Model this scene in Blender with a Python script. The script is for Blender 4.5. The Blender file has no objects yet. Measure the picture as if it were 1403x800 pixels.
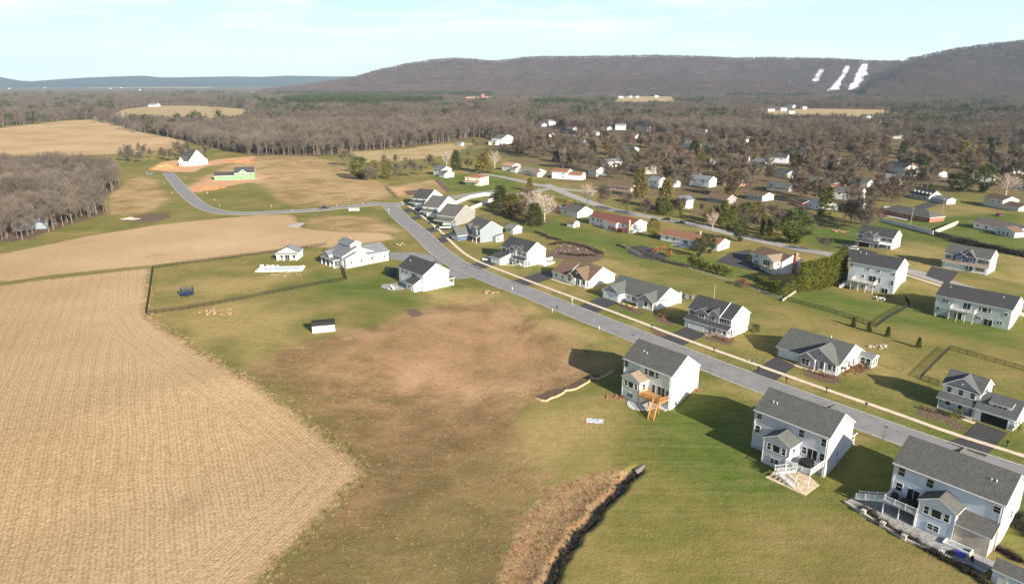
import bpy, math, random
import numpy as np
from mathutils import Vector, Matrix
R = math.radians
random.seed(7)
rng = np.random.default_rng(11)
S = bpy.context.scene
COL = S.collection

# ------------------------------------------------------------------ camera
F = 950.; CH = 70.; HY = 112.
PIT = math.atan((400-HY)/F); CP, SP = math.cos(PIT), math.sin(PIT)
cd = bpy.data.cameras.new("camera"); cam = bpy.data.objects.new("camera", cd); COL.objects.link(cam)
cd.sensor_width = 36; cd.lens = 36*F/1403.; cd.clip_start = 1; cd.clip_end = 60000
cam.location = (0, 0, CH); cam.rotation_euler = (math.pi/2-PIT, 0, 0)
S.camera = cam

# ------------------------------------------------------------------ sky, sun, exposure
SUN_EL, SUN_DIR = R(23), R(-54)
w = bpy.data.worlds.new("World"); S.world = w; w.use_nodes = True
nt = w.node_tree; nt.nodes.clear()
def N(nt, t, **k):
    n = nt.nodes.new(t)
    for a, b in k.items(): setattr(n, a, b)
    return n
wo = N(nt, 'ShaderNodeOutputWorld'); bg = N(nt, 'ShaderNodeBackground')
sky = N(nt, 'ShaderNodeTexSky', sky_type='NISHITA', sun_disc=False)
sky.sun_elevation = SUN_EL; sky.sun_rotation = math.atan2(math.cos(SUN_DIR), math.sin(SUN_DIR))
sky.altitude = 200; sky.air_density = 1.0; sky.dust_density = 1.0; sky.ozone_density = 1.0
tc = N(nt, 'ShaderNodeTexCoord'); mp = N(nt, 'ShaderNodeMapping'); mp.inputs['Scale'].default_value = (1.6, 1.6, 15)
mp.inputs['Rotation'].default_value = (0, R(4), 0)
n1 = N(nt, 'ShaderNodeTexNoise'); n1.inputs['Scale'].default_value = 1.6; n1.inputs['Detail'].default_value = 7; n1.inputs['Roughness'].default_value = .58
n1.inputs['Distortion'].default_value = .35
mr = N(nt, 'ShaderNodeMapRange'); mr.interpolation_type = 'SMOOTHSTEP'
mr.inputs['From Min'].default_value = .44; mr.inputs['From Max'].default_value = .64; mr.inputs['To Min'].default_value = .05; mr.inputs['To Max'].default_value = .85
mx = N(nt, 'ShaderNodeMix', data_type='RGBA'); mx.inputs[7].default_value = (7.6, 7.9, 7.5, 1)
m0 = N(nt, 'ShaderNodeMix', data_type='RGBA'); 
mh = N(nt, 'ShaderNodeMix', data_type='RGBA'); mh.inputs[6].default_value = (7.1, 7.9, 7.2, 1); mh.inputs[7].default_value = (4.3, 6.3, 6.4, 1)
sx = N(nt, 'ShaderNodeSeparateXYZ'); e1 = N(nt, 'ShaderNodeMapRange'); e2 = N(nt, 'ShaderNodeMapRange'); e3 = N(nt, 'ShaderNodeMath', operation='MULTIPLY')
e1.interpolation_type = 'SMOOTHSTEP'; e1.inputs['From Min'].default_value = .10; e1.inputs['From Max'].default_value = .38; e1.inputs['To Min'].default_value = .92; e1.inputs['To Max'].default_value = 0
e2.inputs['From Min'].default_value = 0; e2.inputs['From Max'].default_value = .11
L = nt.links.new
L(tc.outputs['Generated'], mp.inputs['Vector']); L(mp.outputs[0], n1.inputs['Vector']); L(n1.outputs['Fac'], mr.inputs['Value'])
L(tc.outputs['Generated'], sx.inputs[0]); L(sx.outputs[2], e1.inputs['Value']); L(sx.outputs[2], e2.inputs['Value']); L(e2.outputs[0], mh.inputs[0])
L(mh.outputs[2], m0.inputs[7]); L(e1.outputs[0], m0.inputs[0]); L(mr.outputs[0], e3.inputs[0]); L(e1.outputs[0], e3.inputs[1]); L(e3.outputs[0], mx.inputs[0]); L(sky.outputs[0], m0.inputs[6]); L(m0.outputs[2], mx.inputs[6]); L(mx.outputs[2], bg.inputs['Color'])
bg.inputs['Strength'].default_value = .065
L(bg.outputs[0], wo.inputs[0])
sd = bpy.data.lights.new("sun", 'SUN'); sd.energy = 5.0; sd.angle = R(.53); sd.color = (1, .92, .79)
so = bpy.data.objects.new("sun", sd); COL.objects.link(so)
sv = Vector((math.cos(SUN_DIR)*math.cos(SUN_EL), math.sin(SUN_DIR)*math.cos(SUN_EL), math.sin(SUN_EL)))
so.rotation_euler = sv.to_track_quat('Z', 'Y').to_euler()
vs = S.view_settings; S.display_settings.display_device = 'sRGB'
vs.view_transform = 'Standard'; vs.look = 'None'; vs.gamma = 1; vs.use_curve_mapping = False; vs.exposure = 1.25
S.cycles.max_bounces = 4; S.cycles.diffuse_bounces = 2; S.cycles.glossy_bounces = 2; S.cycles.transmission_bounces = 2
S.cycles.transparent_max_bounces = 8; S.cycles.volume_bounces = 0
S.cycles.use_denoising = True

# ------------------------------------------------------------------ terrain and placing by sight line
def ss(a, b, x):
    t = np.clip((x-a)/(b-a), 0, 1); return t*t*(3-2*t)
def ray(px, py):
    u = (px-701.5)/F; v = (400-py)/F
    return (u, CP+v*SP, -SP+v*CP)
def at(px, py, z=0.):
    d = ray(px, py); t = (z-CH)/d[2]; return (d[0]*t, d[1]*t)
def rot(a): return (math.cos(R(a)), math.sin(R(a)))
P1 = at(1000, 512); T1 = rot(-50); N1 = (T1[1], -T1[0])
P3 = at(1034, 327, 1.8); T3 = rot(-57.5); N3 = (T3[1], -T3[0])
DITCH = None
def segdist(x, y, pts, closed=False):
    d = np.full(np.shape(x), 1e9); n = len(pts)
    for i in range(n if closed else n-1):
        ax, ay = pts[i][:2]; bx, by = pts[(i+1) % n][:2]
        dx, dy = bx-ax, by-ay; l2 = dx*dx+dy*dy+1e-9
        t = np.clip(((x-ax)*dx+(y-ay)*dy)/l2, 0, 1)
        d = np.minimum(d, np.hypot(x-ax-t*dx, y-ay-t*dy))
    return d
def sdpoly(x, y, pts):
    ins = np.zeros(np.shape(x), bool); n = len(pts)
    for i in range(n):
        ax, ay = pts[i][:2]; bx, by = pts[(i+1) % n][:2]
        c = ((ay > y) != (by > y)) & (x < (bx-ax)*(y-ay)/((by-ay) if by != ay else 1e-9)+ax)
        ins ^= c
    d = segdist(x, y, pts, True)
    return np.where(ins, d, -d)
def zt(x, y, fine=True):
    x = np.asarray(x, float); y = np.asarray(y, float)
    d = (x-P1[0])*N1[0]+(y-P1[1])*N1[1]; s = (x-P1[0])*T1[0]+(y-P1[1])*T1[1]
    z = -2.7*ss(12.5, 22.5, d)*ss(-85, -35, s)
    d = (x-P3[0])*N3[0]+(y-P3[1])*N3[1]; s = (x-P3[0])*T3[0]+(y-P3[1])*T3[1]
    k = ss(5, 55, s)*(1-ss(160, 300, -d))
    z = z + k*(1.8*(1-ss(13, 24, d)) - 1.7*ss(14, 25, d)*(1-ss(32, 52, d)))
    r = np.hypot(x, y)
    z = z + ss(500, 900, r)*(1-ss(6000, 9000, r))*(3.*np.sin(x/310.+1)*np.sin(y/420.))
    if fine and DITCH is not None:
        dd = segdist(x, y, DITCH)
        sg = sdpoly(x, y, BANK)
        z = z - .95*(1-ss(.2, 2.0, dd)) - .55*ss(-1, 4, sg)*(1-.5*ss(5, 9, dd))
    return z
def G(px, py, dz=0., fine=True):
    z = 0.
    for i in range(14):
        x, y = at(px, py, z); z = .5*z+.5*float(zt(x, y, fine))
    return (x, y, float(zt(x, y, fine))+dz)
def GP(l): return [G(a, b, fine=False) for a, b in l]

# ------------------------------------------------------------------ materials
MATS = {}
def nn(nt, typ, ins=None, **k):
    n = N(nt, typ, **k)
    for a, b in (ins or {}).items():
        if isinstance(b, bpy.types.NodeSocket): nt.links.new(b, n.inputs[a])
        else: n.inputs[a].default_value = b
    return n
def newmat(name):
    m = bpy.data.materials.new(name); m.use_nodes = True; nt = m.node_tree
    return m, nt, nt.nodes['Principled BSDF']
def c4(c): return (c[0], c[1], c[2], 1)
def noise(nt, vec, scale, detail=4, rough=.55, dist=0., dim='3D'):
    return nn(nt, 'ShaderNodeTexNoise', {'Vector': vec, 'Scale': scale, 'Detail': detail, 'Roughness': rough, 'Distortion': dist}).outputs['Fac']
def mrange(nt, v, a, b, c=0., d=1., smooth=True):
    n = nn(nt, 'ShaderNodeMapRange', {'Value': v, 'From Min': a, 'From Max': b, 'To Min': c, 'To Max': d})
    if smooth: n.interpolation_type = 'SMOOTHSTEP'
    return n.outputs[0]
def mixc(nt, f, a, b, mode='MIX'):
    n = N(nt, 'ShaderNodeMix', data_type='RGBA', blend_type=mode)
    for i, v in ((0, f), (6, a), (7, b)):
        if isinstance(v, bpy.types.NodeSocket): nt.links.new(v, n.inputs[i])
        else: n.inputs[i].default_value = c4(v) if i else v
    return n.outputs[2]
def math_(nt, op, a, b=None):
    n = N(nt, 'ShaderNodeMath', operation=op)
    for i, v in enumerate((a, b)):
        if v is None: continue
        if isinstance(v, bpy.types.NodeSocket): nt.links.new(v, n.inputs[i])
        else: n.inputs[i].default_value = v
    return n.outputs[0]
def mat(name, col, rough=.8, var=.12, scale=1., metal=0., spec=.3, col2=None, bump=0.):
    """solid colour with uneven wear"""
    key = (name, tuple(col), rough, var, scale)
    if key in MATS: return MATS[key]
    m, nt, b = newmat(name)
    g = nn(nt, 'ShaderNodeNewGeometry').outputs['Position']
    f = noise(nt, g, scale, 4, .6)
    lo = tuple(v*(1-var*2) for v in col); hi = tuple(min(1, v*(1+var*1.2)) for v in col)
    if col2: hi = col2
    c = mixc(nt, mrange(nt, f, .3, .7), lo, hi)
    nt.links.new(c, b.inputs['Base Color']); b.inputs['Roughness'].default_value = rough
    b.inputs['Metallic'].default_value = metal; b.inputs['Specular IOR Level'].default_value = spec
    if bump:
        bn = nn(nt, 'ShaderNodeBump', {'Height': f, 'Strength': bump, 'Distance': .1}); nt.links.new(bn.outputs[0], b.inputs['Normal'])
    MATS[key] = m; return m
def siding(col):
    key = ('siding', tuple(col))
    if key in MATS: return MATS[key]
    m, nt, b = newmat('lap_siding')
    g = nn(nt, 'ShaderNodeNewGeometry').outputs['Position']
    sx = nn(nt, 'ShaderNodeSeparateXYZ', {0: g})
    lap = math_(nt, 'FRACT', math_(nt, 'MULTIPLY', sx.outputs[2], 1/.16))
    f = noise(nt, g, .7, 4, .6)
    c = mixc(nt, mrange(nt, f, .3, .75), tuple(v*.93 for v in col), tuple(min(.86, v*1.03) for v in col))
    c = mixc(nt, mrange(nt, lap, .0, .14, .16, 0), c, tuple(v*.55 for v in col))
    dirt = mrange(nt, noise(nt, g, 3, 5, .7), .62, .85, 0, .14)
    c = mixc(nt, dirt, c, (.3, .26, .2))
    nt.links.new(c, b.inputs['Base Color']); b.inputs['Roughness'].default_value = .55; b.inputs['Specular IOR Level'].default_value = .3
    bn = nn(nt, 'ShaderNodeBump', {'Height': lap, 'Strength': .35, 'Distance': .02}); nt.links.new(bn.outputs[0], b.inputs['Normal'])
    MATS[key] = m; return m
def shingle(col):
    key = ('shingle', tuple(col))
    if key in MATS: return MATS[key]
    m, nt, b = newmat('asphalt_shingle')
    g = nn(nt, 'ShaderNodeNewGeometry').outputs['Position']
    sx = nn(nt, 'ShaderNodeSeparateXYZ', {0: g})
    v = nn(nt, 'ShaderNodeTexVoronoi', {'Vector': g, 'Scale': 3.2}).outputs['Color']
    vb = nn(nt, 'ShaderNodeSeparateXYZ', {0: v}).outputs[0]
    f = noise(nt, g, .5, 5, .6)
    c = mixc(nt, vb, tuple(x*.82 for x in col), tuple(x*1.18 for x in col))
    c = mixc(nt, mrange(nt, f, .35, .7, 0, .35), c, tuple(x*.72 for x in col))
    lap = math_(nt, 'FRACT', math_(nt, 'MULTIPLY', sx.outputs[2], 1/.11))
    c = mixc(nt, mrange(nt, lap, 0, .25, .22, 0), c, tuple(x*.5 for x in col))
    st = noise(nt, nn(nt, 'ShaderNodeMapping', {'Vector': g, 'Scale': (1.2, 1.2, .15)}).outputs[0], 1.5, 3)
    c = mixc(nt, mrange(nt, st, .55, .8, 0, .2), c, tuple(x*.6 for x in col))
    nt.links.new(c, b.inputs['Base Color']); b.inputs['Roughness'].default_value = .92; b.inputs['Specular IOR Level'].default_value = .15
    bn = nn(nt, 'ShaderNodeBump', {'Height': vb, 'Strength': .4, 'Distance': .02}); nt.links.new(bn.outputs[0], b.inputs['Normal'])
    MATS[key] = m; return m
def brick(col):
    key = ('brick', tuple(col))
    if key in MATS: return MATS[key]
    m, nt, b = newmat('brick')
    g = nn(nt, 'ShaderNodeNewGeometry').outputs['Position']
    sx = nn(nt, 'ShaderNodeSeparateXYZ', {0: g})
    row = math_(nt, 'FRACT', math_(nt, 'MULTIPLY', sx.outputs[2], 1/.15))
    vb = nn(nt, 'ShaderNodeSeparateXYZ', {0: nn(nt, 'ShaderNodeTexVoronoi', {'Vector': g, 'Scale': 4.5}).outputs['Color']}).outputs[0]
    c = mixc(nt, vb, tuple(x*.65 for x in col), tuple(x*1.35 for x in col))
    c = mixc(nt, mrange(nt, row, 0, .15, .5, 0), c, (.38, .34, .3))
    nt.links.new(c, b.inputs['Base Color']); b.inputs['Roughness'].default_value = .9
    MATS[key] = m; return m
WHITE = mat('white_trim', (.72, .72, .70), .5, .05, .8)
GLASS = mat('window_glass', (.018, .022, .028), .08, .3, .4, spec=.6)
SILL = mat('concrete', (.42, .40, .37), .9, .15, 1.2)
BLACK = mat('black_metal', (.015, .015, .016), .5, .2, 1)
BARK = mat('bark', (.13, .10, .08), .95, .25, 2.)
TWIG = mat('twigs', (.185, .145, .118), .95, .3, .12)
TWIGW = mat('forest_twigs', (.150, .120, .098), .95, .34, .035)
PALEB = mat('pale_bark', (.52, .47, .42), .9, .25, 1.5)

# ------------------------------------------------------------------ mesh builder
class MB:
    def __init__(s): s.v = []; s.f = []; s.m = []
    def add(s, vs, fs, m=0):
        o = len(s.v); s.v += [tuple(v) for v in vs]
        for f in fs: s.f.append(tuple(o+i for i in f)); s.m.append(m)
        return s
    def box(s, x0, x1, y0, y1, z0, z1, m=0):
        vs = [(x, y, z) for z in (z0, z1) for y in (y0, y1) for x in (x0, x1)]
        return s.add(vs, [(0, 2, 3, 1), (4, 5, 7, 6), (0, 1, 5, 4), (2, 6, 7, 3), (0, 4, 6, 2), (1, 3, 7, 5)], m)
    def bar(s, a, b, wd, h, m=0):
        a, b = Vector(a), Vector(b); d = (b-a)
        if d.length < 1e-6: return s
        d.normalize(); up = Vector((0, 0, 1)) if abs(d.z) < .95 else Vector((1, 0, 0))
        x = d.cross(up).normalized()*wd/2; y = x.cross(d).normalized()*h/2
        vs = [p+q for p in (a, b) for q in (-x-y, x-y, x+y, -x+y)]
        return s.add(vs, [(0, 1, 2, 3), (7, 6, 5, 4), (0, 4, 5, 1), (1, 5, 6, 2), (2, 6, 7, 3), (3, 7, 4, 0)], m)
    def tube(s, a, b, r0, r1, n=6, m=0, cap=True):
        a, b = Vector(a), Vector(b); d = (b-a).normalized()
        up = Vector((0, 0, 1)) if abs(d.z) < .9 else Vector((1, 0, 0))
        x = d.cross(up).normalized(); y = d.cross(x)
        vs = [a+(x*math.cos(t)+y*math.sin(t))*r0 for t in [6.2832*i/n for i in range(n)]]+[b+(x*math.cos(t)+y*math.sin(t))*r1 for t in [6.2832*i/n for i in range(n)]]
        fs = [(i, (i+1) % n, n+(i+1) % n, n+i) for i in range(n)]
        if cap: fs += [tuple(range(n-1, -1, -1)), tuple(range(n, 2*n))]
        return s.add(vs, fs, m)
    def poly(s, pts, z0, z1, m=0, ms=None):
        """upright prism over a plan outline"""
        n = len(pts); ar = sum(pts[i][0]*pts[(i+1) % n][1]-pts[(i+1) % n][0]*pts[i][1] for i in range(n))
        if ar < 0: pts = pts[::-1]
        vs = [(p[0], p[1], z0) for p in pts]+[(p[0], p[1], z1) for p in pts]
        s.add(vs, [tuple(range(n, 2*n)), tuple(range(n-1, -1, -1))], m)
        return s.add(vs, [(i, (i+1) % n, n+(i+1) % n, n+i) for i in range(n)], m if ms is None else ms)
    def mesh(s, name, mats):
        me = bpy.data.meshes.new(name); me.from_pydata(s.v, [], s.f)
        for m in (mats if isinstance(mats, (list, tuple)) else [mats]): me.materials.append(m)
        if any(s.m): me.polygons.foreach_set('material_index', s.m)
        me.update(); return me
    def build(s, name, mats, parent=None, loc=None, rz=0):
        o = bpy.data.objects.new(name, s.mesh(name, mats)); COL.objects.link(o)
        if parent: o.parent = parent
        if loc: o.location = loc
        if rz: o.rotation_euler = (0, 0, rz)
        return o
def link(name, me, parent=None, loc=(0, 0, 0), rz=0., sc=None):
    o = bpy.data.objects.new(name, me); COL.objects.link(o); o.parent = parent; o.location = loc; o.rotation_euler = (0, 0, rz)
    if sc: o.scale = sc
    return o
def empty(name, loc, rz=0.):
    o = bpy.data.objects.new(name, None); COL.objects.link(o); o.location = loc; o.rotation_euler = (0, 0, rz); o.empty_display_size = .5
    return o
def tag(o, label, cat, group=None, kind=None):
    if label: o['label'] = label
    if cat: o['category'] = cat
    if group: o['group'] = group
    if kind: o['kind'] = kind
    return o
def struct(o, label=None, kind='structure', cat=None):
    o['kind'] = kind
    if label: o['label'] = label
    if cat: o['category'] = cat
    return o

# ------------------------------------------------------------------ ground regions (outlines of the fields and lawns)
DITCH = GP([(872, 644), (850, 662), (826, 690), (800, 718), (776, 752), (752, 790), (728, 840), (700, 900), (650, 1000)])
_dr = random.Random(5); _d2 = []
for _a, _b in zip(DITCH[:-1], DITCH[1:]):
    for _k in range(4): _d2.append((_a[0]+(_b[0]-_a[0])*_k/4+_dr.uniform(-.45, .45), _a[1]+(_b[1]-_a[1])*_k/4+_dr.uniform(-.45, .45)))
DITCH = _d2+[DITCH[-1][:2]]
BANK = GP([(868, 642), (835, 645), (800, 652), (768, 660), (745, 672), (722, 700), (703, 735), (690, 770), (682, 800), (676, 860), (650, 960), (640, 1010), (690, 960), (720, 880), (748, 800), (775, 758), (800, 722), (840, 680), (868, 655)])
REG = {
 'stub': [[(-900, 372), (0, 391), (60, 383), (130, 375), (207, 367), (203, 400), (203, 432), (222, 448), (262, 474), (330, 513), (385, 549), (430, 583), (470, 612), (498, 636), (496, 652), (470, 682), (430, 722), (390, 762), (350, 805), (300, 880), (200, 1200), (-3000, 3000), (-3000, 500)],
          [(-700, 330), (0, 348), (60, 336), (110, 325), (215, 308), (300, 299), (360, 294), (402, 294), (415, 312), (470, 318), (530, 318), (545, 328), (500, 334), (450, 340), (420, 338), (330, 350), (260, 359), (207, 364), (130, 371), (60, 379), (0, 387), (-900, 368)],
          [(-500, 178), (0, 176), (40, 171), (90, 166), (125, 164), (160, 172), (200, 183), (240, 190), (262, 197), (230, 205), (150, 212), (60, 214), (0, 215), (-500, 222)]],
 'rough': [[(335, 512), (362, 492), (385, 479), (450, 462), (520, 446), (575, 428), (640, 411), (690, 416), (735, 440), (785, 466), (822, 488), (850, 500), (836, 512), (800, 520), (765, 538), (735, 548), (712, 560), (710, 585), (715, 612), (738, 645), (750, 664), (722, 695), (700, 735), (686, 780), (676, 850), (640, 1000), (300, 1500), (200, 1200), (300, 880), (350, 805), (430, 722), (496, 652), (498, 636), (430, 583), (385, 549)]],
 'dry': [[(240, 262), (262, 252), (300, 232), (352, 214), (420, 212), (470, 226), (505, 240), (545, 262), (525, 274), (470, 281), (410, 284), (380, 275), (362, 252), (330, 250), (285, 260), (262, 264)],
           [(146, 292), (150, 262), (175, 248), (196, 242), (214, 248), (222, 262), (232, 278), (205, 290), (170, 296)],
           [(528, 257), (560, 251), (600, 246), (614, 262), (600, 269), (560, 271), (538, 270)],
           [(418, 298), (470, 296), (520, 299), (545, 318), (470, 319), (425, 314)]],
 'dirt': [[(205, 232), (222, 222), (240, 219), (262, 226), (300, 218), (352, 214), (346, 220), (310, 224), (280, 228), (268, 236), (230, 236)],
          [(258, 258), (280, 248), (300, 240), (345, 236), (372, 242), (352, 248), (318, 254), (280, 262), (264, 264)],
          [(536, 259), (552, 256), (560, 262), (548, 268)],
          ],
 'mulch': [[(168, 303), (176, 297), (205, 293), (231, 291), (233, 299), (206, 305)],
           [(745, 352), (762, 338), (790, 330), (815, 338), (830, 352), (808, 362), (775, 356)],
           [(892, 452), (900, 444), (916, 458), (908, 470)],
           [(553, 262), (574, 260), (580, 266), (558, 268)], [(526, 256), (530, 255), (546, 271), (540, 271)], [(594, 246), (601, 245), (620, 263), (611, 263)],
           [(555, 425), (570, 422), (580, 430), (566, 436)],
           [(1256, 556), (1290, 560), (1326, 588), (1318, 594), (1290, 577), (1260, 570)], [(1098, 506), (1112, 508), (1140, 516), (1152, 514), (1150, 524), (1130, 524), (1105, 516)], [(1166, 514), (1190, 498), (1198, 498), (1180, 514)], [(966, 460), (1004, 468), (1000, 474), (966, 464)], [(848, 416), (884, 428), (880, 432), (846, 422)], [(896, 432), (926, 440), (922, 446), (896, 438)],
           ],
 'lush': [[(740, 322), (820, 336), (900, 360), (1000, 392), (1090, 420), (1200, 455), (1260, 480), (1180, 440), (1400, 480), (1403, 445), (1250, 420), (1100, 395), (1040, 400), (940, 372), (860, 350), (800, 330)], [(780, 410), (860, 440), (960, 470), (935, 440), (880, 425), (820, 400)], [(1100, 535), (1240, 570), (1403, 610), (1403, 640), (1250, 590), (1130, 552)], [(620, 330), (650, 345), (700, 372), (760, 385), (740, 365), (680, 345)],
          [(420, 366), (480, 385), (540, 372), (548, 400), (600, 412), (560, 425), (500, 410), (440, 410), (430, 390)],
          [(1090, 400), (1120, 386), (1160, 405), (1240, 425), (1200, 446), (1120, 420)],
          [(860, 560), (960, 540), (1030, 560), (1040, 600), (1130, 650), (1100, 690), (990, 690), (900, 640)],
          [(700, 310), (760, 300), (810, 316), (890, 335), (880, 358), (800, 335), (740, 325)],
          [(1040, 300), (1120, 296), (1160, 310), (1210, 300), (1403, 290), (1403, 345), (1300, 328), (1200, 330), (1130, 345)],
          [(850, 345), (900, 357), (1000, 380), (1060, 400), (1040, 372), (980, 352), (900, 345)],
          [(590, 240), (700, 235), (720, 262), (660, 262), (610, 262)]],
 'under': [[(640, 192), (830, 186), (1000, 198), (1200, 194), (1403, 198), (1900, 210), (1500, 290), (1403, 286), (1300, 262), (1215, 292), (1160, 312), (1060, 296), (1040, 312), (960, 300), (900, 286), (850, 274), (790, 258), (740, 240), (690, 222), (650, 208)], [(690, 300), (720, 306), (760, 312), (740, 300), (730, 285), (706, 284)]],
 'pale': [[(400, 478), (450, 464), (520, 448), (575, 430), (640, 413), (690, 418), (735, 442), (785, 468), (800, 492), (760, 512), (700, 530), (640, 545), (600, 560), (560, 530), (470, 520), (400, 500)]],
 'gold': [[(714, 560), (742, 550), (840, 556), (872, 585), (830, 622), (765, 655), (742, 645), (716, 606)], [(690, 405), (770, 432), (860, 472), (885, 492), (852, 506), (800, 480), (730, 442), (690, 425)], [(985, 428), (1060, 438), (1180, 470), (1240, 500), (1215, 535), (1180, 480), (1100, 450), (1040, 450)], [(1240, 328), (1292, 345), (1282, 400), (1228, 378)], [(1376, 345), (1440, 355), (1440, 400), (1372, 385)], [(866, 446), (1000, 497), (1130, 543), (1200, 566), (1230, 575), (1120, 533), (990, 487), (880, 446)], [(655, 338), (690, 350), (706, 372), (672, 366)], [(745, 388), (800, 400), (812, 414), (760, 398)], [(770, 345), (850, 360), (940, 385), (930, 400), (860, 372), (790, 362)], [(565, 410), (640, 395), (700, 402), (690, 418), (640, 412)], [(230, 395), (330, 380), (420, 370), (400, 390), (280, 412)], [(240, 440), (330, 420), (420, 415), (400, 470), (340, 500), (280, 470)], [(1010, 518), (1100, 548), (1190, 582), (1180, 598), (1090, 572), (1020, 548)]],
 'olive': [[(350, 805), (430, 740), (520, 700), (600, 640), (680, 600), (710, 600), (735, 645), (722, 695), (690, 780), (670, 900), (300, 1300)], [(345, 512), (400, 515), (440, 560), (490, 620), (440, 585), (385, 549)], [(1175, 690), (1130, 722), (1075, 762), (1010, 810), (900, 950), (1500, 1400), (1600, 850), (1345, 802), (1250, 748)]],
 'straw': [[(170, 150), (215, 145), (270, 145), (340, 150), (330, 158), (260, 165), (190, 166), (150, 160)],
           [(480, 208), (560, 204), (600, 198), (650, 196), (620, 212), (560, 220), (500, 222)],
           [(1050, 152), (1110, 149), (1230, 151), (1235, 160), (1120, 163), (1060, 162)],
          [(850, 132.5), (920, 132.5), (930, 143), (840, 143)], [(470, 119), (530, 119), (530, 123), (470, 123)], [(380, 118), (440, 118), (440, 121), (380, 121)],
          [(120, 116.3), (290, 116.3), (292, 120.5), (120, 120.5)],
           [(860, 150), (905, 152), (900, 156), (860, 154)]],
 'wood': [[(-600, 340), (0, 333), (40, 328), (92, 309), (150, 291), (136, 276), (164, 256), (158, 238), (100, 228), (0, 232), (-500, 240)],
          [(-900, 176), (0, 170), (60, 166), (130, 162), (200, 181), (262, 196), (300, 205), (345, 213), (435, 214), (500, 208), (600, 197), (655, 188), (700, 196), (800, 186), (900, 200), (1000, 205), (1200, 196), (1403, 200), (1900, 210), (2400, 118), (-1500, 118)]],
}
REGW = {k: [GP([(a, max(b, 113.6)) for a, b in p]) for p in v] for k, v in REG.items()}

# one ground sheet: fine near the place the photograph looks at, coarse elsewhere
def ground():
    az = np.concatenate([np.linspace(-180, -58, 20, endpoint=False), np.linspace(-58, -42, 24, endpoint=False), np.arange(-42, 42, .2), np.linspace(42, 58, 24, endpoint=False), np.linspace(58, 180, 20, endpoint=False)])
    r = [4.]
    while r[-1] < 19500:
        q = r[-1]
        r.append(q*(1.08 if q < 60 else 1.0048 if q < 500 else 1.009 if q < 2500 else 1.04))
    r = np.array(r); na, nr = len(az), len(r)
    A, RR = np.meshgrid(np.radians(az), r); X = (RR*np.sin(A)).ravel(); Y = (RR*np.cos(A)).ravel(); Z = zt(X, Y)
    me = bpy.data.meshes.new('ground')
    nv = na*nr
    V = np.stack([X, Y, Z], 1); V = np.vstack([V, [[0, 0, 0]]])
    i = np.arange(nr-1)[:, None]*na; j = np.arange(na)[None, :]; j2 = (j+1) % na
    q = np.stack([i+j, i+j2, i+na+j2, i+na+j], -1).reshape(-1, 4)[:, ::-1]
    q = q[:, [0, 1, 2, 3]]
    nq = len(q)
    me.vertices.add(nv+1); me.vertices.foreach_set('co', V.ravel())
    tri = np.stack([np.arange(na), (np.arange(na)+1) % na, np.full(na, nv)], 1)
    loops = np.concatenate([q.ravel(), tri[:, ::-1].ravel()])
    me.loops.add(len(loops)); me.loops.foreach_set('vertex_index', loops.astype(np.int32))
    me.polygons.add(nq+na)
    st = np.concatenate([np.arange(nq)*4, nq*4+np.arange(na)*3]); tot = np.concatenate([np.full(nq, 4), np.full(na, 3)])
    me.polygons.foreach_set('loop_start', st.astype(np.int32)); me.polygons.foreach_set('loop_total', tot.astype(np.int32))
    me.update(calc_edges=True); me.validate()
    me.polygons.foreach_set('use_smooth', np.ones(nq+na, bool))
    x, y = V[:, 0], V[:, 1]
    for k, ps in REGW.items():
        d = np.full(nv+1, -80.)
        for p in ps: d = np.maximum(d, sdpoly(x, y, p))
        a = me.attributes.new('sd_'+k, 'FLOAT', 'POINT'); a.data.foreach_set('value', np.clip(d, -80, 80).astype(np.float32))
    a = me.attributes.new('sd_bank', 'FLOAT', 'POINT'); a.data.foreach_set('value', np.clip(sdpoly(x, y, BANK), -40, 40).astype(np.float32))
    a = me.attributes.new('d_ditch', 'FLOAT', 'POINT'); a.data.foreach_set('value', np.clip(segdist(x, y, DITCH), 0, 60).astype(np.float32))
    a = me.attributes.new('rowamp', 'FLOAT', 'POINT'); a.data.foreach_set('value', np.where(sdpoly(x, y, REGW['stub'][0]) > -3, 1, .12).astype(np.float32))
    edge = GP([(203, 425), (222, 448), (262, 474), (330, 513), (385, 549), (430, 583), (470, 612), (498, 636), (496, 652), (470, 682), (430, 722), (350, 805), (300, 880)])
    a = me.attributes.new('headland', 'FLOAT', 'POINT'); a.data.foreach_set('value', np.clip(segdist(x, y, edge), 0, 200).astype(np.float32))
    o = bpy.data.objects.new('ground', me); COL.objects.link(o); me.materials.append(ground_mat())
    struct(o, 'rolling farm fields and lawns around the housing estate')
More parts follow.
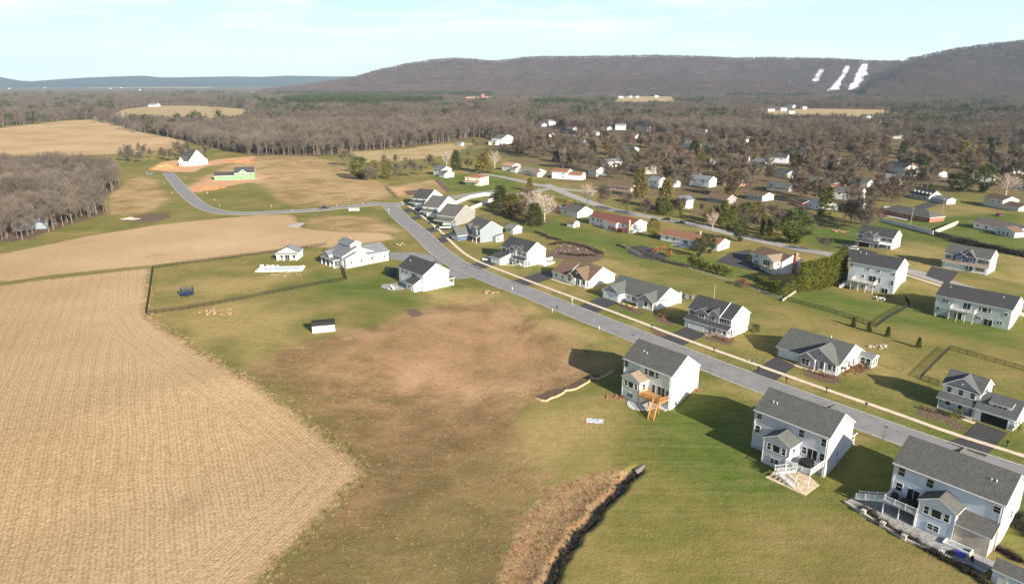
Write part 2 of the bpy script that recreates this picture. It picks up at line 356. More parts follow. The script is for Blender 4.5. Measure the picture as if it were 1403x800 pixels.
def ground_mat():
    m, nt, b = newmat('ground')
    P = nn(nt, 'ShaderNodeNewGeometry').outputs['Position']
    def at_(k): return nn(nt, 'ShaderNodeAttribute', attribute_name=k).outputs['Fac']
    def ramp(f, cols):
        r = N(nt, 'ShaderNodeValToRGB'); nt.links.new(f, r.inputs[0]); e = r.color_ramp.elements
        while len(e) < len(cols): e.new(.5)
        for i, (p, c) in enumerate(cols): e[i].position = p; e[i].color = c4(c)
        return r.outputs[0]
    nbig = noise(nt, P, .012, 6, .6); nmid = noise(nt, P, .06, 6, .62, .4); nfin = noise(nt, P, .5, 6, .7); nmic = noise(nt, P, 2.6, 3, .7); nrag = noise(nt, P, .22, 6, .7, .6)
    # lawn: dormant winter grass, olive green to straw
    mix1 = math_(nt, 'ADD', math_(nt, 'MULTIPLY', nbig, .55), math_(nt, 'MULTIPLY', nmid, .45))
    lawn = ramp(mix1, [(.38, (.110, .128, .026)), (.47, (.170, .158, .042)), (.56, (.250, .195, .068)), (.68, (.340, .240, .105))])
    lush = ramp(nmid, [(.3, (.062, .105, .016)), (.5, (.100, .138, .024)), (.72, (.175, .165, .048))])
    lawn = mixc(nt, mrange(nt, math_(nt, 'ADD', at_('sd_lush'), math_(nt, 'MULTIPLY', math_(nt, 'SUBTRACT', nmid, .5), 26)), -5, 7), lawn, lush)
    lawn = mixc(nt, mrange(nt, nfin, .3, .7, 0, .40), lawn, mixc(nt, 1, lawn, (.62, .58, .45), 'MULTIPLY'))
    gm = noise(nt, P, 1.1, 5, .82, .4)
    lawn = mixc(nt, mrange(nt, gm, .50, .66, 0, .24), lawn, mixc(nt, 1, lawn, (.58, .60, .52), 'MULTIPLY'))
    lawn = mixc(nt, mrange(nt, gm, .45, .31, 0, .20), lawn, (.42, .34, .16))
    # mowing streaks
    mow = noise(nt, nn(nt, 'ShaderNodeMapping', {'Vector': P, 'Rotation': (0, 0, R(50)), 'Scale': (.04, 1.0, 1)}).outputs[0], .8, 2)
    lawn = mixc(nt, mrange(nt, mow, .42, .66, 0, .16), lawn, (.30, .25, .12))
    # rough fallow
    rmix = math_(nt, 'ADD', math_(nt, 'MULTIPLY', nbig, .5), math_(nt, 'MULTIPLY', nmid, .5))
    rough = ramp(rmix, [(.38, (.125, .096, .034)), (.47, (.190, .122, .055)), (.55, (.280, .165, .085)), (.64, (.370, .225, .125))])
    streak = noise(nt, nn(nt, 'ShaderNodeMapping', {'Vector': P, 'Rotation': (0, 0, R(20)), 'Scale': (.3, 1.0, 1)}).outputs[0], .35, 5, .7, .5)
    rough = mixc(nt, mrange(nt, streak, .42, .62, 0, .5), rough, mixc(nt, 1, rough, (.60, .62, .50), 'MULTIPLY'))
    rough = mixc(nt, mrange(nt, nmic, .45, .75, 0, .45), rough, (.36, .26, .16))
    # stubble with drilled rows
    vx = nn(nt, 'ShaderNodeSeparateXYZ', {0: nn(nt, 'ShaderNodeMapping', {'Vector': P, 'Rotation': (0, 0, R(-117))}).outputs[0]})
    wob = math_(nt, 'MULTIPLY', math_(nt, 'SUBTRACT', noise(nt, P, .05, 3), .5), 2.6)
    hd = at_('headland'); inh = mrange(nt, hd, 13, 14.5, 0, 1)
    def rows(sp, ph=0.):
        a = math_(nt, 'SINE', math_(nt, 'MULTIPLY', math_(nt, 'ADD', vx.outputs[1], wob), 6.2832/sp))
        c = math_(nt, 'SINE', math_(nt, 'MULTIPLY', math_(nt, 'ADD', hd, math_(nt, 'MULTIPLY', wob, .2)), 6.2832/sp))
        mm = N(nt, 'ShaderNodeMix', data_type='FLOAT'); nt.links.new(inh, mm.inputs[0]); nt.links.new(c, mm.inputs[2]); nt.links.new(a, mm.inputs[3])
        return mm.outputs[0]
    ra = at_('rowamp'); r1, r2 = math_(nt, 'MULTIPLY', rows(.76), ra), math_(nt, 'MULTIPLY', rows(3.04), ra)
    chop = noise(nt, P, 1.5, 5, .75, .5)
    # soil showing only where residue is thin
    patch = ramp(nbig, [(.33, (.375, .243, .125)), (.5, (.455, .308, .168)), (.7, (.545, .388, .228))])
    s = math_(nt, 'ADD', math_(nt, 'ADD', math_(nt, 'MULTIPLY', chop, 1.25), math_(nt, 'MULTIPLY', r1, .060)), math_(nt, 'MULTIPLY', r2, .045))
    stub = mixc(nt, mrange(nt, s, .50, .66, .50, 0), patch, (.185, .125, .070))
    stub = mixc(nt, mrange(nt, s, .70, .90, 0, .5), stub, (.62, .47, .31))
    trk = math_(nt, 'MULTIPLY', mrange(nt, r2, .86, .995, 0, .42), mrange(nt, noise(nt, P, .05, 3), .38, .6, .25, 1))
    stub = mixc(nt, trk, stub, (.24, .17, .10))
    stub = mixc(nt, mrange(nt, noise(nt, P, .03, 4, .6, .5), .62, .74, 0, .45), stub, (.24, .175, .105))
    stub = mixc(nt, mrange(nt, nn(nt, 'ShaderNodeTexNoise', {'Vector': P, 'Scale': .1, 'Detail': 4.}).outputs['Fac'], .63, .78, 0, .35), stub, (.22, .22, .09))
    dirt = ramp(nfin, [(.3, (.44, .22, .11)), (.5, (.52, .29, .16)), (.7, (.48, .33, .20))])
    mulch = ramp(nmic, [(.35, (.050, .036, .026)), (.5, (.13, .085, .06)), (.7, (.30, .22, .16))])
    dry = ramp(rmix, [(.38, (.220, .158, .066)), (.47, (.325, .222, .105)), (.55, (.415, .285, .148)), (.66, (.480, .350, .200))])
    dry = mixc(nt, mrange(nt, streak, .42, .62, 0, .55), dry, mixc(nt, 1, dry, (.60, .58, .50), 'MULTIPLY'))
    straw = ramp(nmid, [(.35, (.27, .22, .10)), (.5, (.37, .27, .14)), (.7, (.42, .31, .18))])
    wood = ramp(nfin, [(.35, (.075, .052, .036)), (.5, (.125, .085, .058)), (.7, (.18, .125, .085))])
    bank = ramp(nfin, [(.3, (.17, .095, .050)), (.45, (.26, .150, .082)), (.58, (.25, .175, .085)), (.72, (.36, .25, .16))])
    mud = ramp(nmic, [(.35, (.018, .018, .016)), (.6, (.05, .045, .035)), (.75, (.12, .10, .08))])
    col = lawn
    def lay(col, c, k, amp, wd, off=0.):
        s_ = math_(nt, 'ADD', math_(nt, 'ADD', at_(k), off), math_(nt, 'MULTIPLY', math_(nt, 'SUBTRACT', nrag, .5), amp))
        return mixc(nt, mrange(nt, s_, -wd, wd), col, c)
    col = lay(col, dry, 'sd_dry', 16, 4)
    col = lay(col, rough, 'sd_rough', 22, 3.0)
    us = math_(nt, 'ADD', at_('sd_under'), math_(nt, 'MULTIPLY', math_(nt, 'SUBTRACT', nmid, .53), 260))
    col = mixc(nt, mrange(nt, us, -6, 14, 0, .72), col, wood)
    pale = ramp(rmix, [(.36, (.240, .145, .070)), (.48, (.345, .205, .110)), (.62, (.450, .290, .170))])
    ps = math_(nt, 'ADD', at_('sd_pale'), math_(nt, 'MULTIPLY', math_(nt, 'SUBTRACT', nmid, .5), 60))
    col = mixc(nt, mrange(nt, ps, -8, 12, 0, .62), col, pale)
    ol = math_(nt, 'ADD', at_('sd_olive'), math_(nt, 'MULTIPLY', math_(nt, 'SUBTRACT', nmid, .5), 45))
    col = mixc(nt, mrange(nt, ol, -8, 10, 0, .58), col, ramp(rmix, [(.38, (.135, .115, .035)), (.62, (.230, .170, .070))]))
    mott = noise(nt, P, .9, 5, .8, .3)
    rz_ = mrange(nt, at_('sd_rough'), -2, 4, 0, 1)
    col = mixc(nt, math_(nt, 'MULTIPLY', rz_, mrange(nt, mott, .52, .66, 0, .20)), col, mixc(nt, 1, col, (.50, .47, .42), 'MULTIPLY'))
    col = mixc(nt, math_(nt, 'MULTIPLY', rz_, mrange(nt, mott, .46, .32, 0, .22)), col, (.52, .40, .26))
    gs_ = math_(nt, 'ADD', at_('sd_gold'), math_(nt, 'MULTIPLY', math_(nt, 'SUBTRACT', nmid, .5), 34))
    col = mixc(nt, mrange(nt, gs_, -7, 9, 0, .55), col, mixc(nt, mrange(nt, nfin, .35, .65), (.30, .215, .085), (.43, .31, .145)))
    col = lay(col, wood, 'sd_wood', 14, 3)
    col = lay(col, straw, 'sd_straw', 14, 3)
    wm_ = mrange(nt, math_(nt, 'ABSOLUTE', math_(nt, 'ADD', at_('sd_stub'), math_(nt, 'MULTIPLY', math_(nt, 'SUBTRACT', nrag, .5), 8))), .2, 2.4, .55, 0)
    col = lay(col, stub, 'sd_stub', 6.5, .7)
    col = mixc(nt, wm_, col, (.15, .13, .045))
    col = lay(col, dirt, 'sd_dirt', 16, 1.6)
    col = lay(col, mulch, 'sd_mulch', 4, .6)
    col = lay(col, bank, 'sd_bank', 5, .5)
    dd = math_(nt, 'ADD', at_('d_ditch'), math_(nt, 'MULTIPLY', math_(nt, 'SUBTRACT', nrag, .5), 2.6))
    col = mixc(nt, mrange(nt, dd, .4, 1.2, 1, 0), col, mud)
    nt.links.new(col, b.inputs['Base Color']); b.inputs['Roughness'].default_value = .96; b.inputs['Specular IOR Level'].default_value = .08
    hb = math_(nt, 'ADD', math_(nt, 'MULTIPLY', nmic, .5), math_(nt, 'ADD', nfin, math_(nt, 'MULTIPLY', chop, .6)))
    bn = nn(nt, 'ShaderNodeBump', {'Height': hb, 'Strength': .75, 'Distance': .28}); nt.links.new(bn.outputs[0], b.inputs['Normal'])
    return m
ground()

# ------------------------------------------------------------------ roads, kerbs, paths
def resample(pts, step):
    out = [pts[0]]
    for a, b in zip(pts[:-1], pts[1:]):
        L_ = math.dist(a[:2], b[:2]); n = max(1, int(L_/step))
        for i in range(1, n+1): out.append((a[0]+(b[0]-a[0])*i/n, a[1]+(b[1]-a[1])*i/n))
    return out
def smooth(pts, n=3):
    for _ in range(n):
        q = [pts[0]]
        for a, b in zip(pts[:-1], pts[1:]):
            q += [(a[0]*.75+b[0]*.25, a[1]*.75+b[1]*.25), (a[0]*.25+b[0]*.75, a[1]*.25+b[1]*.75)]
        pts = q+[pts[-1]]
    return pts
def offset(pts, d):
    out = []
    for i, p in enumerate(pts):
        a = pts[max(0, i-1)]; b = pts[min(len(pts)-1, i+1)]; dx, dy = b[0]-a[0], b[1]-a[1]; l = math.hypot(dx, dy) or 1
        out.append((p[0]-dy/l*d, p[1]+dx/l*d))
    return out
def strip(name, A, B, lift, m, thick=.25):
    """a slab between two edge lines, following the terrain"""
    mb = MB(); n = len(A)
    za = zt([p[0] for p in A], [p[1] for p in A], False)+lift; zb = zt([p[0] for p in B], [p[1] for p in B], False)+lift
    for i in range(n-1):
        a0 = (*A[i][:2], za[i]); a1 = (*A[i+1][:2], za[i+1]); b0 = (*B[i][:2], zb[i]); b1 = (*B[i+1][:2], zb[i+1])
        dn = lambda p: (p[0], p[1], p[2]-thick)
        mb.add([a0, a1, b1, b0, dn(a0), dn(a1), dn(b1), dn(b0)], [(0, 3, 2, 1), (0, 1, 5, 4), (2, 3, 7, 6)]+([(3, 0, 4, 7)] if i == 0 else [])+([(1, 2, 6, 5)] if i == n-2 else []))
    return mb.build(name, m)
def asphalt(name, col, crack=True):
    m, nt, b = newmat(name)
    P = nn(nt, 'ShaderNodeNewGeometry').outputs['Position']
    f = noise(nt, P, .25, 5, .6); g = noise(nt, P, 7, 3, .7)
    c = mixc(nt, mrange(nt, f, .3, .7), tuple(x*.86 for x in col), tuple(x*1.12 for x in col))
    c = mixc(nt, mrange(nt, g, .35, .7, 0, .3), c, tuple(x*1.35 for x in col))
    if crack:
        v = nn(nt, 'ShaderNodeTexVoronoi', {'Vector': nn(nt, 'ShaderNodeMapping', {'Vector': P, 'Scale': (1, 1, 0)}).outputs[0], 'Scale': .09}, feature='DISTANCE_TO_EDGE').outputs['Distance']
        c = mixc(nt, mrange(nt, math_(nt, 'ADD', v, math_(nt, 'MULTIPLY', math_(nt, 'SUBTRACT', g, .5), .012)), .003, .012, .35, 0), c, tuple(x*.5 for x in col))
        c = mixc(nt, mrange(nt, noise(nt, P, .8, 4, .6), .66, .74, 0, .4), c, tuple(x*.62 for x in col))
    nt.links.new(c, b.inputs['Base Color']); b.inputs['Roughness'].default_value = .88; b.inputs['Specular IOR Level'].default_value = .25
    bn = nn(nt, 'ShaderNodeBump', {'Height': g, 'Strength': .3, 'Distance': .02}); nt.links.new(bn.outputs[0], b.inputs['Normal'])
    return m
ROADM = asphalt('road_asphalt', (.205, .195, .195)); DRIVEM = asphalt('driveway_asphalt', (.052, .048, .050), False); ROAD2 = asphalt('pale_asphalt', (.30, .28, .26))
KERB = mat('kerb_concrete', (.38, .35, .31), .9, .12, .9)
WALK = mat('walk_concrete', (.62, .50, .37), .9, .09, .7)
def road(name, cl, width, m, label, kerb=True, lift=.06, kw=.45):
    cl = resample(smooth(cl, 2), 2.5)
    r = strip(name, offset(cl, width/2), offset(cl, -width/2), lift, m); struct(r, label)
    if kerb:
        for sgn in (1, -1):
            k = strip('kerb', offset(cl, sgn*(width/2+kw)) if sgn > 0 else offset(cl, -width/2), offset(cl, width/2) if sgn > 0 else offset(cl, -(width/2+kw)), lift+.05, KERB)
            struct(k, 'concrete kerb along the '+label.split(' past')[0])
    return cl
Lft = [(526.2, 281.7), (545.6, 302.2), (563.9, 318.2), (574, 330.7), (588.5, 345.7), (603.3, 358.2), (619, 367.4), (639.8, 375.3), (674, 389), (718.5, 408.4), (768.4, 427.3), (859.6, 467.8), (961.8, 506), (1045.6, 538.5), (1198, 591), (1234.7, 607.7)]
Rgt = [(543.3, 280.5), (560.4, 298.8), (584.4, 315.9), (599.2, 329.6), (612.5, 342.3), (627.3, 352.5), (642, 362.2), (662.6, 369.6), (700.2, 385.6), (734, 397), (814, 429), (902.7, 462.7), (1026.7, 510.3), (1118, 542.8), (1294, 604.9), (1401, 638)]
def linepts(l): return [G(a, b)[:2] for a, b in l]
lw, rw = linepts(Lft), linepts(Rgt)
RW = 8.4
# centre line: from the surveyed right-hand edge, moved half a width
cl1 = offset(rw, -(RW/2)) if True else lw
ext = lambda a, b, d: (b[0]+(b[0]-a[0])/math.dist(a, b)*d, b[1]+(b[1]-a[1])/math.dist(a, b)*d)
cl1 = cl1+[ext(cl1[-3], cl1[-1], 60)]
ROAD1 = road('road', cl1, RW, ROADM, 'grey residential road past the new houses')
ROAD1B = road('road', linepts([(690, 262), (655, 265), (610, 272), (575, 277), (548, 280), (536, 281), (519, 278.5), (485, 282.8), (428, 288.3), (359.7, 292), (314, 292.8), (286.7, 288), (268.4, 278), (250, 261), (236, 244), (229.7, 237)]), 7.6, ROADM, 'grey side road curving past the building plots', lift=.055)
cds = G(224, 237.5); bulb = MB(); bulb.poly([(cds[0]+13*math.cos(t), cds[1]+13*math.sin(t)) for t in np.linspace(0, 6.2832, 33)[:-1]], -.2, .052)
struct(bulb.build('road', ROADM), 'round turning head at the end of the side road')
W_ = [(550.2, 277.1), (563.9, 285), (579.8, 297.6), (599.2, 312.5), (614, 327.3), (627, 340), (639.8, 350.3), (655.8, 358.8), (674, 366), (719.6, 383.3), (784.4, 407.4), (859.6, 434.7), (941, 466.2), (1008.5, 490), (1128.3, 532.8), (1211.6, 560.7), (1301.3, 593.3), (1401, 623.7)]
ww = linepts(W_); ww += [ext(ww[-3], ww[-1], 60)]; ww = resample(smooth(ww, 1), 2.5)
struct(strip('pavement', offset(ww, .7), offset(ww, -.7), .115, WALK), 'pale concrete pavement beside the main road')
S3 = [(748, 253), (755.8, 256.5), (779.7, 267), (805.4, 276.4), (831, 285.8), (865.3, 292.6), (899.5, 299.6), (948.4, 307), (999.7, 319.5), (1034, 328), (1116, 344.5), (1154, 352), (1200, 361), (1248, 372), (1294, 386), (1403, 420)]
s3 = linepts(S3); s3 += [ext(s3[-2], s3[-1], 80)]
ROAD3 = road('road', s3, 7.5, ROAD2, 'pale older street past the ranch houses', kerb=False)
s3w = offset(resample(s3, 2.5), -6.0)
s3w = [p for p in s3w if (p[0]-P3[0])*T3[0]+(p[1]-P3[1])*T3[1] > 62]
struct(strip('pavement', offset(s3w, .7), offset(s3w, -.7), .11, WALK), 'pale concrete pavement beside the older street')
road('road', linepts([(640, 234), (668.6, 239.6), (694, 243.5), (720, 250), (748, 256), (790, 262), (830, 262)]), 6, ROAD2, 'pale cross street near the cream house', kerb=False, lift=.05)
road('road', linepts([(720, 196), (752, 198), (776, 205), (806, 214), (838, 220), (870, 228), (905, 232), (935, 232), (962, 240), (980, 246)]), 6, ROAD2, 'pale back street among the trees', kerb=False, lift=.05)
road('road', linepts([(756, 258), (735, 262), (715, 266), (690, 266)]), 6, ROAD2, 'short pale link street by the birch trees', kerb=False, lift=.052)
DRV = []
def drive(pts, label, m=None, lift=.075):
    w_ = [G(a, b) for a, b in pts]
    cx = sum(p[0] for p in w_)/len(w_); cy = sum(p[1] for p in w_)/len(w_)
    mb = MB(); n = len(w_)
    # radial fan, subdivided so that it follows the slope
    K = 6
    vs = [(cx, cy)]; per = resample([p[:2] for p in w_]+[w_[0][:2]], 2.)[:-1]; n = len(per)
    for k in range(1, K+1): vs += [(cx+(p[0]-cx)*k/K, cy+(p[1]-cy)*k/K) for p in per]
    z = zt([p[0] for p in vs], [p[1] for p in vs], False)+lift
    V = [(p[0], p[1], float(q)) for p, q in zip(vs, z)]
    fs = [(0, 1+i, 1+(i+1) % n) for i in range(n)]
    for k in range(1, K):
        for i in range(n):
            a = 1+(k-1)*n; b_ = 1+k*n; fs.append((a+i, b_+i, b_+(i+1) % n, a+(i+1) % n))
    ar = sum(per[i][0]*per[(i+1) % n][1]-per[(i+1) % n][0]*per[i][1] for i in range(n))
    if ar < 0: fs = [f[::-1] for f in fs]
    o = len(V); V += [(p[0], p[1], p[2]-.3) for p in V[1+(K-1)*n:1+K*n]]
    fs += [((1+(K-1)*n+i), o+i, o+(i+1) % n, 1+(K-1)*n+(i+1) % n)[::1 if ar > 0 else -1] for i in range(n)]
    mb.add(V, fs); ob = mb.build('driveway', m or DRIVEM); struct(ob, label); DRV.append(w_); return ob
drive([(905, 463.5), (934, 474.5), (967, 459), (941, 448)], 'black driveway of the white two-storey house')
drive([(1029, 511), (1060, 523), (1090, 501.5), (1063, 489)], 'black driveway of the grey single-storey house')
drive([(1318, 600), (1296, 606), (1350, 626), (1381, 593.5), (1339, 578.5)], 'black driveway below the open garage')
drive([(791, 420), (817, 429), (847, 415), (824, 406)], 'black driveway of the pale grey twin-gabled house')
drive([(699, 386), (719, 392.5), (762, 380), (762, 370), (744, 372)], 'black driveway of the brown roofed house')
drive([(643, 363.5), (659, 370), (688, 359), (679, 353), (664, 356)], 'black driveway of the dark roofed white house')
drive([(597, 328), (605, 333), (640, 326), (636, 318), (618, 321)], 'driveway of the light blue house')
drive([(582, 314), (591, 318.5), (622, 314), (618, 307), (600, 310)], 'driveway of the taupe house')
drive([(562, 298.5), (568.5, 301.5), (596, 296), (590, 290)], 'driveway of the plain white gabled house')
drive([(552, 288), (560, 291.5), (584, 288), (576, 281)], 'driveway of the end house by the junction')
drive([(616, 366), (640, 376.5), (648, 380.5), (624, 382), (612, 376)], 'grey driveway of the white house on the bend', ROADM)
drive([(534, 346), (566, 346), (590, 349), (608, 364), (590, 360), (575, 357), (550, 357), (534, 355)], 'grey driveway of the low grey farmhouse', ROADM)
drive([(981, 358.7), (999.7, 346.7), (1028.8, 341.6), (1030, 346), (1015, 350), (1016, 358), (1051, 361), (1054, 373), (1028.8, 371), (1003, 364)], 'looping black driveway behind the small cypress hedge')
drive([(1150, 352), (1154, 341), (1171, 338), (1202, 346), (1192, 358)], 'dark driveway of the house with the open double garage')
drive([(1268, 378), (1277, 365), (1314, 373), (1300, 389)], 'black driveway of the blue gabled house')
drive([(905, 345), (918, 352), (895, 357), (872, 352), (858, 346), (866, 338), (880, 336)], 'black curved garden path behind the orange shrubs')
drive([(1251, 283), (1275, 276), (1290, 279), (1262, 289)], 'dark driveway of the dormered house')
drive([(392, 310), (412, 305), (418, 306), (408, 312)], 'pale gravel patch in the field by the side road', mat('gravel', (.42, .38, .34), .95, .2, 1.5))

# ------------------------------------------------------------------ houses
WINC = {}
def winmesh(w_, h, n, key='w'):
    k = (round(w_, 2), round(h, 2), n, key)
    if k in WINC: return WINC[k]
    f = MB(); t = .10
    f.box(-w_/2-t, w_/2+t, -.07, .03, h, h+t*1.2); f.box(-w_/2-t, w_/2+t, -.09, .03, -t, 0)
    f.box(-w_/2-t, -w_/2, -.07, .03, 0, h); f.box(w_/2, w_/2+t, -.07, .03, 0, h)
    for i in range(1, n): x = -w_/2+w_*i/n; f.box(x-.06, x+.06, -.068, .03, 0, h)
    if key == 'w':
        for i in range(n): x0 = -w_/2+w_*i/n; f.box(x0+.02, x0+w_/n-.02, -.055, .02, h*.5-.03, h*.5+.03)
    p = MB(); p.box(-w_/2, w_/2, -.04, .02, 0, h)
    fm = f.mesh('window', WHITE); pm = p.mesh('pane', GLASS)
    WINC[k] = (fm, pm); return WINC[k]
DOORM = {}
GARM = None
class House:
    def __init__(s, name, label, o, ang, z, cat='house', group=None):
        s.c, s.s = rot(ang); s.o = o; s.z = z
        s.e = empty(name, (o[0], o[1], z), R(ang)); tag(s.e, label, cat, group)
    @classmethod
    def eave(cls, name, label, px, py, z, eh, ang, oh=.3, **k):
        """placed by its near left eave corner; z ground level, eh eave height"""
        x, y = at(px, py, z+eh-.15); c, s_ = rot(ang)
        return cls(name, label, (x+oh*c-oh*s_, y+oh*s_+oh*c), ang, z, **k)
    @classmethod
    def base(cls, name, label, px, py, ang, z=None, **k):
        g = G(px, py) if z is None else (*at(px, py, z), z)
        return cls(name, label, g[:2], ang, g[2], **k)
    def w(s, x, y, z=0): return (s.o[0]+x*s.c-y*s.s, s.o[1]+x*s.s+y*s.c, s.z+z)
    def blk(s, x0, x1, y0, y1, zb, ze, ridge='x', pitch=.6, oh=.32, wall=None, roof=None, fascia=None, ends=(1, 1), gable=None, slab=.2, ohe=None):
        """walls up to ze and a gable ('x','y'), hip, shed or flat roof"""
        ohe = oh if ohe is None else ohe
        if ridge == 'y':
            sw = lambda p: (p[1], p[0], p[2]); a0, a1, b0, b1 = y0, y1, x0, x1
        else:
            sw = lambda p: p; a0, a1, b0, b1 = x0, x1, y0, y1
        fl = ridge == 'y'
        def add(mb, vs, fs, m=0): mb.add([sw(v) for v in vs], [f[::-1] for f in fs] if fl else fs, m)
        bm = (b0+b1)/2; zr = ze+(b1-b0)/2*pitch
        if wall:
            W = MB()
            if ridge in 'xy':
                for q, (m_) in ((a0, 0), (a1, 1)):
                    vs = [(q, b0, zb), (q, b1, zb), (q, b1, ze), (q, b0, ze)]
                    add(W, vs, [(0, 3, 2, 1)] if not m_ else [(0, 1, 2, 3)])
                    g_ = [(q, b0, ze), (q, b1, ze), (q, bm, zr-.02)]
                    add(W, g_, [(0, 2, 1)] if not m_ else [(0, 1, 2)], 1 if gable else 0)
                add(W, [(a0, b0, zb), (a1, b0, zb), (a1, b0, ze), (a0, b0, ze)], [(0, 1, 2, 3)])
                add(W, [(a0, b1, zb), (a1, b1, zb), (a1, b1, ze), (a0, b1, ze)], [(0, 3, 2, 1)])
            else:
                zz = ze+(b1-b0)*pitch if ridge == 'shed' else ze
                vs = [(a0, b0, zb), (a1, b0, zb), (a1, b1, zb), (a0, b1, zb), (a0, b0, ze), (a1, b0, ze), (a1, b1, zz), (a0, b1, zz)]
                add(W, vs, [(0, 1, 5, 4), (1, 2, 6, 5), (2, 3, 7, 6), (3, 0, 4, 7)])
            W.build('wall', [wall, gable or wall], s.e)
        if roof:
            Q = MB(); t = slab; A0, A1 = a0-ohe*ends[0], a1+ohe*ends[1]
            def slabq(p):  # four corners, top; counter-clockwise from above
                vs = [q for q in p]+[(q[0], q[1], q[2]-t) for q in p]
                add(Q, vs, [(0, 1, 2, 3)], 0); add(Q, vs, [(7, 6, 5, 4), (0, 4, 5, 1), (1, 5, 6, 2), (2, 6, 7, 3), (3, 7, 4, 0)], 1)
            e = .12
            if ridge in 'xy':
                zl = ze-oh*pitch+e
                slabq([(A0, b0-oh, zl), (A1, b0-oh, zl), (A1, bm, zr+e), (A0, bm, zr+e)])
                slabq([(A0, bm, zr+e), (A1, bm, zr+e), (A1, b1+oh, zl), (A0, b1+oh, zl)])
            elif ridge == 'hip':
                zl = ze-oh*pitch+e; h = (b1-b0)/2; c0, c1 = a0+h, a1-h
                B0, B1, X0, X1 = b0-oh, b1+oh, a0-oh, a1+oh
                vs = [(X0, B0, zl), (X1, B0, zl), (X1, B1, zl), (X0, B1, zl), (c0, bm, zr+e), (c1, bm, zr+e)]
                add(Q, vs, [(0, 1, 5, 4), (2, 3, 4, 5), (1, 2, 5), (3, 0, 4)], 0)
                v2 = vs[:4]+[(q[0], q[1], q[2]-t) for q in vs[:4]]
                add(Q, v2, [(7, 6, 5, 4), (0, 4, 5, 1), (1, 5, 6, 2), (2, 6, 7, 3), (3, 7, 4, 0)], 1)
            elif ridge == 'shed':
                zl = ze-oh*pitch+e; zh = ze+(b1-b0)*pitch+e
                slabq([(A0, b0-oh, zl), (A1, b0-oh, zl), (A1, b1, zh), (A0, b1, zh)])
            else:
                slabq([(A0, b0-oh, ze+e), (A1, b0-oh, ze+e), (A1, b1+oh, ze+e), (A0, b1+oh, ze+e)])
            Q.build('roof', [roof, fascia or WHITE], s.e)
        return s
    def pl(s, face, u, c, z):
        return {'F': ((u, c, z), 0), 'R': ((c, u, z), R(90)), 'B': ((u, c, z), R(180)), 'L': ((c, u, z), R(-90))}[face]
    def win(s, face, c, u, z, w_=1.05, h=1.5, n=1, shut=None, key='w'):
        """z is the centre height"""
        loc, rz = s.pl(face, u, c, z-h/2); fm, pm = winmesh(w_, h, n, key)
        o = link('window', fm, s.e, loc, rz); link('pane', pm, o)
        if shut:
            k = ('sh', h, shut.name)
            if k not in DOORM: DOORM[k] = MB().box(-.2, .2, -.05, .02, 0, h).mesh('shutter', shut)
            for sg in (-1, 1):
                q = link('shutter', DOORM[k], s.e, loc, rz); d = sg*(w_/2+.33)
                q.location.x += d*math.cos(rz); q.location.y += d*math.sin(rz)
        return s
    def door(s, face, c, u, z, w_=1., h=2.1, col=(.08, .08, .09), glass=False):
        loc, rz = s.pl(face, u, c, z); k = ('door', w_, h, col, glass)
        if k not in DOORM:
            a = MB(); a.box(-w_/2-.1, w_/2+.1, -.06, .02, 0, h+.1, 1); a.box(-w_/2, w_/2, -.075, .03, .03, h)
            if glass: a.box(-.04, .04, -.09, .02, 0, h, 1)
            b = MB().box(w_/2-.18, w_/2-.12, -.12, -.075, .95, 1.05)
            DOORM[k] = (a.mesh('door', [GLASS if glass else mat('door_paint', col, .5, .1), WHITE]), b.mesh('handle', mat('brass', (.5, .4, .2), .3, .1, metal=1.)))
        o = link('door', DOORM[k][0], s.e, loc, rz); link('handle', DOORM[k][1], o)
        return s
    def garage(s, face, c, u, z, w_=4.9, h=2.2, open_=False, panes=True):
        loc, rz = s.pl(face, u, c, z); a = MB()
        a.box(-w_/2-.12, w_/2+.12, -.06, .02, h, h+.14, 1); a.box(-w_/2-.12, -w_/2, -.06, .02, 0, h, 1); a.box(w_/2, w_/2+.12, -.06, .02, 0, h, 1)
        if open_: a.box(-w_/2, w_/2, -.012, .02, .02, h, 0)  # open garage: flat near-black panel instead of a door, inside shade as colour
        else:
            for i in range(4): a.box(-w_/2, w_/2, -.035, .02, .02+i*h/4, h*(i+1)/4-.015, 0)
            a.box(-w_/2, w_/2, -.02, .01, 0, h, 2)
        dm = mat('painted_inside_shade', (.012, .012, .013), .9, .2) if open_ else WHITE
        o = a.build('garage_door', [dm, WHITE, mat('groove', (.3, .3, .3), .8)], s.e, loc, rz)
        if panes and not open_:
            n = max(4, int(w_/.6)); p = MB()
            for i in range(n):
                x = -w_/2+w_*(i+.5)/n; p.box(x-.19, x+.19, -.05, 0, h*.80, h*.93)
            p.build('pane', GLASS, o)
        return s
    def post(s, x, y, z0, z1, t=.16, m=None, name='porch_post'):
        a = MB(); a.box(x-t/2, x+t/2, y-t/2, y+t/2, z0, z1); a.box(x-t*.8, x+t*.8, y-t*.8, y+t*.8, z0, z0+.15); a.build(name, m or WHITE, s.e); return s
    def rail(s, pts, z, h=.95, m=None, sp=.14, name='railing', par=None):
        a = MB()
        for p, q in zip(pts[:-1], pts[1:]):
            P0, P1_ = Vector((p[0], p[1], p[2] if len(p) > 2 else z)), Vector((q[0], q[1], q[2] if len(q) > 2 else z))
            up = Vector((0, 0, h)); lo = Vector((0, 0, .12))
            a.bar(P0+up, P1_+up, .09, .06); a.bar(P0+lo, P1_+lo, .06, .05)
            n = max(1, int((P1_-P0).length/sp))
            for i in range(1, n):
                c = P0.lerp(P1_, i/n); a.bar(c+lo, c+up, .035, .035)
            k = max(1, round((P1_-P0).length/1.8))
            for i in range(k+1):
                c = P0.lerp(P1_, i/k); a.bar(c, c+Vector((0, 0, h+.1)), .12, .12)
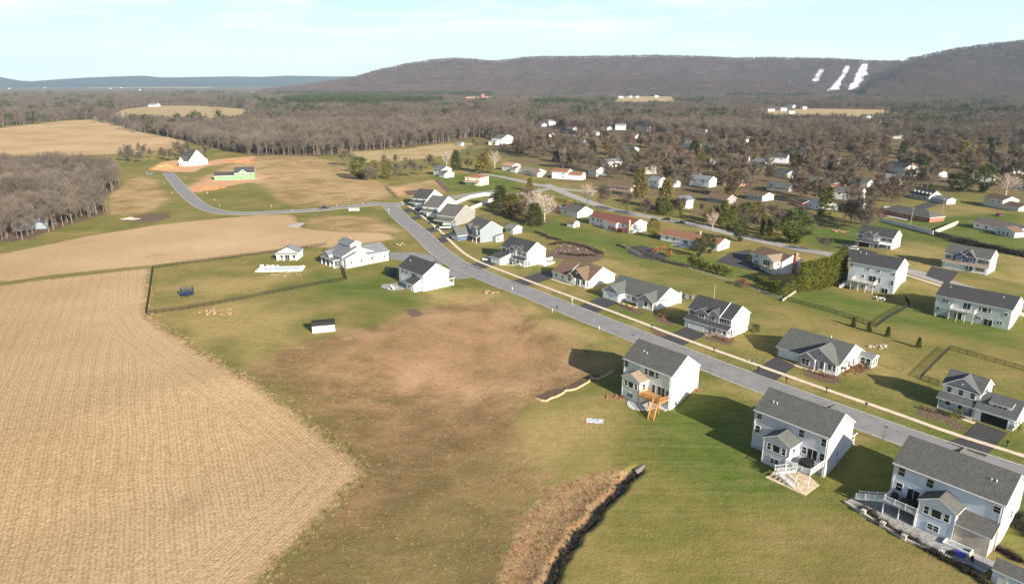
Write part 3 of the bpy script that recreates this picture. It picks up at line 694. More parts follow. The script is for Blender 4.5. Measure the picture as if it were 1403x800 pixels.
        return a.build(name, m or WHITE, par or s.e)
    def deck(s, x0, x1, y0, y1, z, zg, boards, railm, gap=None, stairs=None, postm=None):
        d = MB(); n = int((y1-y0)/.15)
        for i in range(n): d.box(x0, x1, y0+i*.15, y0+i*.15+.135, z-.04, z)
        d.box(x0, x1, y0-.04, y0, z-.28, z); d.box(x0, x0+.04, y0, y1, z-.28, z-.042); d.box(x1-.04, x1, y0, y1, z-.28, z-.042)
        o = d.build('deck', boards, s.e)
        k = max(1, round((x1-x0)/2.6))
        for i in range(k+1):
            x = x0+.1+(x1-x0-.2)*i/k; MB().box(x-.08, x+.08, y0+.1, y0+.26, zg-s.z-.3, z-.28).build('post', postm or railm, o)
        pts = [(x0+.05, y1), (x0+.05, y0+.05), (x1-.05, y0+.05), (x1-.05, y1)]
        s.rail([(p[0], p[1], z) for p in pts], z, m=railm, par=o)
        return o
    def stairs(s, a, b, wd, m, railm=None):
        """flight from a (top) to b (bottom); wd in plan across"""
        A, B = Vector(a), Vector(b); d = B-A; hd = Vector((d.x, d.y, 0)); n = max(3, int(abs(d.z)/.19)); hd.normalize(); px = Vector((-hd.y, hd.x, 0))*wd/2
        mb = MB()
        for i in range(n):
            c = A+d*((i+.5)/n); c.z = A.z+d.z*(i+1)/n; r = hd*(Vector((d.x, d.y, 0)).length/n*.55)
            vs = [c-px-r, c+px-r, c+px+r, c-px+r]; vs += [v-Vector((0, 0, .05)) for v in vs]
            mb.add(vs, [(0, 3, 2, 1), (0, 1, 5, 4), (1, 2, 6, 5), (2, 3, 7, 6), (3, 0, 4, 7), (4, 5, 6, 7)])
        for q in (-px, px): mb.bar(A+q-Vector((0, 0, .15)), B+q-Vector((0, 0, .05)), .05, .28)
        o = mb.build('stairs', m, s.e)
        if railm:
            for q in (-px, px): s.rail([tuple(A+q), tuple(B+q)], 0, m=railm, par=o, sp=.16)
        return s
    def vent(s, x, y, z, h=.5):
        MB().tube((x, y, z-.3), (x, y, z+h), .09, .09, 8).build('vent_pipe', WHITE, s.e); return s
    def chimney(s, x, y, z0, z1, m, t=.9):
        a = MB(); a.box(x-t/2, x+t/2, y-t/2, y+t/2, z0, z1-.15, 0); a.box(x-t/2-.07, x+t/2+.07, y-t/2-.07, y+t/2+.07, z1-.15, z1, 1); a.box(x-t/4, x+t/4, y-t/4, y+t/4, z1, z1+.2, 0)
        a.build('chimney', [m, SILL], s.e); return s
    def louvre(s, face, c, u, z, r=.3):
        loc, rz = s.pl(face, u, c, z); a = MB(); a.tube((0, 0, 0), (0, -.05, 0), r, r, 8)
        a.build('gable_vent', WHITE, s.e, loc, rz); return s
    def slab_(s, name, pts, z0, z1, m): MB().poly(pts, z0, z1).build(name, m, s.e); return s
    def found(s, x0, x1, y0, y1, z0, z1, m=None):
        e = .02; MB().box(x0-e, x1+e, y0-e, y1+e, z0, z1).build('foundation', m or SILL, s.e); return s
    def meter(s, face, c, u, z, m=None):
        loc, rz = s.pl(face, u, c, z); MB().box(-.2, .2, -.2, 0, -.35, .35).build('meter_box', m or mat('grey_box', (.4, .4, .4)), s.e, loc, rz); return s

DK = (.085, .085, .085)
rDark = shingle((.060, .060, .062)); rGrey = shingle((.105, .102, .094)); rGreen = shingle((.102, .108, .098)); rPale = shingle((.185, .19, .20))
rBrown = shingle((.16, .105, .075)); rRust = shingle((.24, .115, .07)); rRed = shingle((.18, .075, .055)); rTan = shingle((.25, .19, .14)); rMid = shingle((.095, .098, .10)); rSlate = shingle((.13, .145, .17))
sWhite = siding((.74, .74, .72)); sSage = siding((.60, .63, .58)); sLav = siding((.53, .52, .58)); sBlue = siding((.55, .60, .68)); sGrey = siding((.30, .29, .31)); sNavy = siding((.075, .10, .17))
sTaupe = siding((.27, .255, .235)); sSky = siding((.225, .26, .275)); sDim = siding((.47, .50, .52)); sDark = siding((.10, .09, .10)); sCream = siding((.76, .68, .48)); sMint = siding((.48, .60, .56)); sGray2 = siding((.28, .29, .31))
bBrick = brick((.30, .11, .075)); bTan = brick((.50, .30, .20)); stone = brick((.42, .38, .33))
ORANGE = mat('new_cedar', (.46, .235, .085), .7, .16, 2.); GREYDK = mat('grey_decking', (.33, .32, .34), .8, .12, 2.)
SHUT = mat('dark_shutter', (.03, .032, .04), .6, .1)
PATIO = mat('patio_concrete', (.52, .50, .47), .9, .12, .8); PAVER = mat('pavers', (.30, .29, .28), .9, .2, 2.2)

# near side of the road, backs towards us -----------------------------------
def bump(h, x0, x1, y0, zg, roof, wall, zb):
    h.blk(x0, x1, y0, .35, zb, 2.85, 'y', .55, .3, wall, roof, ends=(1, 0))
    m = (x0+x1)/2
    h.win('F', y0, m-1.55, 1.35, .75, 1.35); h.win('F', y0, m, 1.35, 1.45, 1.45, 1, key='p'); h.win('F', y0, m+1.55, 1.35, .75, 1.35)
    h.win('F', y0, m-.1, -1.35, 1.7, 1.0, 2); h.win('R', x1, y0+1.5, 1.3, .9, 1.5)
    # hidden ridge run back over the main roof foot
h1 = House.eave('two_storey_house', 'off-white two-storey house with new orange timber deck and stairs', 853.1, 491.1, 0, 5.8, -50.3)
h1.blk(0, 14.2, 0, 10.4, -3.3, 5.8, 'x', .70, .3, sSage, rGrey)
h1.blk(5.6, 10.2, 8, 11.2, 2.7, 5.8, 'y', .75, .3, sSage, rGrey, ends=(0, 1))
bump(h1, 2.3, 7.6, -3, 0, rTan, sSage, -3.3)
h1.win('F', 0, .75, 4.6).win('F', 0, 6.9, 4.6, .8, 1.4).win('F', 0, 8.5, 4.6, 1.5, 1.4, 1, key='p').win('F', 0, 10.1, 4.6, .8, 1.4)
h1.door('F', 0, 9.4, .02, .9, 2.05).door('F', 0, 11.6, .02, 1.9, 2.1, glass=True).win('F', 0, 13.4, 1.2, .7, 1.4)
h1.win('R', 14.2, 2.3, -1.7, .9, 1.0).meter('R', 14.2, 3.7, 4.6)
h1.door('F', 0, 10.5, -2.65, 1.9, 2.1, glass=True)
h1.vent(3.6, 2.8, 7.7).vent(4.7, 2.6, 7.6)
d = h1.deck(7.66, 13.9, -3.6, 0, 0, -2.7, ORANGE, ORANGE)
h1.stairs((12.9, -3.4, -.1), (14.6, -7.2, -2.75), 1.3, ORANGE, ORANGE)
h1.slab_('patio', [(8+3.6*math.cos(t), -1.2+5*math.sin(t)) for t in np.linspace(math.pi, 2*math.pi, 14)]+[(13.9, -1.2), (13.9, -.02), (4.4+3.3, -.02)], -3., -2.58, PATIO)
h1.slab_('porch', [(1, 10.42), (9, 10.42), (9, 12.6), (1, 12.6)], -.3, .25, SILL)
h1.blk(1, 13.9, 10.45, 12.6, 2.5, 2.6, 'shed2', .25, .2, None, None)
for x in (1.2, 5, 9): h1.post(x, 12.5, -.1, 2.7)
MB().add([(.8, 12.9, 2.6), (9.4, 12.9, 2.6), (9.4, 10.42, 3.3), (.8, 10.42, 3.3), (.8, 12.9, 2.45), (9.4, 12.9, 2.45), (9.4, 10.42, 3.15), (.8, 10.42, 3.15)], [(0, 3, 2, 1), (4, 5, 6, 7), (0, 1, 5, 4), (1, 2, 6, 5), (3, 0, 4, 7)]).build('porch_roof', rGrey, h1.e)

h2 = House.eave('two_storey_house', 'lavender-grey two-storey house with white railed deck stairs', 1032.2, 561.7, 0, 5.8, -49.7)
h2.blk(0, 15.4, 0, 10.1, -3.3, 5.8, 'x', .66, .3, sLav, rGreen)
h2.blk(9.2, 13.2, 7, 11.0, 2.7, 6.1, 'y', .8, .3, sLav, rGreen, ends=(0, 1))
h2.blk(9.2, 15.4, 10.1, 12.2, 0, 2.6, 'hip', .3, .2, None, rGreen)
h2.found(0, 15.4, 0, 10.1, -3.35, -2.0)
bump(h2, 4.6, 10.1, -3.9, 0, rGreen, sLav, -3.4)
h2.win('F', 0, 1.05, 4.7, 1., 1.).win('F', 0, .9, 1.75).win('F', 0, 10.1, 4.5).win('F', 0, 14.6, 4.4).win('F', 0, 11.0, 1.3, .9, 1.4).win('F', 0, 14.7, 1.3)
h2.door('F', 0, 12.7, .02, 1.9, 2.1, glass=True).door('F', 0, 12.2, -2.65, 1.9, 2.1, glass=True)
h2.meter('R', 15.4, 4.4, .9, mat('awning_blue', (.25, .3, .4))).meter('R', 15.4, 5.2, -1.0)
h2.vent(2.4, 2.4, 7.4).vent(3.2, 2.4, 7.4)
d = h2.deck(10.16, 15.2, -5.6, 0, 0, -2.7, GREYDK, WHITE)
MB().tube((13, -2.6, .05), (13, -2.6, .85), 1.35, 1.3, 16).build('spa_cover', BLACK, d)
h2.stairs((12.5, -5.5, -.1), (9.2, -7.2, -1.4), 1.3, WHITE, WHITE); h2.stairs((10.2, -7.2, -1.4), (13.8, -7.5, -2.75), 1.2, WHITE, WHITE)
h2.slab_('patio', [(8.2, -8.6), (16.2, -8.6), (16.2, -3.2), (10.2, -.05), (10.12, -3.9), (8.2, -4.4)], -3., -2.6, mat('tan_patio', (.55, .44, .30), .9, .15, 1.))
h2.slab_('porch', [(9.2, 10.12), (15.4, 10.12), (15.4, 12.2), (9.2, 12.2)], -.3, .25, SILL)
for x in (9.4, 12.2, 15.2): h2.post(x, 12.0, 0, 2.6)
h2.rail([(9.4, 12.0, .25), (15.2, 12.0, .25), (15.2, 10.2, .25)], .25)

h3 = House.eave('two_storey_house', 'large pale blue house with grey shingle roof at lower right', 1222.9, 634.5, 0, 5.8, -50)
h3.blk(0, 16.6, 0, 10.4, -3.3, 5.8, 'x', .66, .3, sBlue, rGrey)
h3.blk(5, 8.8, 7.4, 11.2, 2.7, 6.1, 'y', .8, .3, sBlue, rGrey, ends=(0, 1))
h3.blk(11.4, 16.4, -3.0, .1, -3.3, 1.0, 'shed', .42, .3, mat('stone_render', (.52, .44, .36), .9, .14, .6), rGrey)
bump(h3, 5.8, 11.3, -3.3, 0, rGrey, sBlue, -3.4)
h3.win('F', 0, 1.3, 4.6).win('F', 0, 5.9, 4.5).win('F', 0, 15.8, 4.5, 1., 1.).win('F', 0, 1.3, 1.6).door('F', 0, 3.7, .02, 1.9, 2.1, glass=True).door('F', 0, 3., -2.65, 1.9, 2.1, glass=True)
h3.win('R', 16.6, 3, -1.3, .9, 1.).win('R', 16.6, 6, 1.4)
h3.vent(13.6, 2.8, 7.6).vent(14.3, 2.8, 7.6)
h3.found(-.0, 16.6, 0, 10.4, -3.4, -2.2)
d = h3.deck(.4, 5.75, -3.7, 0, 0, -2.7, GREYDK, WHITE)
MB().tube((1.3, -1.2, .02), (1.3, -1.2, .75), .6, .5, 12).build('grill_cover', BLACK, d); MB().box(2.6, 4.4, -2.6, -1.2, .4, .75).build('outdoor_table', BLACK, d); MB().tube((4.9, -1.4, .02), (4.9, -1.4, .8), .55, .45, 10).build('chair_cover', BLACK, d)
h3.stairs((.4, -2.9, -.1), (-4.2, -2.9, -2.0), 1.3, WHITE, WHITE)
h3.slab_('patio', [(-5.2, -5.2), (6, -8.2), (17.5, -7.2), (18.0, -3.2), (11.5, -3.05), (11.35, -3.4), (5.7, -3.4), (5.7, -.05), (-.4, -.05), (-5.0, -.6)], -3.1, -2.58, PAVER)
wl = MB(); pts = [(-5.2, -5.3), (-1.5, -6.4), (2.2, -7.4), (6, -8.3), (11.5, -7.9), (17.6, -7.3)]
for a_, b_ in zip(pts[:-1], pts[1:]): wl.bar((a_[0], a_[1], -2.75), (b_[0], b_[1], -2.75), .45, .9)
o_ = wl.build('stone_garden_wall', stone); o_.location = (h3.o[0], h3.o[1], h3.z); o_.rotation_euler = (0, 0, R(-50)); tag(o_, 'low stone wall around the patio of the pale blue house', 'wall')
for i, p in enumerate([(-1.5, -6.4), (2.2, -7.4), (6, -8.3), (11.5, -7.9)]):
    a = MB(); a.box(-.35, .35, -.35, .35, -.6, .75); a.box(-.42, .42, -.42, .42, .75, .85); a.tube((0, 0, .85), (0, 0, 1.05), .12, .08, 8)
    q = h3.w(p[0], p[1], -2.6); o_ = a.build('stone_pier', stone, None, q, R(-50)); tag(o_, 'square stone pier in the low wall of the pale blue house patio', 'pier', 'stone piers along the patio wall')
# shed at the lower right corner
sh = House.base('garden_shed', 'pale blue shed at the lower right corner of the view', 1357, 796, -50)
sh.blk(0, 5.2, 0, 3.4, -.3, 2.3, 'x', .6, .2, sBlue, rGrey).win('F', 0, 3.6, 1.4, .7, .8).door('F', 0, 1.4, 0, 1.2, 1.9, (.6, .6, .6))

def corners(h, L_, D_, zb, ze, ys=0.):
    for i, (x, y) in enumerate(((0, ys), (L_, ys), (L_, D_))):
        MB().box(x-.06, x+.06, y-.06, y+.06, zb, ze).build('corner_board', WHITE, h.e)
    for x in (.3, L_-.3): MB().bar((x, -.1, zb+.3), (x, -.1, ze-.1), .09, .07).build('downspout', WHITE, h.e)
    MB().bar((-.3, -.36, ze-.05), (L_+.3, -.36, ze-.05), .12, .12).build('gutter', WHITE, h.e)
corners(h1, 14.2, 10.4, -3.3, 5.8); corners(h2, 15.4, 10.1, -3.3, 5.8); corners(h3, 16.6, 10.4, -3.3, 5.8)
for h_, x0, x1, y0 in ((h1, 2.3, 7.6, -3), (h2, 4.6, 10.1, -3.9), (h3, 5.8, 11.3, -3.3)):
    for x in (x0, x1): MB().box(x-.06, x+.06, y0-.06, y0+.06, -3.4, 2.85).build('corner_board', WHITE, h_.e)
# white house on the bend
hl = House.eave('two_storey_house', 'bright white house with dark roof and side lean-to on the road bend', 544.8, 365.6, 0, 5.8, -50)
hl.blk(0, 16.0, 0, 10.9, -2.6, 5.8, 'x', .62, .3, sWhite, rDark)
hl.blk(9.4, 14.6, -3, .1, -2, 2.7, 'shed', .5, .25, sWhite, rDark)
hl.blk(5, 9, 8, 11.6, 2.7, 6.0, 'y', .7, .3, sWhite, rDark, ends=(0, 1))
for x, z in ((2.7, 4.6), (5.2, 4.6), (2.1, 1.55), (5.4, 1.4), (14.9, 1.2)): hl.win('F', 0, x, z, .8, 1.3)
hl.win('F', 0, 9.0, 4.5, .7, 1.4).win('F', 0, 10.3, 4.5, 1.3, 1.4, 1, key='p').win('F', 0, 11.6, 4.5, .7, 1.4).door('F', 0, 7.6, .02, 1.8, 2.1, glass=True)
hl.win('F', -3, 12, 1.2, 2.2, 1.2, 3).vent(3, 3.2, 7.9)
hl.slab_('porch', [(9, 10.95), (16, 10.95), (16, 13), (9, 13)], -.5, .25, SILL)
hl.blk(9, 16.2, 10.9, 13, 2.6, 2.7, 'hip', .25, .15, None, rDark)
for x in (9.2, 12.5, 16.0): hl.post(x, 12.8, 0, 2.7)
hl.rail([(9.2, 12.8, .25), (16, 12.8, .25), (16, 11, .25)], .25)
hl.slab_('patio', [(-1, -7), (2.5, -8.8), (7.5, -8.2), (9, -5), (8.5, -.1), (2, -.1)], -.6, .08, PAVER)

# low grey farmhouse
hg = House.base('farmhouse', 'low pale grey farmhouse with cupola dormer beside the fenced yard', 474.2, 368.4, 42, 0)
gS = siding((.36, .345, .33)); gR = shingle((.165, .17, .185))
hg.blk(0, 10, 0, 12, -.3, 4.0, 'y', .34, .35, gS, gR)
hg.blk(-.5, 13.4, 1.6, 14, -.3, 4.6, 'y', .42, .35, gS, gR)
hg.blk(10, 19.7, .2, 12.5, -.3, 4.0, 'x', .42, .35, gS, gR)
hg.blk(4.6, 9.4, 3.8, 13.4, 3, 8.2, 'y', .55, .3, gS, gR)
hg.blk(-2.2, 3, 9, 14.6, 3.0, 4.2, 'x', .5, .3, gS, gR)
for x in (2.4, 7.0): hg.win('F', 0, x, 2.1, .7, 1.2)
hg.win('F', .2, 11.9, 2.2, .9, 1.3).win('F', .2, 17.6, 2.2, .7, 1.1)
for y in (3, 6, 9): hg.win('L', -.5, y, 1.6, 1.1, 1.6)
hg.slab_('porch', [(-3, 4), (-.55, 4), (-.55, 14.4), (-3, 14.4)], -.3, .12, SILL)
hg.blk(-3.2, -.5, 4, 14.4, 2.8, 3.0, 'flat', .0, .2, None, gR)
for y in (4.2, 7.4, 10.8, 14.2): hg.post(-2.9, y, 0, 3.0, .35)
hg.vent(4.0, 1.8, 5.2).vent(7.6, 8, 9.3)

# far side of the road, fronts towards us -----------------------------------
f1 = House.base('two_storey_house', 'white and grey house with front porch and open dark double garage', 1282.9, 558.2, -50)
f1.blk(0, 7.3, 1.9, 9.5, -.3, 5.4, 'x', .62, .3, sWhite, rMid)
f1.blk(0, 7.3, 1.85, 6.0, 2.6, 5.4, 'y', .68, .3, sWhite, rMid, ends=(1, 0), gable=sGrey)
f1.blk(7.3, 14.6, .0, 9.2, -.3, 2.75, 'x', .56, .3, sWhite, rMid)
f1.blk(-.1, 7.6, .05, 1.9, 2.6, 2.62, 'shed', .42, .3, None, rMid, ends=(1, 0))
f1.blk(9.3, 13.2, 1.6, 5.0, 3.2, 4.3, 'shed', .25, .2, sWhite, rMid)
f1.win('F', 1.6, 10.3, 3.95, .75, .55).win('F', 1.6, 11.25, 3.95, .75, .55).win('F', 1.6, 12.2, 3.95, .75, .55)
for x in (1.3, 3.6, 5.9): f1.win('F', 1.85, x, 4.4, .85, 1.3)
f1.louvre('F', 1.85, 3.65, 6.4, .35)
f1.win('F', 1.9, 1.5, 1.4, .9, 1.5).win('F', 1.9, 3.9, 1.4, .9, 1.5).door('F', 1.9, 6.2, .2, 1., 2.1, (.2, .27, .33))
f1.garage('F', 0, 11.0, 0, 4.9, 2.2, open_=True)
f1.slab_('porch', [(0, .0), (7.2, .0), (7.2, 1.88), (0, 1.88)], -.2, .22, stone)
for x in (.15, 3.9, 7.0): f1.post(x, .12, .2, 2.6)
f1.rail([(.15, .12, .22), (5.2, .12, .22)], .22); f1.rail([(.1, .15, .22), (.1, 1.8, .22)], .22)
f1.stairs((6.2, -.05, .22), (6.2, -1.2, -.05), 1.6, SILL)
f1.slab_('front_walk', [(5.4, -1.2), (8.2, -1.2), (8.2, -2.4), (5.6, -2.2)], -.2, .03, WALK)

f2 = House.base('bungalow', 'wide grey bungalow with white double garage and rear sunroom', 1062.3, 487.4, -50)
f2.blk(0, 16.6, .5, 14.5, -.3, 2.6, 'x', .52, .36, sWhite, rGreen)
f2.blk(-.03, 6.6, .44, 4, -.3, 2.55, 'none', 0, 0, sTaupe, None)
f2.blk(6.6, 16.6, -.5, 5.4, 2.5, 2.62, 'y', .66, .3, sGrey, rGreen, ends=(1, 0), gable=sGrey)
f2.blk(6.7, 11.0, -1.0, 1.0, -.3, 2.6, 'y', .62, .3, sGrey, rGreen, ends=(1, 0))
f2.garage('F', .44, 3.3, 0, 5.2, 2.25, panes=False)
f2.win('F', -1.0, 8.8, 1.35, 1.9, 1.6, 2).win('F', -.5, 11.9, 4.4, .8, .7).door('F', .5, 12.4, .1, 1., 2.1, (.12, .14, .17)).win('F', .5, 14.4, 1.3, .9, 1.5).win('F', .5, 15.7, 1.3, .8, 1.5)
f2.slab_('porch', [(11.05, -1.1), (16.8, -1.1), (16.8, .48), (11.05, .48)], -.2, .12, SILL)
for x in (11.2, 13.6, 16.55): f2.post(x, -.85, .0, 2.6, .2)
f2.blk(16.6, 20.2, 11.2, 14.3, -.3, 2.5, 'x', .5, .25, sWhite, rPale, ends=(0, 1))
f2.win('F', 11.2, 17.8, 1.4, 1., 1.5).win('F', 11.2, 19.2, 1.4, 1., 1.5).win('R', 20.2, 12, 1.4, .9, 1.5).win('R', 20.2, 13.4, 1.4, .9, 1.5)
f2.win('R', 16.6, 6, 1.4).win('R', 16.6, 8.6, 1.4).vent(10, 9, 6)
f2.slab_('front_walk', [(6.4, -1.7), (11.2, -1.7), (11.2, -1.15), (12.6, -1.15), (12.6, -2.6), (6.4, -2.6)], -.2, .03, WALK)

f3 = House.base('two_storey_house', 'white two-storey house with twin grey front gables and white garage', 937.6, 447.2, -49)
f3.blk(0, 14.3, 1.6, 11.3, -.3, 5.5, 'x', .62, .3, sWhite, rDark)
f3.blk(-.1, 14.5, 0, 1.62, -.0, 2.62, 'shed', .5, .25, None, rDark)
f3.blk(0, 7.6, 0, 1.7, -.3, 2.6, 'none', .1, .1, siding((.60, .60, .60)), None)
f3.blk(2.7, 7.0, 1.2, 6, 2.9, 5.4, 'y', .62, .28, sTaupe, rDark, ends=(1, 0), gable=sGrey)
f3.blk(7.0, 10.6, 1.25, 6.5, 2.9, 5.5, 'y', .95, .28, sGrey, rDark, ends=(1, 0), gable=sGrey)
MB().bar((10.75, 1.2, 5.45), (10.75, 6.5, 8.75), .18, .14).build('roof_trim', WHITE, f3.e)
f3.garage('F', 0, 4.0, 0, 5.0, 2.2)
for x, y_, n in ((1.35, 1.6, 1), (4.85, 1.2, 2), (8.8, 1.25, 1), (11.7, 1.6, 1), (13.4, 1.6, 1)): f3.win('F', y_, x, 4.45, .9*n, 1.3, n, SHUT if n == 1 and y_ == 1.6 else None)
f3.door('F', 1.6, 9.4, .2, 1., 2.1, (.05, .05, .06)).win('F', 1.6, 12.0, 1.4, 1.9, 1.5, 2, SHUT)
f3.slab_('porch', [(7.7, .0), (14.3, .0), (14.3, 1.58), (7.7, 1.58)], -.2, .2, SILL)
for x in (7.9, 10.4, 12.4, 14.2): f3.post(x, .1, .1, 2.6)
f3.rail([(10.4, .1, .2), (14.2, .1, .2), (14.2, 1.5, .2)], .2)
f3.door('R', 14.3, 2.2, .2, .9, 2.1, (.06, .06, .07)).win('R', 14.3, 3.8, 1.4, .7, 1.).meter('R', 14.3, 8.2, 1.8, mat('awning_grey', (.2, .2, .22)))
f3.slab_('front_walk', [(7.2, -1.9), (9.8, -1.4), (9.8, -.05), (8.2, -.05), (7.2, -.9)], -.2, .03, WALK)

f4 = House.base('bungalow', 'pale bungalow with grey shingle gables over garage and entry porch', 825.2, 407.1, -50)
f4.blk(0, 20.6, 3.0, 15.5, -.3, 2.7, 'x', .55, .32, sWhite, rGreen)
f4.blk(0, 7.3, 0, 8, -.3, 2.7, 'y', .70, .32, siding((.70, .69, .66)), rGreen, ends=(1, 0), gable=sGrey)
f4.blk(14, 20.7, 1.0, 8, 2.5, 2.7, 'y', .68, .32, sGrey, rGreen, ends=(1, 0), gable=sGrey)
f4.louvre('F', 0, 3.65, 4.2, .32).win('F', 1, 17.35, 4.1, .7, .8)
f4.garage('F', 0, 2.1, 0, 2.6, 2.2, panes=False).garage('F', 0, 5.2, 0, 2.6, 2.2, panes=False)
f4.win('F', 3, 8.9, 1.7, .8, 1.).win('F', 3, 11.9, 1.5, 2.6, 1.3, 3)
f4.door('F', 3, 16.4, .1, 1., 2.1, (.05, .05, .06)).win('F', 3, 18.9, 1.4, 1.7, 1.5, 2)
for x in (14.2, 16.9, 20.5): f4.post(x, 1.2, 0, 2.6, .25)
f4.slab_('porch', [(14, .9), (20.6, .9), (20.6, 2.98), (14, 2.98)], -.2, .15, SILL)
f4.rail([(14.2, 1.1, .15), (16.9, 1.1, .15)], .15)
f4.slab_('front_walk', [(7.2, -.6), (15.2, -.6), (15.2, .85), (14.2, .85), (14.2, .3), (7.2, .3)], -.2, .03, WALK)
f4.chimney(20.9, 14.8, -.3, 3.6, sWhite, .7)

f5 = House.base('bungalow', 'white bungalow with brown roof and dark shingled entry gable', 756.5, 381, -50)
f5.blk(0, 7.5, .2, 13, -.3, 2.7, 'x', .50, .32, siding((.62, .62, .62)), rBrown, ends=(1, 0))
f5.blk(7.5, 17.8, 1, 14.5, -.3, 2.7, 'x', .56, .32, sWhite, rBrown, ends=(0, 1))
f5.blk(7.6, 17.2, .1, 6.2, -.0, 2.7, 'y', .72, .32, None, rBrown, ends=(1, 0))
f5.blk(7.6, 17.2, .3, 6.2, 2.6, 2.7, 'y', .70, .3, sDark, None, gable=sDark)
f5.blk(7.55, 11.6, -.3, 1, -.3, 2.5, 'y', .62, .28, siding((.66, .66, .66)), rBrown, ends=(1, 0), gable=sDark)
f5.louvre('F', .3, 12.4, 4.6, .45)
for x in (2, 5.4): f5.win('F', .2, x, 1.6, .8, 1.3)
f5.win('F', -.3, 9.6, 1.5, 1.6, 1.4, 2).door('F', 1, 13.2, .1, 1., 2.1, (.05, .05, .06)).win('F', 1, 15.6, 1.4, 1.3, 1.4)
for x in (12, 14.6, 17.3): f5.post(x, -.1, 0, 2.6, .3)
f5.slab_('porch', [(11.8, -.3), (17.6, -.3), (17.6, .98), (11.8, .98)], -.2, .15, SILL)
f5.win('R', 17.8, 8.6, 1.3, .5, .6).win('R', 17.8, 11, 1.3, .9, .6)
f5.garage('L', 0, 8.5, 0, 5, 2.2)
f5.slab_('front_walk', [(-1.6, -1.2), (8.5, -1.9), (12, -1.6), (12, -.9), (8.5, -1.1), (-1.6, -.3)], -.2, .03, WALK)

o6 = G(718.5, 366.3)[:2]
c_, s_ = rot(-48)
f6 = House('two_storey_house', 'white two-storey house with dark roof and jutting single garage', (o6[0]-15.3*c_, o6[1]-15.3*s_), -48, 0)
f6.blk(0, 15.3, 1.4, 11.5, -.3, 5.8, 'x', .66, .3, sWhite, rDark)
f6.blk(5.2, 9.2, .9, 6, 2.9, 5.6, 'y', .75, .28, sGray2, rDark, ends=(1, 0), gable=sDark)
f6.blk(9.0, 12.6, 1.3, 6.5, 5.2, 5.9, 'y', .9, .28, sGray2, rDark, ends=(1, 0))
f6.blk(.2, 6.2, -4.6, 1.5, -.3, 2.6, 'shed', .22, .28, sWhite, rDark)
f6.blk(8.2, 15.4, -.2, 1.42, 2.55, 2.6, 'shed', .4, .28, None, rDark)
f6.garage('F', -4.6, 3.2, 0, 4.8, 2.2, panes=False)
for x, y_ in ((1.6, 1.4), (4.0, 1.4), (7.2, .9), (10.9, 1.4), (13.7, 1.4)): f6.win('F', y_, x, 4.5, 1.5 if x in (7.2,) else .95, 1.4, 2 if x == 7.2 else 1, SHUT if x in (1.6, 13.7, 10.9) else None)
f6.door('F', 1.4, 10, .2, 1., 2.1).win('F', 1.4, 12.8, 1.4, .9, 1.4, 1, SHUT).win('F', 1.4, 7.3, 1.4, .9, 1.3)
f6.door('R', 15.3, .8+1.6, .1, .9, 2.1, (.06, .06, .07))
f6.slab_('porch', [(8.2, -.2), (15.3, -.2), (15.3, 1.38), (8.2, 1.38)], -.2, .2, SILL)
for x in (8.4, 10.8, 13.2, 15.2): f6.post(x, -.05, .1, 2.6)
f6.rail([(15.3+4, 9, 0), (15.3+4, 13, 0), (12, 13, 0)], 0, .9)
f6.slab_('porch', [(15.35, 7), (19.2, 7), (19.2, 11.5), (15.35, 11.5)], -.2, .5, WHITE)
f6.slab_('front_walk', [(5.8, -5), (10.6, -1.9), (11, -.25), (9.6, -.25), (9.6, -1.3), (5.8, -3.8)], -.2, .03, WALK)

f7 = House.base('two_storey_house', 'light blue house with dark blue front garage wing', 657.1, 332.8, -58)
f7.o = f7.w(-13.5, 0)[:2]; f7.e.location = (f7.o[0], f7.o[1], 0)
f7.blk(0, 13.5, .3, 12.2, -.3, 5.7, 'x', .60, .3, sSky, rGrey)
f7.blk(1, 5.5, -.4, 6, 2.8, 5.4, 'y', .8, .3, sGray2, rGrey, ends=(1, 0), gable=sNavy)
f7.blk(7, 11.5, -.4, 6, 2.8, 5.4, 'y', .7, .3, sGray2, rGrey, ends=(1, 0))
f7.blk(-1, 5.4, -7, .4, -.3, 2.7, 'y', .95, .3, siding((.09, .12, .18)), rGreen, ends=(1, 0))
f7.garage('F', -7, 2.2, 0, 4.8, 2.2)
f7.blk(6, 13.4, -1.6, .3, 2.5, 2.6, 'shed', .4, .25, None, rGrey)
for x in (6.2, 9.8, 13.2): f7.post(x, -1.5, 0, 2.6)
f7.door('F', .3, 8.2, .1).win('F', .3, 11.2, 1.4, 1.6, 1.4, 2)
f7.blk(13.5, 16.0, 7.2, 11, -.3, 2.2, 'shed', .2, .2, sWhite, rPale)
f7.win('R', 16.0, 8.4, 1.1, .7, 1.2).win('R', 16.0, 9.8, 1.1, .7, 1.2)

def eave_house(name, label, lo, ro, z, eh, D, pitch, wall, roof, pxb=None, **k):
    """gable end facing right; lo = near eave corner, ro = far eave corner of the lit gable"""
def gable_house(name, label, fr, bk, Lx, eh, pitch, wall, roof, z=0.):
    a = at(fr[0], fr[1], z); b_ = at(bk[0], bk[1], z); D = math.dist(a, b_); an = math.degrees(math.atan2(b_[1]-a[1], b_[0]-a[0]))-90
    c, s_ = rot(an); h = House(name, label, (a[0]-Lx*c, a[1]-Lx*s_), an, z); h.L, h.D = Lx, D
    h.blk(0, Lx, 0, D, -.4, eh, 'x', pitch, .3, wall, roof); return h
f8 = gable_house('two_storey_house', 'taupe grey house with dark front porch behind parked van', (624, 310), (651, 301.8), 11, 4.7, .50, sTaupe, rGrey)
f8.blk(0, 11, -3.4, .1, 2.5, 2.6, 'shed', .35, .2, None, rGrey).blk(5.5, 11, -3.2, 0, -.3, 2.5, 'none', .1, .1, sNavy, None)
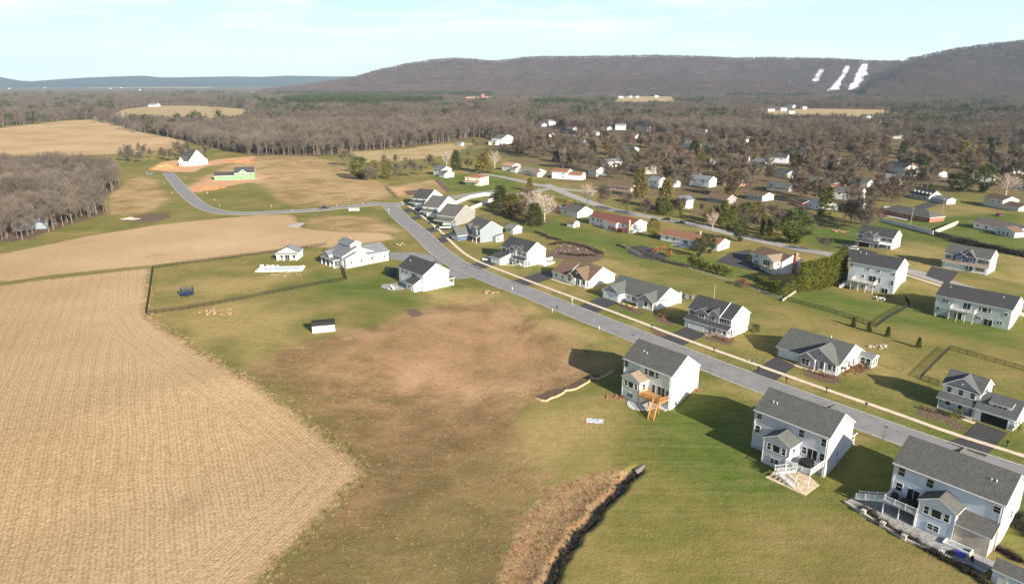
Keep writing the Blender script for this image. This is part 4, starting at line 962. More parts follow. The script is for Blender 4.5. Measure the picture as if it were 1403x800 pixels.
f8.win('R', 11, -1.6, 1.2, .6, .8).win('F', 0, 3, 3.9, .9, 1.1).win('F', 0, 9, 3.9, .9, 1.1).garage('F', -3.2, 8.2, 0, 4.6, 2.2)
f9 = gable_house('two_storey_house', 'tall plain white gable house between the taupe house and end house', (601, 297), (627, 289.2), 10, 4.7, .50, sWhite, rGrey)
f9.blk(0, 10, -3.4, .1, 2.5, 2.6, 'shed', .35, .2, None, rGrey).blk(4.5, 10, -3.3, 0, -.3, 2.5, 'none', .1, .1, sWhite, None).win('R', 10, 1.5, 1.4, .6, .8).win('F', 0, 3, 3.8, .9, 1.1).win('F', 0, 8, 3.8, .9, 1.1).garage('F', -3.3, 7.3, 0, 4.6, 2.2)
f10 = gable_house('two_storey_house', 'white end house with dark roof next to the road junction', (585, 284), (606, 278), 10, 4.6, .52, sWhite, rDark)
f10.blk(0, 10, -3.4, .1, 2.5, 2.6, 'shed', .35, .2, None, rDark).blk(4, 10, -3.3, 0, -.3, 2.5, 'none', .1, .1, sGray2, None).win('F', 0, 3, 3.8, .9, 1.1).win('F', 0, 8, 3.8, .9, 1.1).garage('F', -3.3, 7, 0, 4.6, 2.2)

# back row, decks towards us -------------------------------------------------
b1 = House.eave('two_storey_house', 'tall pale blue-white house with raised white deck and cross-braced stair', 1162.7, 358.7, 1.8, 5.9, -48)
b1.blk(0, 16, 0, 10.4, -4.6, 5.9, 'x', .60, .3, siding((.66, .69, .72)), rDark)
for x, z in ((1, 4.7), (6.7, 4.3), (10.2, 4.3), (15.2, 4.2)): b1.win('F', 0, x, z, .8, .8)
b1.win('F', 0, 5.3, 1.5, .8, .9).door('F', 0, 8.6, .02, 2.4, 2.1, glass=True).win('F', 0, 11, 1.1, .7, 1.6).win('F', 0, 15.2, 1.0, .8, 1.5)
b1.door('F', 0, 13.2, -3.6, 2., 2.1, glass=True).win('F', 0, 9.6, -1.4, .8, .8).win('F', 0, 6, -2.5, 1.6, 1.2, 2)
b1.deck(2.6, 10.4, -3.4, 0, 0, -1.9+0, PATIO, WHITE, postm=WHITE)
b1.stairs((2.7, -1.2, -.1), (-1.2, -3.2, -3.6), 1.2, WHITE, WHITE)
b1.slab_('patio', [(-1, -3.5), (11, -3.5), (16, -3), (16, -.05), (-1, -.05)], -4.2, -3.55, PAVER)
b1.vent(1.6, 4.3, 8.6).vent(3.6, 4.3, 8.6)
b2 = House.eave('ranch_house', 'long sage house with dark roof and white deck over walkout basement', 1281.3, 404.3, 1.8, 2.9, -49)
b2.blk(0, 20.6, 0, 11.2, -4.6, 2.9, 'x', .52, .3, siding((.50, .55, .52)), rDark)
b2.win('F', 0, 2.8, 1.4, 1.8, 1., 2).door('F', 0, 8.9, .02, 2., 2.1, glass=True).win('F', 0, 12.4, 1.2, .7, 1.3).win('F', 0, 13.7, 1.2, 1.3, 1.4, 1, key='p').win('F', 0, 15, 1.2, .7, 1.3).win('F', 0, 19.3, 1.1, .9, .9)
b2.win('F', 0, 12.4, -1.7, 1.5, .9, 2).door('F', 0, 15.2, -3.6, 2.2, 2.1, glass=True).win('F', 0, 18.1, -1.8, 1.5, .9, 2).win('F', 0, 1.1, -1.3, .8, .9).door('F', 0, 7, -3.6, 2, 2.1, glass=True)
b2.deck(5, 11.8, -2.8, 0, 0, -1.9, PATIO, WHITE)
b2.stairs((5.1, -1.6, -.1), (1.2, -1.8, -3.3), 1.2, WHITE, WHITE)
b2.vent(2.4, 4, 5).vent(17, 4, 5)
c1 = House.base('two_storey_house', 'white house with open dark double garage beyond the tall hedge', 1171.3, 337, -48)
c1.blk(0, 14.6, 1.2, 10.4, -.5, 5.6, 'x', .62, .3, sWhite, rDark)
c1.blk(2.2, 7, .9, 6, 2.8, 5.4, 'y', .7, .28, sTaupe, rDark, ends=(1, 0))
c1.blk(6.2, 9, 1.0, 6, 2.8, 5.4, 'y', 1.0, .28, sWhite, rDark, ends=(1, 0))
c1.blk(-.1, 9.4, 0, 1.25, -.0, 2.6, 'shed', .5, .28, None, rDark).blk(0, 7.4, .02, 1.3, -.5, 2.6, 'none', .1, .1, sTaupe, None)
MB().bar((9.2, 1.1, 5.5), (9.2, 5.8, 8.35), .2, .14).build('roof_trim', WHITE, c1.e)
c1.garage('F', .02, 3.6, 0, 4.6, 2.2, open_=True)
for x in (1.3, 8.2, 11, 13.4): c1.win('F', 1.2, x, 4.4, .95, 1.3, 1, SHUT if x != 8.2 else None)
c1.win('F', .9, 4.6, 4.3, 1.5, 1.2, 2).win('F', 1.2, 11, 1.4, 1.6, 1.4, 2, SHUT).win('F', 1.2, 13.6, 1.4, .9, 1.4).door('F', 1.2, 8.4, .1)
c1.blk(9.6, 14.6, .2, 1.2, 2.5, 2.6, 'shed', .3, .2, None, WHITE)
c2 = House.base('two_storey_house', 'white house with navy front gables and white garage door', 1290, 366.3, -49)
c2.blk(0, 14.8, 1.2, 10.2, -.5, 5.7, 'x', .62, .3, sWhite, rGrey)
c2.blk(2.8, 7.4, .8, 6, 2.8, 5.5, 'y', .62, .28, sNavy, rGrey, ends=(1, 0)).blk(5.6, 10.4, 1.0, 6.2, 2.8, 5.5, 'y', .95, .28, sNavy, rGrey, ends=(1, 0))
MB().bar((10.5, 1.1, 5.6), (10.5, 5.7, 8.4), .2, .14).build('roof_trim', WHITE, c2.e)
c2.blk(-.1, 15, -.2, 1.25, -.0, 2.6, 'shed', .5, .28, None, rTan).blk(0, 7.4, -.1, 1.3, -.5, 2.6, 'none', .1, .1, siding((.62, .60, .57)), None)
c2.garage('F', -.1, 3.6, 0, 4.9, 2.2, panes=False)
for x in (1.3, 12, 14): c2.win('F', 1.2, x, 4.3, .85, 1.3, 1, SHUT)
c2.win('F', .8, 5.0, 4.3, 1.7, 1.4, 2).win('F', 1.0, 8.9, 4.3, .9, 1.3).door('F', 1.2, 9.4, .1).win('F', 1.2, 12.4, 1.4, 1.8, 1.5, 2, SHUT).win('F', 1.2, 8, 1.4, .6, 1.5)
for x in (7.8, 10.8, 14.7): c2.post(x, 0, -.1, 2.6)
c2.slab_('porch', [(7.5, -.2), (14.8, -.2), (14.8, 1.18), (7.5, 1.18)], -.4, .15, SILL)
c2.blk(8, 12, 9.8, 12, -.3, 6.8, 'flat', 0, .1, sWhite, rGrey)

# ------------------------------------------------------------------ older houses, each from two surveyed corners of its near wall
def sh_(name, label, l, r, D, e, pitch, wall, roof, wins=(), extra=None, gable=None, ridge='x', cat='house', group=None, zb=-.6):
    a = G(*l); b_ = G(*r); Lx = math.dist(a[:2], b_[:2]); an = math.degrees(math.atan2(b_[1]-a[1], b_[0]-a[0]))
    h = House(name, label, a[:2], an, min(a[2], b_[2]), cat=cat, group=group); h.L, h.D = Lx, D
    h.blk(0, Lx, 0, D, zb, e, ridge, pitch, .4, wall, roof, gable=gable)
    for u, z in wins: h.win('F', 0, u*Lx, z, 1.1, 1.1)
    if extra: extra(h)
    return h
def x_n2(h):
    h.blk(h.L*.62, h.L*.62+5, -3.2, 2, -.5, 2.7, 'y', .4, .4, sGray2, rRust, ends=(1, 0)).win('R', h.L, 4, 1.6).chimney(h.L*.55, h.D*.7, 2, 5.6, SILL, .8).win('F', 0, h.L*.45, 1.2, 2.2, 1.5, 2)
    h.slab_('patio', [(h.L*.3, -5), (h.L*.6, -5), (h.L*.6, -.05), (h.L*.3, -.05)], -.3, .06, PATIO)
    h.blk(h.L-7, h.L, 4, h.D, 2, 2.1, 'shed2', 0, 0, None, None)
sh_('ranch_house', 'white ranch house with rust brown roof by the orange shrubs', (905, 329), (983, 344), 9.5, 2.8, .40, sWhite, rRust, ((.12, 1.6), (.25, 1.6)), x_n2)
def x_n3(h):
    h.win('R', h.L, 6, 1.2).chimney(h.L-1.2, -.5, -.5, 6.2, bTan, .95)
    d = h.deck(h.L*.58, h.L*.9, -3.2, 0, 1.3, -.2, mat('red_deck', (.22, .03, .03), .7, .2, 2.), mat('red_deck', (.22, .03, .03), .7, .2, 2.))
    h.blk(h.L*.45, h.L*.72, -2.2, .1, -.5, 3.6, 'shed', .2, .3, sWhite, rRust)
    for u in (.08, .3, .42): h.win('F', 0, u*h.L, .7, .9, .7)
sh_('raised_ranch_house', 'raised white ranch with red-brown roof, brick chimney and red deck', (807, 307), (865, 320), 10.5, 4.1, .40, sWhite, rRed, ((.1, 3), (.22, 3), (.3, 3), (.44, 3), (.8, 3)), x_n3, gable=sWhite)
def x_n4(h): h.blk(-7, 0, 1, 9, -.4, 2.8, 'y', .42, .4, mat('tan_stucco', (.6, .42, .26), .9), rGrey).chimney(1, 5, 2, 5.4, bTan)
sh_('ranch_house', 'grey roofed ranch with white gable beside the orange leafed tree', (768, 293.4), (791, 298.6), 11, 2.9, .5, sWhite, rGrey, ((.3, 1.5),), x_n4)
sh_('two_storey_house', 'cream two-storey house with orange-brown roof and wide sunlit side', (637.5, 253.2), (658, 255), 11, 5.6, .35, sCream, rRust, ((.2, 4), (.8, 4), (.5, 1.4)), lambda h: h.blk(0, h.L, -2, .1, 2.4, 2.6, 'shed', .35, .3, None, rTan), ridge='hip')
sh_('split_level_house', 'white split-level house with grey roof behind the bare twin trees', (593.7, 240), (606, 242), 9, 5.2, .45, sWhite, rSlate, ((.3, 4), (.7, 4)), lambda h: h.blk(h.L, h.L+7, -3, 6, -.5, 2.8, 'x', .45, .4, sWhite, rGrey))
sh_('two_storey_house', 'white house with salmon pink roof beside the pale birch', (687.5, 233.5), (702, 235.4), 9, 4.6, .4, sWhite, shingle((.42, .22, .16)), ((.4, 3.3),), lambda h: h.blk(h.L, h.L+6, -2, 6, -.5, 2.9, 'x', .4, .4, sWhite, rBrown))
sh_('ranch_house', 'long low white ranch with brown-grey roof and two front gables', (710, 236), (733, 241), 10, 2.9, .4, sWhite, rTan, ((.2, 1.6), (.5, 1.6), (.8, 1.6)), lambda h: h.blk(h.L-1, h.L+8, -3, 6, -.5, 2.8, 'x', .4, .4, siding((.7, .6, .45)), rTan))
sh_('split_level_house', 'pale blue and white split-level with brown roof at the street corner', (756, 244.6), (776.6, 246), 10, 5.2, .4, siding((.55, .62, .68)), rRust, ((.75, 4), (.75, 1.4)), lambda h: (h.blk(h.L, h.L+11, 1, 10, -.5, 3.4, 'x', .4, .4, sWhite, rRust), h.garage('F', 0, h.L*.72, 0, 4.6, 2.2)))
sh_('two_storey_house', 'tall mint green house seen gable-on at the wood edge', (687.5, 198.5), (704, 196), 13, 6.4, .3, sMint, rGrey, ((.5, 4),), lambda h: h.blk(-9, -1, 2, 12, -.3, 3.6, 'y', .4, .4, sWhite, rPale), ridge='y')
sh_('garden_shed', 'small white square shed on the open grass by the wood', (626, 199), (632, 199.6), 4, 2.3, .5, sWhite, rPale, cat='shed')
def small(nm, lab, l, r, D, e, p_, wl_, rf, wins=((.3, None), (.7, None)), **k):
    return sh_(nm, lab, l, r, D, e, p_, wl_, rf, [(u, (e-1.2) if z is None else z) for u, z in wins], **k)
small('ranch_house', 'white ranch high among the bare trees left of the white shed row', (849.7, 206.6), (866, 208.4), 10, 2.9, .35, sWhite, rGrey)
small('ranch_house', 'low house with white gable right of the white hilltop ranch', (889, 212), (901, 214), 12, 2.8, .45, sWhite, rGrey)
sh_('two_storey_house', 'white house with red brick chimney on its front wall', (833, 229.6), (852, 228), 10, 4.4, .4, sWhite, rSlate, ((.8, 3),), lambda h: h.chimney(h.L*.42, -.4, -.5, 5.6, bBrick, 1.4))
small('two_storey_house', 'brown roofed house with tall white right gable near the street', (866, 234), (884, 239), 10, 5.0, .5, sTaupe, rBrown)
sh_('ranch_house', 'salmon brick ranch half hidden by bare trees', (835, 259.5), (864, 263.5), 9, 2.8, .4, brick((.52, .33, .26)), rBrown, ((.15, 1.5), (.4, 1.5), (.65, 1.5), (.85, 1.5)))
sh_('two_storey_house', 'white house with grey roof squeezed between two big evergreens', (887, 256), (901, 258), 10, 5.0, .4, sWhite, rPale, ((.3, 3.6), (.7, 3.6), (.5, 1.3)))
small('cottage', 'small white cottage right of the tall dark evergreen', (912, 256), (921, 257.4), 8, 3.0, .5, sWhite, rGrey)
sh_('two_storey_house', 'mint green gabled house behind the roadside evergreen', (922, 284.5), (932, 287), 9, 5, .6, siding((.5, .68, .62)), rSlate, ((.5, 3.6),), ridge='y')
sh_('ranch_house', 'brown roofed brick ranch below the dark evergreen', (927, 217), (942, 219.4), 10, 2.8, .4, brick((.4, .24, .18)), rBrown, ((.3, 1.5), (.7, 1.5)))
small('cottage', 'small white gabled cottage under yellow-green trees', (967, 226), (980, 226), 9, 3, .5, sWhite, rTan, ridge='y')
small('cottage', 'white cottage left of the street trees with salmon roof', (806, 240), (817, 242), 9, 4.6, .5, siding((.7, .66, .6)), rBrown)
small('ranch_house', 'dark roofed house on the hill street above the evergreens', (780, 197), (797, 199), 10, 3, .5, sTaupe, rDark)
small('ranch_house', 'long dark roofed house at the wood edge with white end', (723, 184), (752, 188), 10, 3, .4, siding((.6, .6, .6)), rDark)
small('ranch_house', 'pale house glimpsed behind trunks above the mint green house', (694, 176), (716, 178), 9, 3, .3, sWhite, rPale)
small('chalet_house', 'dark house with two steep white trimmed gables among trees', (764, 186), (786, 189), 12, 3, .9, sDark, rDark)
small('ranch_house', 'grey roofed house above the white hillside cottage on the right', (1059, 203), (1088, 206.5), 10, 3, .45, sTaupe, rGrey)
small('two_storey_house', 'white gable-ended house right of the grey hillside roofs', (1095, 206.5), (1104, 208), 9, 5, .5, sWhite, rGrey)
small('two_storey_house', 'dark roofed white house with bright stair gable below the hillside roofs', (1053, 222.5), (1077, 224), 9, 4.6, .6, siding((.62, .64, .68)), rDark)
small('ranch_house', 'cream gabled house with dark roof in the middle trees', (1060, 242), (1077, 245), 11, 3.4, .5, sCream, rMid)
small('two_storey_house', 'wide mauve-grey house with brown roof under tall bare trees', (1112, 225), (1146, 228), 11, 5, .35, siding((.36, .31, .33)), rBrown, ((.15, None), (.4, None), (.65, None), (.88, None)))
sh_('ranch_house', 'brick ranch with white gable in front of the brown roofed house', (1121, 254), (1137, 257), 11, 2.9, .5, bBrick, rGrey, ((.5, 1.5),), gable=sWhite, ridge='y')
sh_('ranch_house', 'brown roofed ranch with glazed white porch', (1022, 272), (1044, 276), 10, 3, .4, siding((.5, .5, .48)), rBrown, ((.15, 1.5), (.4, 1.5), (.62, 1.5), (.85, 1.5)))
sh_('ranch_house', 'white ranch with blue-black roof beside the red shed', (1103, 283.5), (1126, 289.5), 10, 3, .4, sWhite, rSlate, ((.3, 1.6), (.7, 1.6)))
sh_('garden_shed', 'bright red shed left of the blue-black roofed ranch', (1091, 281), (1100, 284), 6, 2.4, .4, siding((.42, .03, .03)), rDark, cat='shed')
small('cottage', 'white cottage behind the tall bare trees by the hedge', (1158, 283), (1169, 286), 9, 3, .5, sWhite, rPale)
def x_col(h):
    for u in (.12, .3, .48, .66, .84): h.win('F', 0, u*h.L, 1.5, 1., 1.4)
    h.blk(h.L, h.L+6, 1, 8, -.4, 3, 'x', .5, .3, sWhite, rGrey).chimney(h.L+.2, 5, -.4, 9, bBrick, 1.1)
sh_('colonial_house', 'large white colonial with dark roof and red brick end chimney', (1211.5, 234), (1239, 240), 10, 5.4, .55, sWhite, rMid, ((.12, 4.2), (.3, 4.2), (.48, 4.2), (.66, 4.2), (.84, 4.2)), x_col)
small('cottage', 'white outbuilding among shrubs right of the colonial', (1271, 240), (1286, 243), 7, 2.8, .5, sWhite, rPale)
def x_cape(h):
    for u in (.12, .32, .52, .72, .9): h.blk(u*h.L-.7, u*h.L+.7, 1.2, 4, 3.2, 4.6, 'y', .7, .15, sWhite, rGrey, ends=(1, 0)).win('F', 1.2, u*h.L, 4.0, .7, .8)
    h.blk(h.L, h.L+12, 2, 8, -.4, 2.7, 'x', .4, .3, siding((.45, .45, .47)), rPale)
sh_('cape_house', 'dormered grey cape house with long porch', (1245, 270), (1272, 276), 9, 2.8, .75, siding((.5, .5, .52)), rGrey, ((.2, 1.5), (.5, 1.5), (.8, 1.5)), x_cape)
def x_brk(h):
    h.slab_('patio', [(h.L*.2, -4), (h.L*.62, -4), (h.L*.62, -.1), (h.L*.2, -.1)], -.3, .08, PATIO); h.door('F', 0, h.L*.5, .05, 1.8, 2.1, glass=True)
sh_('brick_ranch_house', 'long red brick ranch with grey hipped roof behind white fence', (1208, 293), (1273, 305), 11, 2.9, .42, bBrick, rGrey, ((.08, 1.6), (.3, 1.6), (.4, 1.6), (.66, 1.6), (.85, 1.6)), x_brk, ridge='hip')
def x_rr(h): h.blk(h.L*.68, h.L+2, -4, 2, -.5, 2.8, 'y', .4, .4, siding((.5, .55, .6)), rBrown, ends=(1, 0)).win('F', -4, h.L*.76, 1.5, 1., 1.3).win('F', -4, h.L*.85, 1.5, 1., 1.3).win('F', -4, h.L*.94, 1.5, 1., 1.3)
sh_('ranch_house', 'white ranch with mauve brown roof and three-window wing', (1333, 312), (1393, 324), 11, 2.9, .35, sWhite, shingle((.16, .125, .12)), ((.1, 1.6), (.3, 1.5)), x_rr)
sh_('split_level_house', 'split-level house with dark brown roof at the far right', (1346.5, 281), (1372, 286), 10, 5.0, .4, siding((.55, .52, .45)), rBrown, ((.2, 3.8), (.5, 3.8), (.8, 3.8)), lambda h: h.blk(h.L, h.L+12, 0, 9, -.5, 2.9, 'x', .4, .4, siding((.6, .58, .5)), rBrown))
small('two_storey_house', 'tall narrow white gable glowing at the far right edge', (1378, 236), (1386, 238), 11, 5.6, .6, sWhite, rMid)
small('ranch_house', 'low pale house at the right edge behind the wide bare tree', (1396, 259), (1416, 262), 9, 2.8, .4, sWhite, rGrey)
small('farmhouse', 'lone white farmhouse by the distant straw field', (203, 146.2), (214, 146.2), 18, 4, .5, sWhite, rPale)
# hedge house
def x_hh(h):
    h.blk(h.L-8.5, h.L-.8, -3.4, 4, -.4, 5.0, 'y', .48, .4, sWhite, rTan, ends=(1, 0)).win('F', -3.4, h.L-5.9, 3.9, 1.0, 1.9).win('F', -3.4, h.L-4.65, 3.9, 1.1, 1.9).win('F', -3.4, h.L-3.4, 3.9, 1.0, 1.9)
    h.deck(h.L-9.6, h.L-.6, -5.2, -3.45, 2.6, .1, mat('weathered_wood', (.30, .25, .2), .8), mat('weathered_wood', (.30, .25, .2), .8))
    h.chimney(h.L+.5, 6, -.5, 8, bBrick, 1.2).win('R', h.L-.8, -1.2, 3.8, .9, 1.1).garage('F', 0, h.L*.22, 0, 5, 2.2)
    h.win('F', 0, h.L*.15, 4, 1, .9).win('F', 0, h.L*.42, 4, 1, .9)
sh_('raised_ranch_house', 'white raised house with brown roof and glazed gable by the tall hedge', (1030, 359.5), (1070, 376), 9.5, 5.1, .42, sWhite, rBrown, (), x_hh)
# construction site houses
def x_w(h):
    h.blk(2, 10, -2.5, 5, -.4, 4.2, 'y', 1.0, .3, sWhite, rDark, ends=(1, 0)).win('F', -2.5, 4.5, 1.6, 1.2, 1.8).win('F', -2.5, 7.5, 1.6, 1.2, 1.8).chimney(h.L*.55, 6, 6, 9.6, mat('dark_flue', (.06, .06, .06)), 1.)
    h.win('R', h.L, 4, 4.6, 1.2, .8).win('R', h.L, 7, 2.4, 1.5, 1.2)
h_ = gable_house('two_storey_house', 'new white house with charcoal steep roof beside orange soil', (258, 228), (285, 225), 11, 3.4, 1.0, sWhite, rDark); x_w(h_)
GRN = mat('green_sheathing', (.18, .50, .16), .7, .1, .6)
hgz = sh_('unfinished_house', 'half-built house wrapped in bright green sheathing with dark roofs', (294, 247), (322, 246), 10, 3.0, .42, GRN, rDark, ((.15, 1.5), (.5, 1.5)))
hgz.blk(hgz.L, hgz.L+14, -1, 9, -.4, 4.8, 'x', .75, .3, GRN, rDark); hgz.blk(hgz.L+3, hgz.L+9, -1.2, 5, -.4, 4.8, 'y', .8, .3, GRN, rDark, ends=(1, 0)); hgz.win('F', -1, hgz.L+11, 3.6, 1.2, 1.4).win('F', -1.2, hgz.L+6, 3.8, 1.8, 1.4, 2)
hgz.slab_('foundation_ledge', [(-2, -2), (hgz.L+16, -3), (hgz.L+18, 3), (hgz.L+14, 3)], -.3, .1, SILL)
# pool house and pool
ph = House.base('pool_house', 'small white pool house with grey gable roof behind the pool', 380.5, 356, 0, 0, cat='pool house')
ph.blk(0, 8.4, 0, 7, -.3, 3.0, 'y', .5, .4, sWhite, rPale).door('F', 0, 4.2, 0, 2, 2.1, glass=True).win('F', 0, 1.8, 1.5).win('F', 0, 6.8, 1.5)
for x in (.3, 2.9, 5.6, 8.1): ph.post(x, -1.4, 0, 2.7, .25)
ph.blk(-.2, 8.6, -1.6, .0, 2.5, 2.6, 'shed', .2, .2, None, rPale)
pm_ = House.base('swimming_pool', 'white edged rectangular swimming pool under construction in the fenced yard', 354, 372, 5, cat='pool')
pm_.slab_('pool_deck', [(-1, -1), (16.6, -1), (16.6, 6), (-1, 6)], -.3, .35, WHITE)
MB().box(1.5, 14, 1.0, 4.2, .3, .37).build('pool_basin', mat('pool_plaster', (.45, .50, .54), .4), pm_.e)
for i, (x, y, s_c) in enumerate([(0, 5.3, 1.0), (2.4, 5.2, .8), (4.2, 5.3, .8), (6, 5.4, .6), (15.5, 1, .8), (15.9, 4.4, .6), (.3, .4, .7)]):
    q = pm_.w(x, y, .35); a = MB(); a.poly([(s_c*random.uniform(.7, 1.1)*math.cos(t), s_c*random.uniform(.7, 1.1)*math.sin(t)) for t in np.linspace(0, 6.28, 8)[:-1]], 0, .9*s_c)
    tag(a.build('white_boulder', mat('white_stone', (.7, .68, .64), .9), None, q), 'pale boulder set on the edge of the white swimming pool', 'boulder', 'pale boulders round the pool')
# barn-roofed shed in the lawn
bs = House.base('garden_shed', 'white shed with black gambrel roof alone on the open lawn', 428.2, 456.3, 15, cat='shed')
def barn(h, L_, D, e, wall, roof, nm='x'):
    prof = [(0, e), (D*.12, e+.75), (D*.5, e+1.25), (D*.88, e+.75), (D, e)]
    Wm = MB()
    for q, rv in ((0, 1), (L_, 0)):
        vs = [(q, 0, -.3), (q, D, -.3)]+[(q, y, z) for y, z in prof[::-1]]
        f = tuple(range(7)); Wm.add(vs, [f[::-1] if rv else f])
    Wm.add([(0, 0, -.3), (L_, 0, -.3), (L_, 0, e), (0, 0, e)], [(0, 1, 2, 3)]); Wm.add([(0, D, -.3), (L_, D, -.3), (L_, D, e), (0, D, e)], [(0, 3, 2, 1)])
    Wm.build('wall', wall, h.e); Q = MB(); o = .12
    P_ = [(-o, e-.1)]+prof[1:-1]+[(D+o, e-.1)]
    for (y0, z0), (y1, z1) in zip(P_[:-1], P_[1:]):
        vs = [(-o, y0, z0+.1), (L_+o, y0, z0+.1), (L_+o, y1, z1+.1), (-o, y1, z1+.1)]; vs += [(v[0], v[1], v[2]-.12) for v in vs]
        Q.add(vs, [(0, 1, 2, 3), (4, 7, 6, 5), (0, 4, 5, 1), (2, 6, 7, 3)]); Q.add(vs, [(1, 5, 6, 2), (3, 7, 4, 0)], 1)
    Q.build('roof', [roof, WHITE], h.e)
barn(bs, 6.4, 3.2, 2.1, sWhite, mat('black_roof', (.016, .016, .018), .8)); bs.door('F', 0, 3.2, 0, 1.6, 1.9, (.7, .7, .7)).win('F', 0, 5, 1.4, .5, .5)
bs2 = sh_('garden_shed', 'white barn-shaped shed with brown double doors on the green lawn', (777, 310.4), (786, 312.2), .1, .05, .1, sWhite, rBrown, cat='shed', zb=-.1)
barn(bs2, bs2.L, 4.2, 1.9, sWhite, rBrown); bs2.door('R', bs2.L, 2.1, 0, 1.7, 1.8, (.4, .22, .16))
sh_('garden_shed', 'white twin-roofed shed behind the light blue house', (693, 318.5), (703, 321), 5.5, 2.7, .5, sWhite, rPale, ((.5, 1.5),), cat='shed')
tk = sh_('barn', 'grey metal roofed barn half hidden in the left wood', (18, 317), (66, 313), 8, 2.8, .5, siding((.2, .24, .28)), mat('zinc_roof', (.33, .36, .40), .5, .3, .3), cat='barn')
# brick institution and valley buildings
inst = sh_('brick_school', 'large red brick building with pale middle in the distant valley', (638, 139.5), (676, 138.5), 40, 15, .2, brick((.42, .14, .10)), mat('flat_roof', (.5, .48, .45)), ridge='flat', cat='school', zb=-3)
inst.blk(inst.L*.2, inst.L*.55, -6, 0, -3, 11, 'flat', 0, .2, siding((.7, .6, .55)), mat('flat_roof', (.5, .48, .45))); inst.blk(inst.L*.52, inst.L*.62, -8, 0, -3, 22, 'y', .8, .5, bBrick, rRed)
for i in range(9): inst.win('F', 0, inst.L*(.08+.105*i), 9, 4, 2.5, 1, key='p')
small('school_hall', 'low white hall left of the red brick school', (624, 133), (638, 133.2), 30, 7, .1, sWhite, rPale, wins=())
VL = [(829, 133), (840, 134), (848, 134.4), (871, 134), (883, 131.5), (897, 133.5), (912, 129), (945, 129), (952, 129.6), (993, 141), (1027, 131), (1049, 145), (1052, 153), (1070, 152), (1081, 156), (1077, 148), (975, 152), (1012, 153), (1186, 163), (1192, 172), (150, 122), (165, 121), (190, 124), (176, 119), (240, 118), (280, 142), (304, 141), (274, 139), (250, 119), (480, 129), (466, 121), (500, 121), (730, 137), (1012, 131), (1038, 133), (1090, 142), (1100, 150), (1063, 139), (1115, 126), (1180, 127), (1150, 126), (860, 134), (12, 122), (60, 121), (345, 127), (390, 124), (430, 121), (1300, 186), (1160, 178), (1036, 176), (948, 186), (843, 178), (870, 180), (1220, 190), (1018, 196), (752, 172)]
SUB = [(735, 173), (776, 181), (803, 185), (822, 178), (857, 189), (906, 192), (936, 203), (962, 209), (987, 199), (1001, 224), (1030, 229), (1082, 218), (1166, 216), (1186, 230), (1202, 252), (1161, 253), (1096, 252), (990, 254), (944, 254), (1050, 260), (1301, 224), (1331, 248), (1306, 207), (1364, 222), (1140, 272), (968, 276)]
SCOL = [sWhite, sTaupe, sCream, sWhite, siding((.5, .46, .4)), brick((.45, .25, .19))]
for i, (a_, b_) in enumerate(SUB):
    g = G(a_, b_); r_ = random.Random(50+i); Lh = r_.uniform(12, 17); e_ = r_.choice((2.9, 2.9, 5.0))
    h = House('suburban_house', 'small gabled house among the bare trees of the older estate', (g[0], g[1]), -50+r_.uniform(-14, 10), g[2], group='small houses among the bare trees of the older estate')
    h.blk(0, Lh, 0, 9.5, -.5, e_, 'x', .48, .4, SCOL[i % 6], (rGrey, rBrown, rPale, rMid)[i % 4]).win('F', 0, Lh*.25, e_-1.3, 1.2, 1.1).win('F', 0, Lh*.7, e_-1.3, 1.2, 1.1)
    if i % 3 == 0: h.chimney(Lh*.3, 5.5, 3, e_+3.4, bBrick, .9)
for i, (a_, b_) in enumerate(VL):
    g = G(a_, b_); far = g[1] > 900; r_ = random.Random(i); Lh = r_.uniform(12, 22) if far else 14
    h = House('valley_house', 'tiny pale house in the far valley woods' if far else 'pale house glimpsed through the bare woods', (g[0], g[1]), r_.uniform(-60, 30), g[2], group='tiny pale houses across the far valley' if far else 'pale houses glimpsed in the woods')
    h.blk(0, Lh, 0, 10, -3, 6 if far else 4, 'x', .5, .5, sWhite if i % 4 else siding((.6, .5, .42)), rPale if i % 2 else rGrey)

# ------------------------------------------------------------------ trees: shared prototypes
def mcol(name, col, var, sc, trans=0.):
    m, nt, b = newmat(name); P = nn(nt, 'ShaderNodeNewGeometry').outputs['Position']
    oi = nn(nt, 'ShaderNodeObjectInfo').outputs['Random']
    f = noise(nt, P, sc, 3, .6)
    c = mixc(nt, mrange(nt, f, .3, .7), tuple(x*(1-var) for x in col), tuple(x*(1+var) for x in col))
    c = mixc(nt, math_(nt, 'MULTIPLY', oi, .45), c, (col[0]*1.12, col[1]*1.0, col[2]*.9))
    c = mixc(nt, mrange(nt, math_(nt, 'FRACT', math_(nt, 'MULTIPLY', oi, 7.31)), 0, 1, .45, 0, False), c, tuple(x*.45 for x in col))
    nt.links.new(c, b.inputs['Base Color']); b.inputs['Roughness'].default_value = .9; b.inputs['Specular IOR Level'].default_value = .12
    return m
M_TW = mcol('bare_twigs', (.150, .122, .096), .45, .15); M_TW2 = mcol('reddish_twigs', (.170, .122, .098), .4, .2); M_TWP = mcol('pale_twigs', (.46, .36, .31), .25, .2)
M_FW = mcol('wood_twigs', (.140, .116, .094), .5, .03); M_FWd = mcol('dark_twigs', (.10, .080, .068), .35, .05)
M_SP = mcol('spruce_needles', (.070, .076, .030), .4, .5); M_PI = mcol('pine_needles', (.085, .110, .024), .45, .5); M_AR = mcol('arborvitae_leaves', (.128, .138, .026), .45, .7); M_YL = mcol('olive_needles', (.165, .140, .045), .4, .5)
M_OR = mcol('orange_leaves', (.38, .20, .07), .3, .5); M_RD = mcol('red_brown_leaves', (.24, .10, .06), .35, .8)
def rdir(r_, up=0.):
    v = Vector((r_.gauss(0, 1), r_.gauss(0, 1), r_.gauss(0, 1)+up)); return v.normalized()
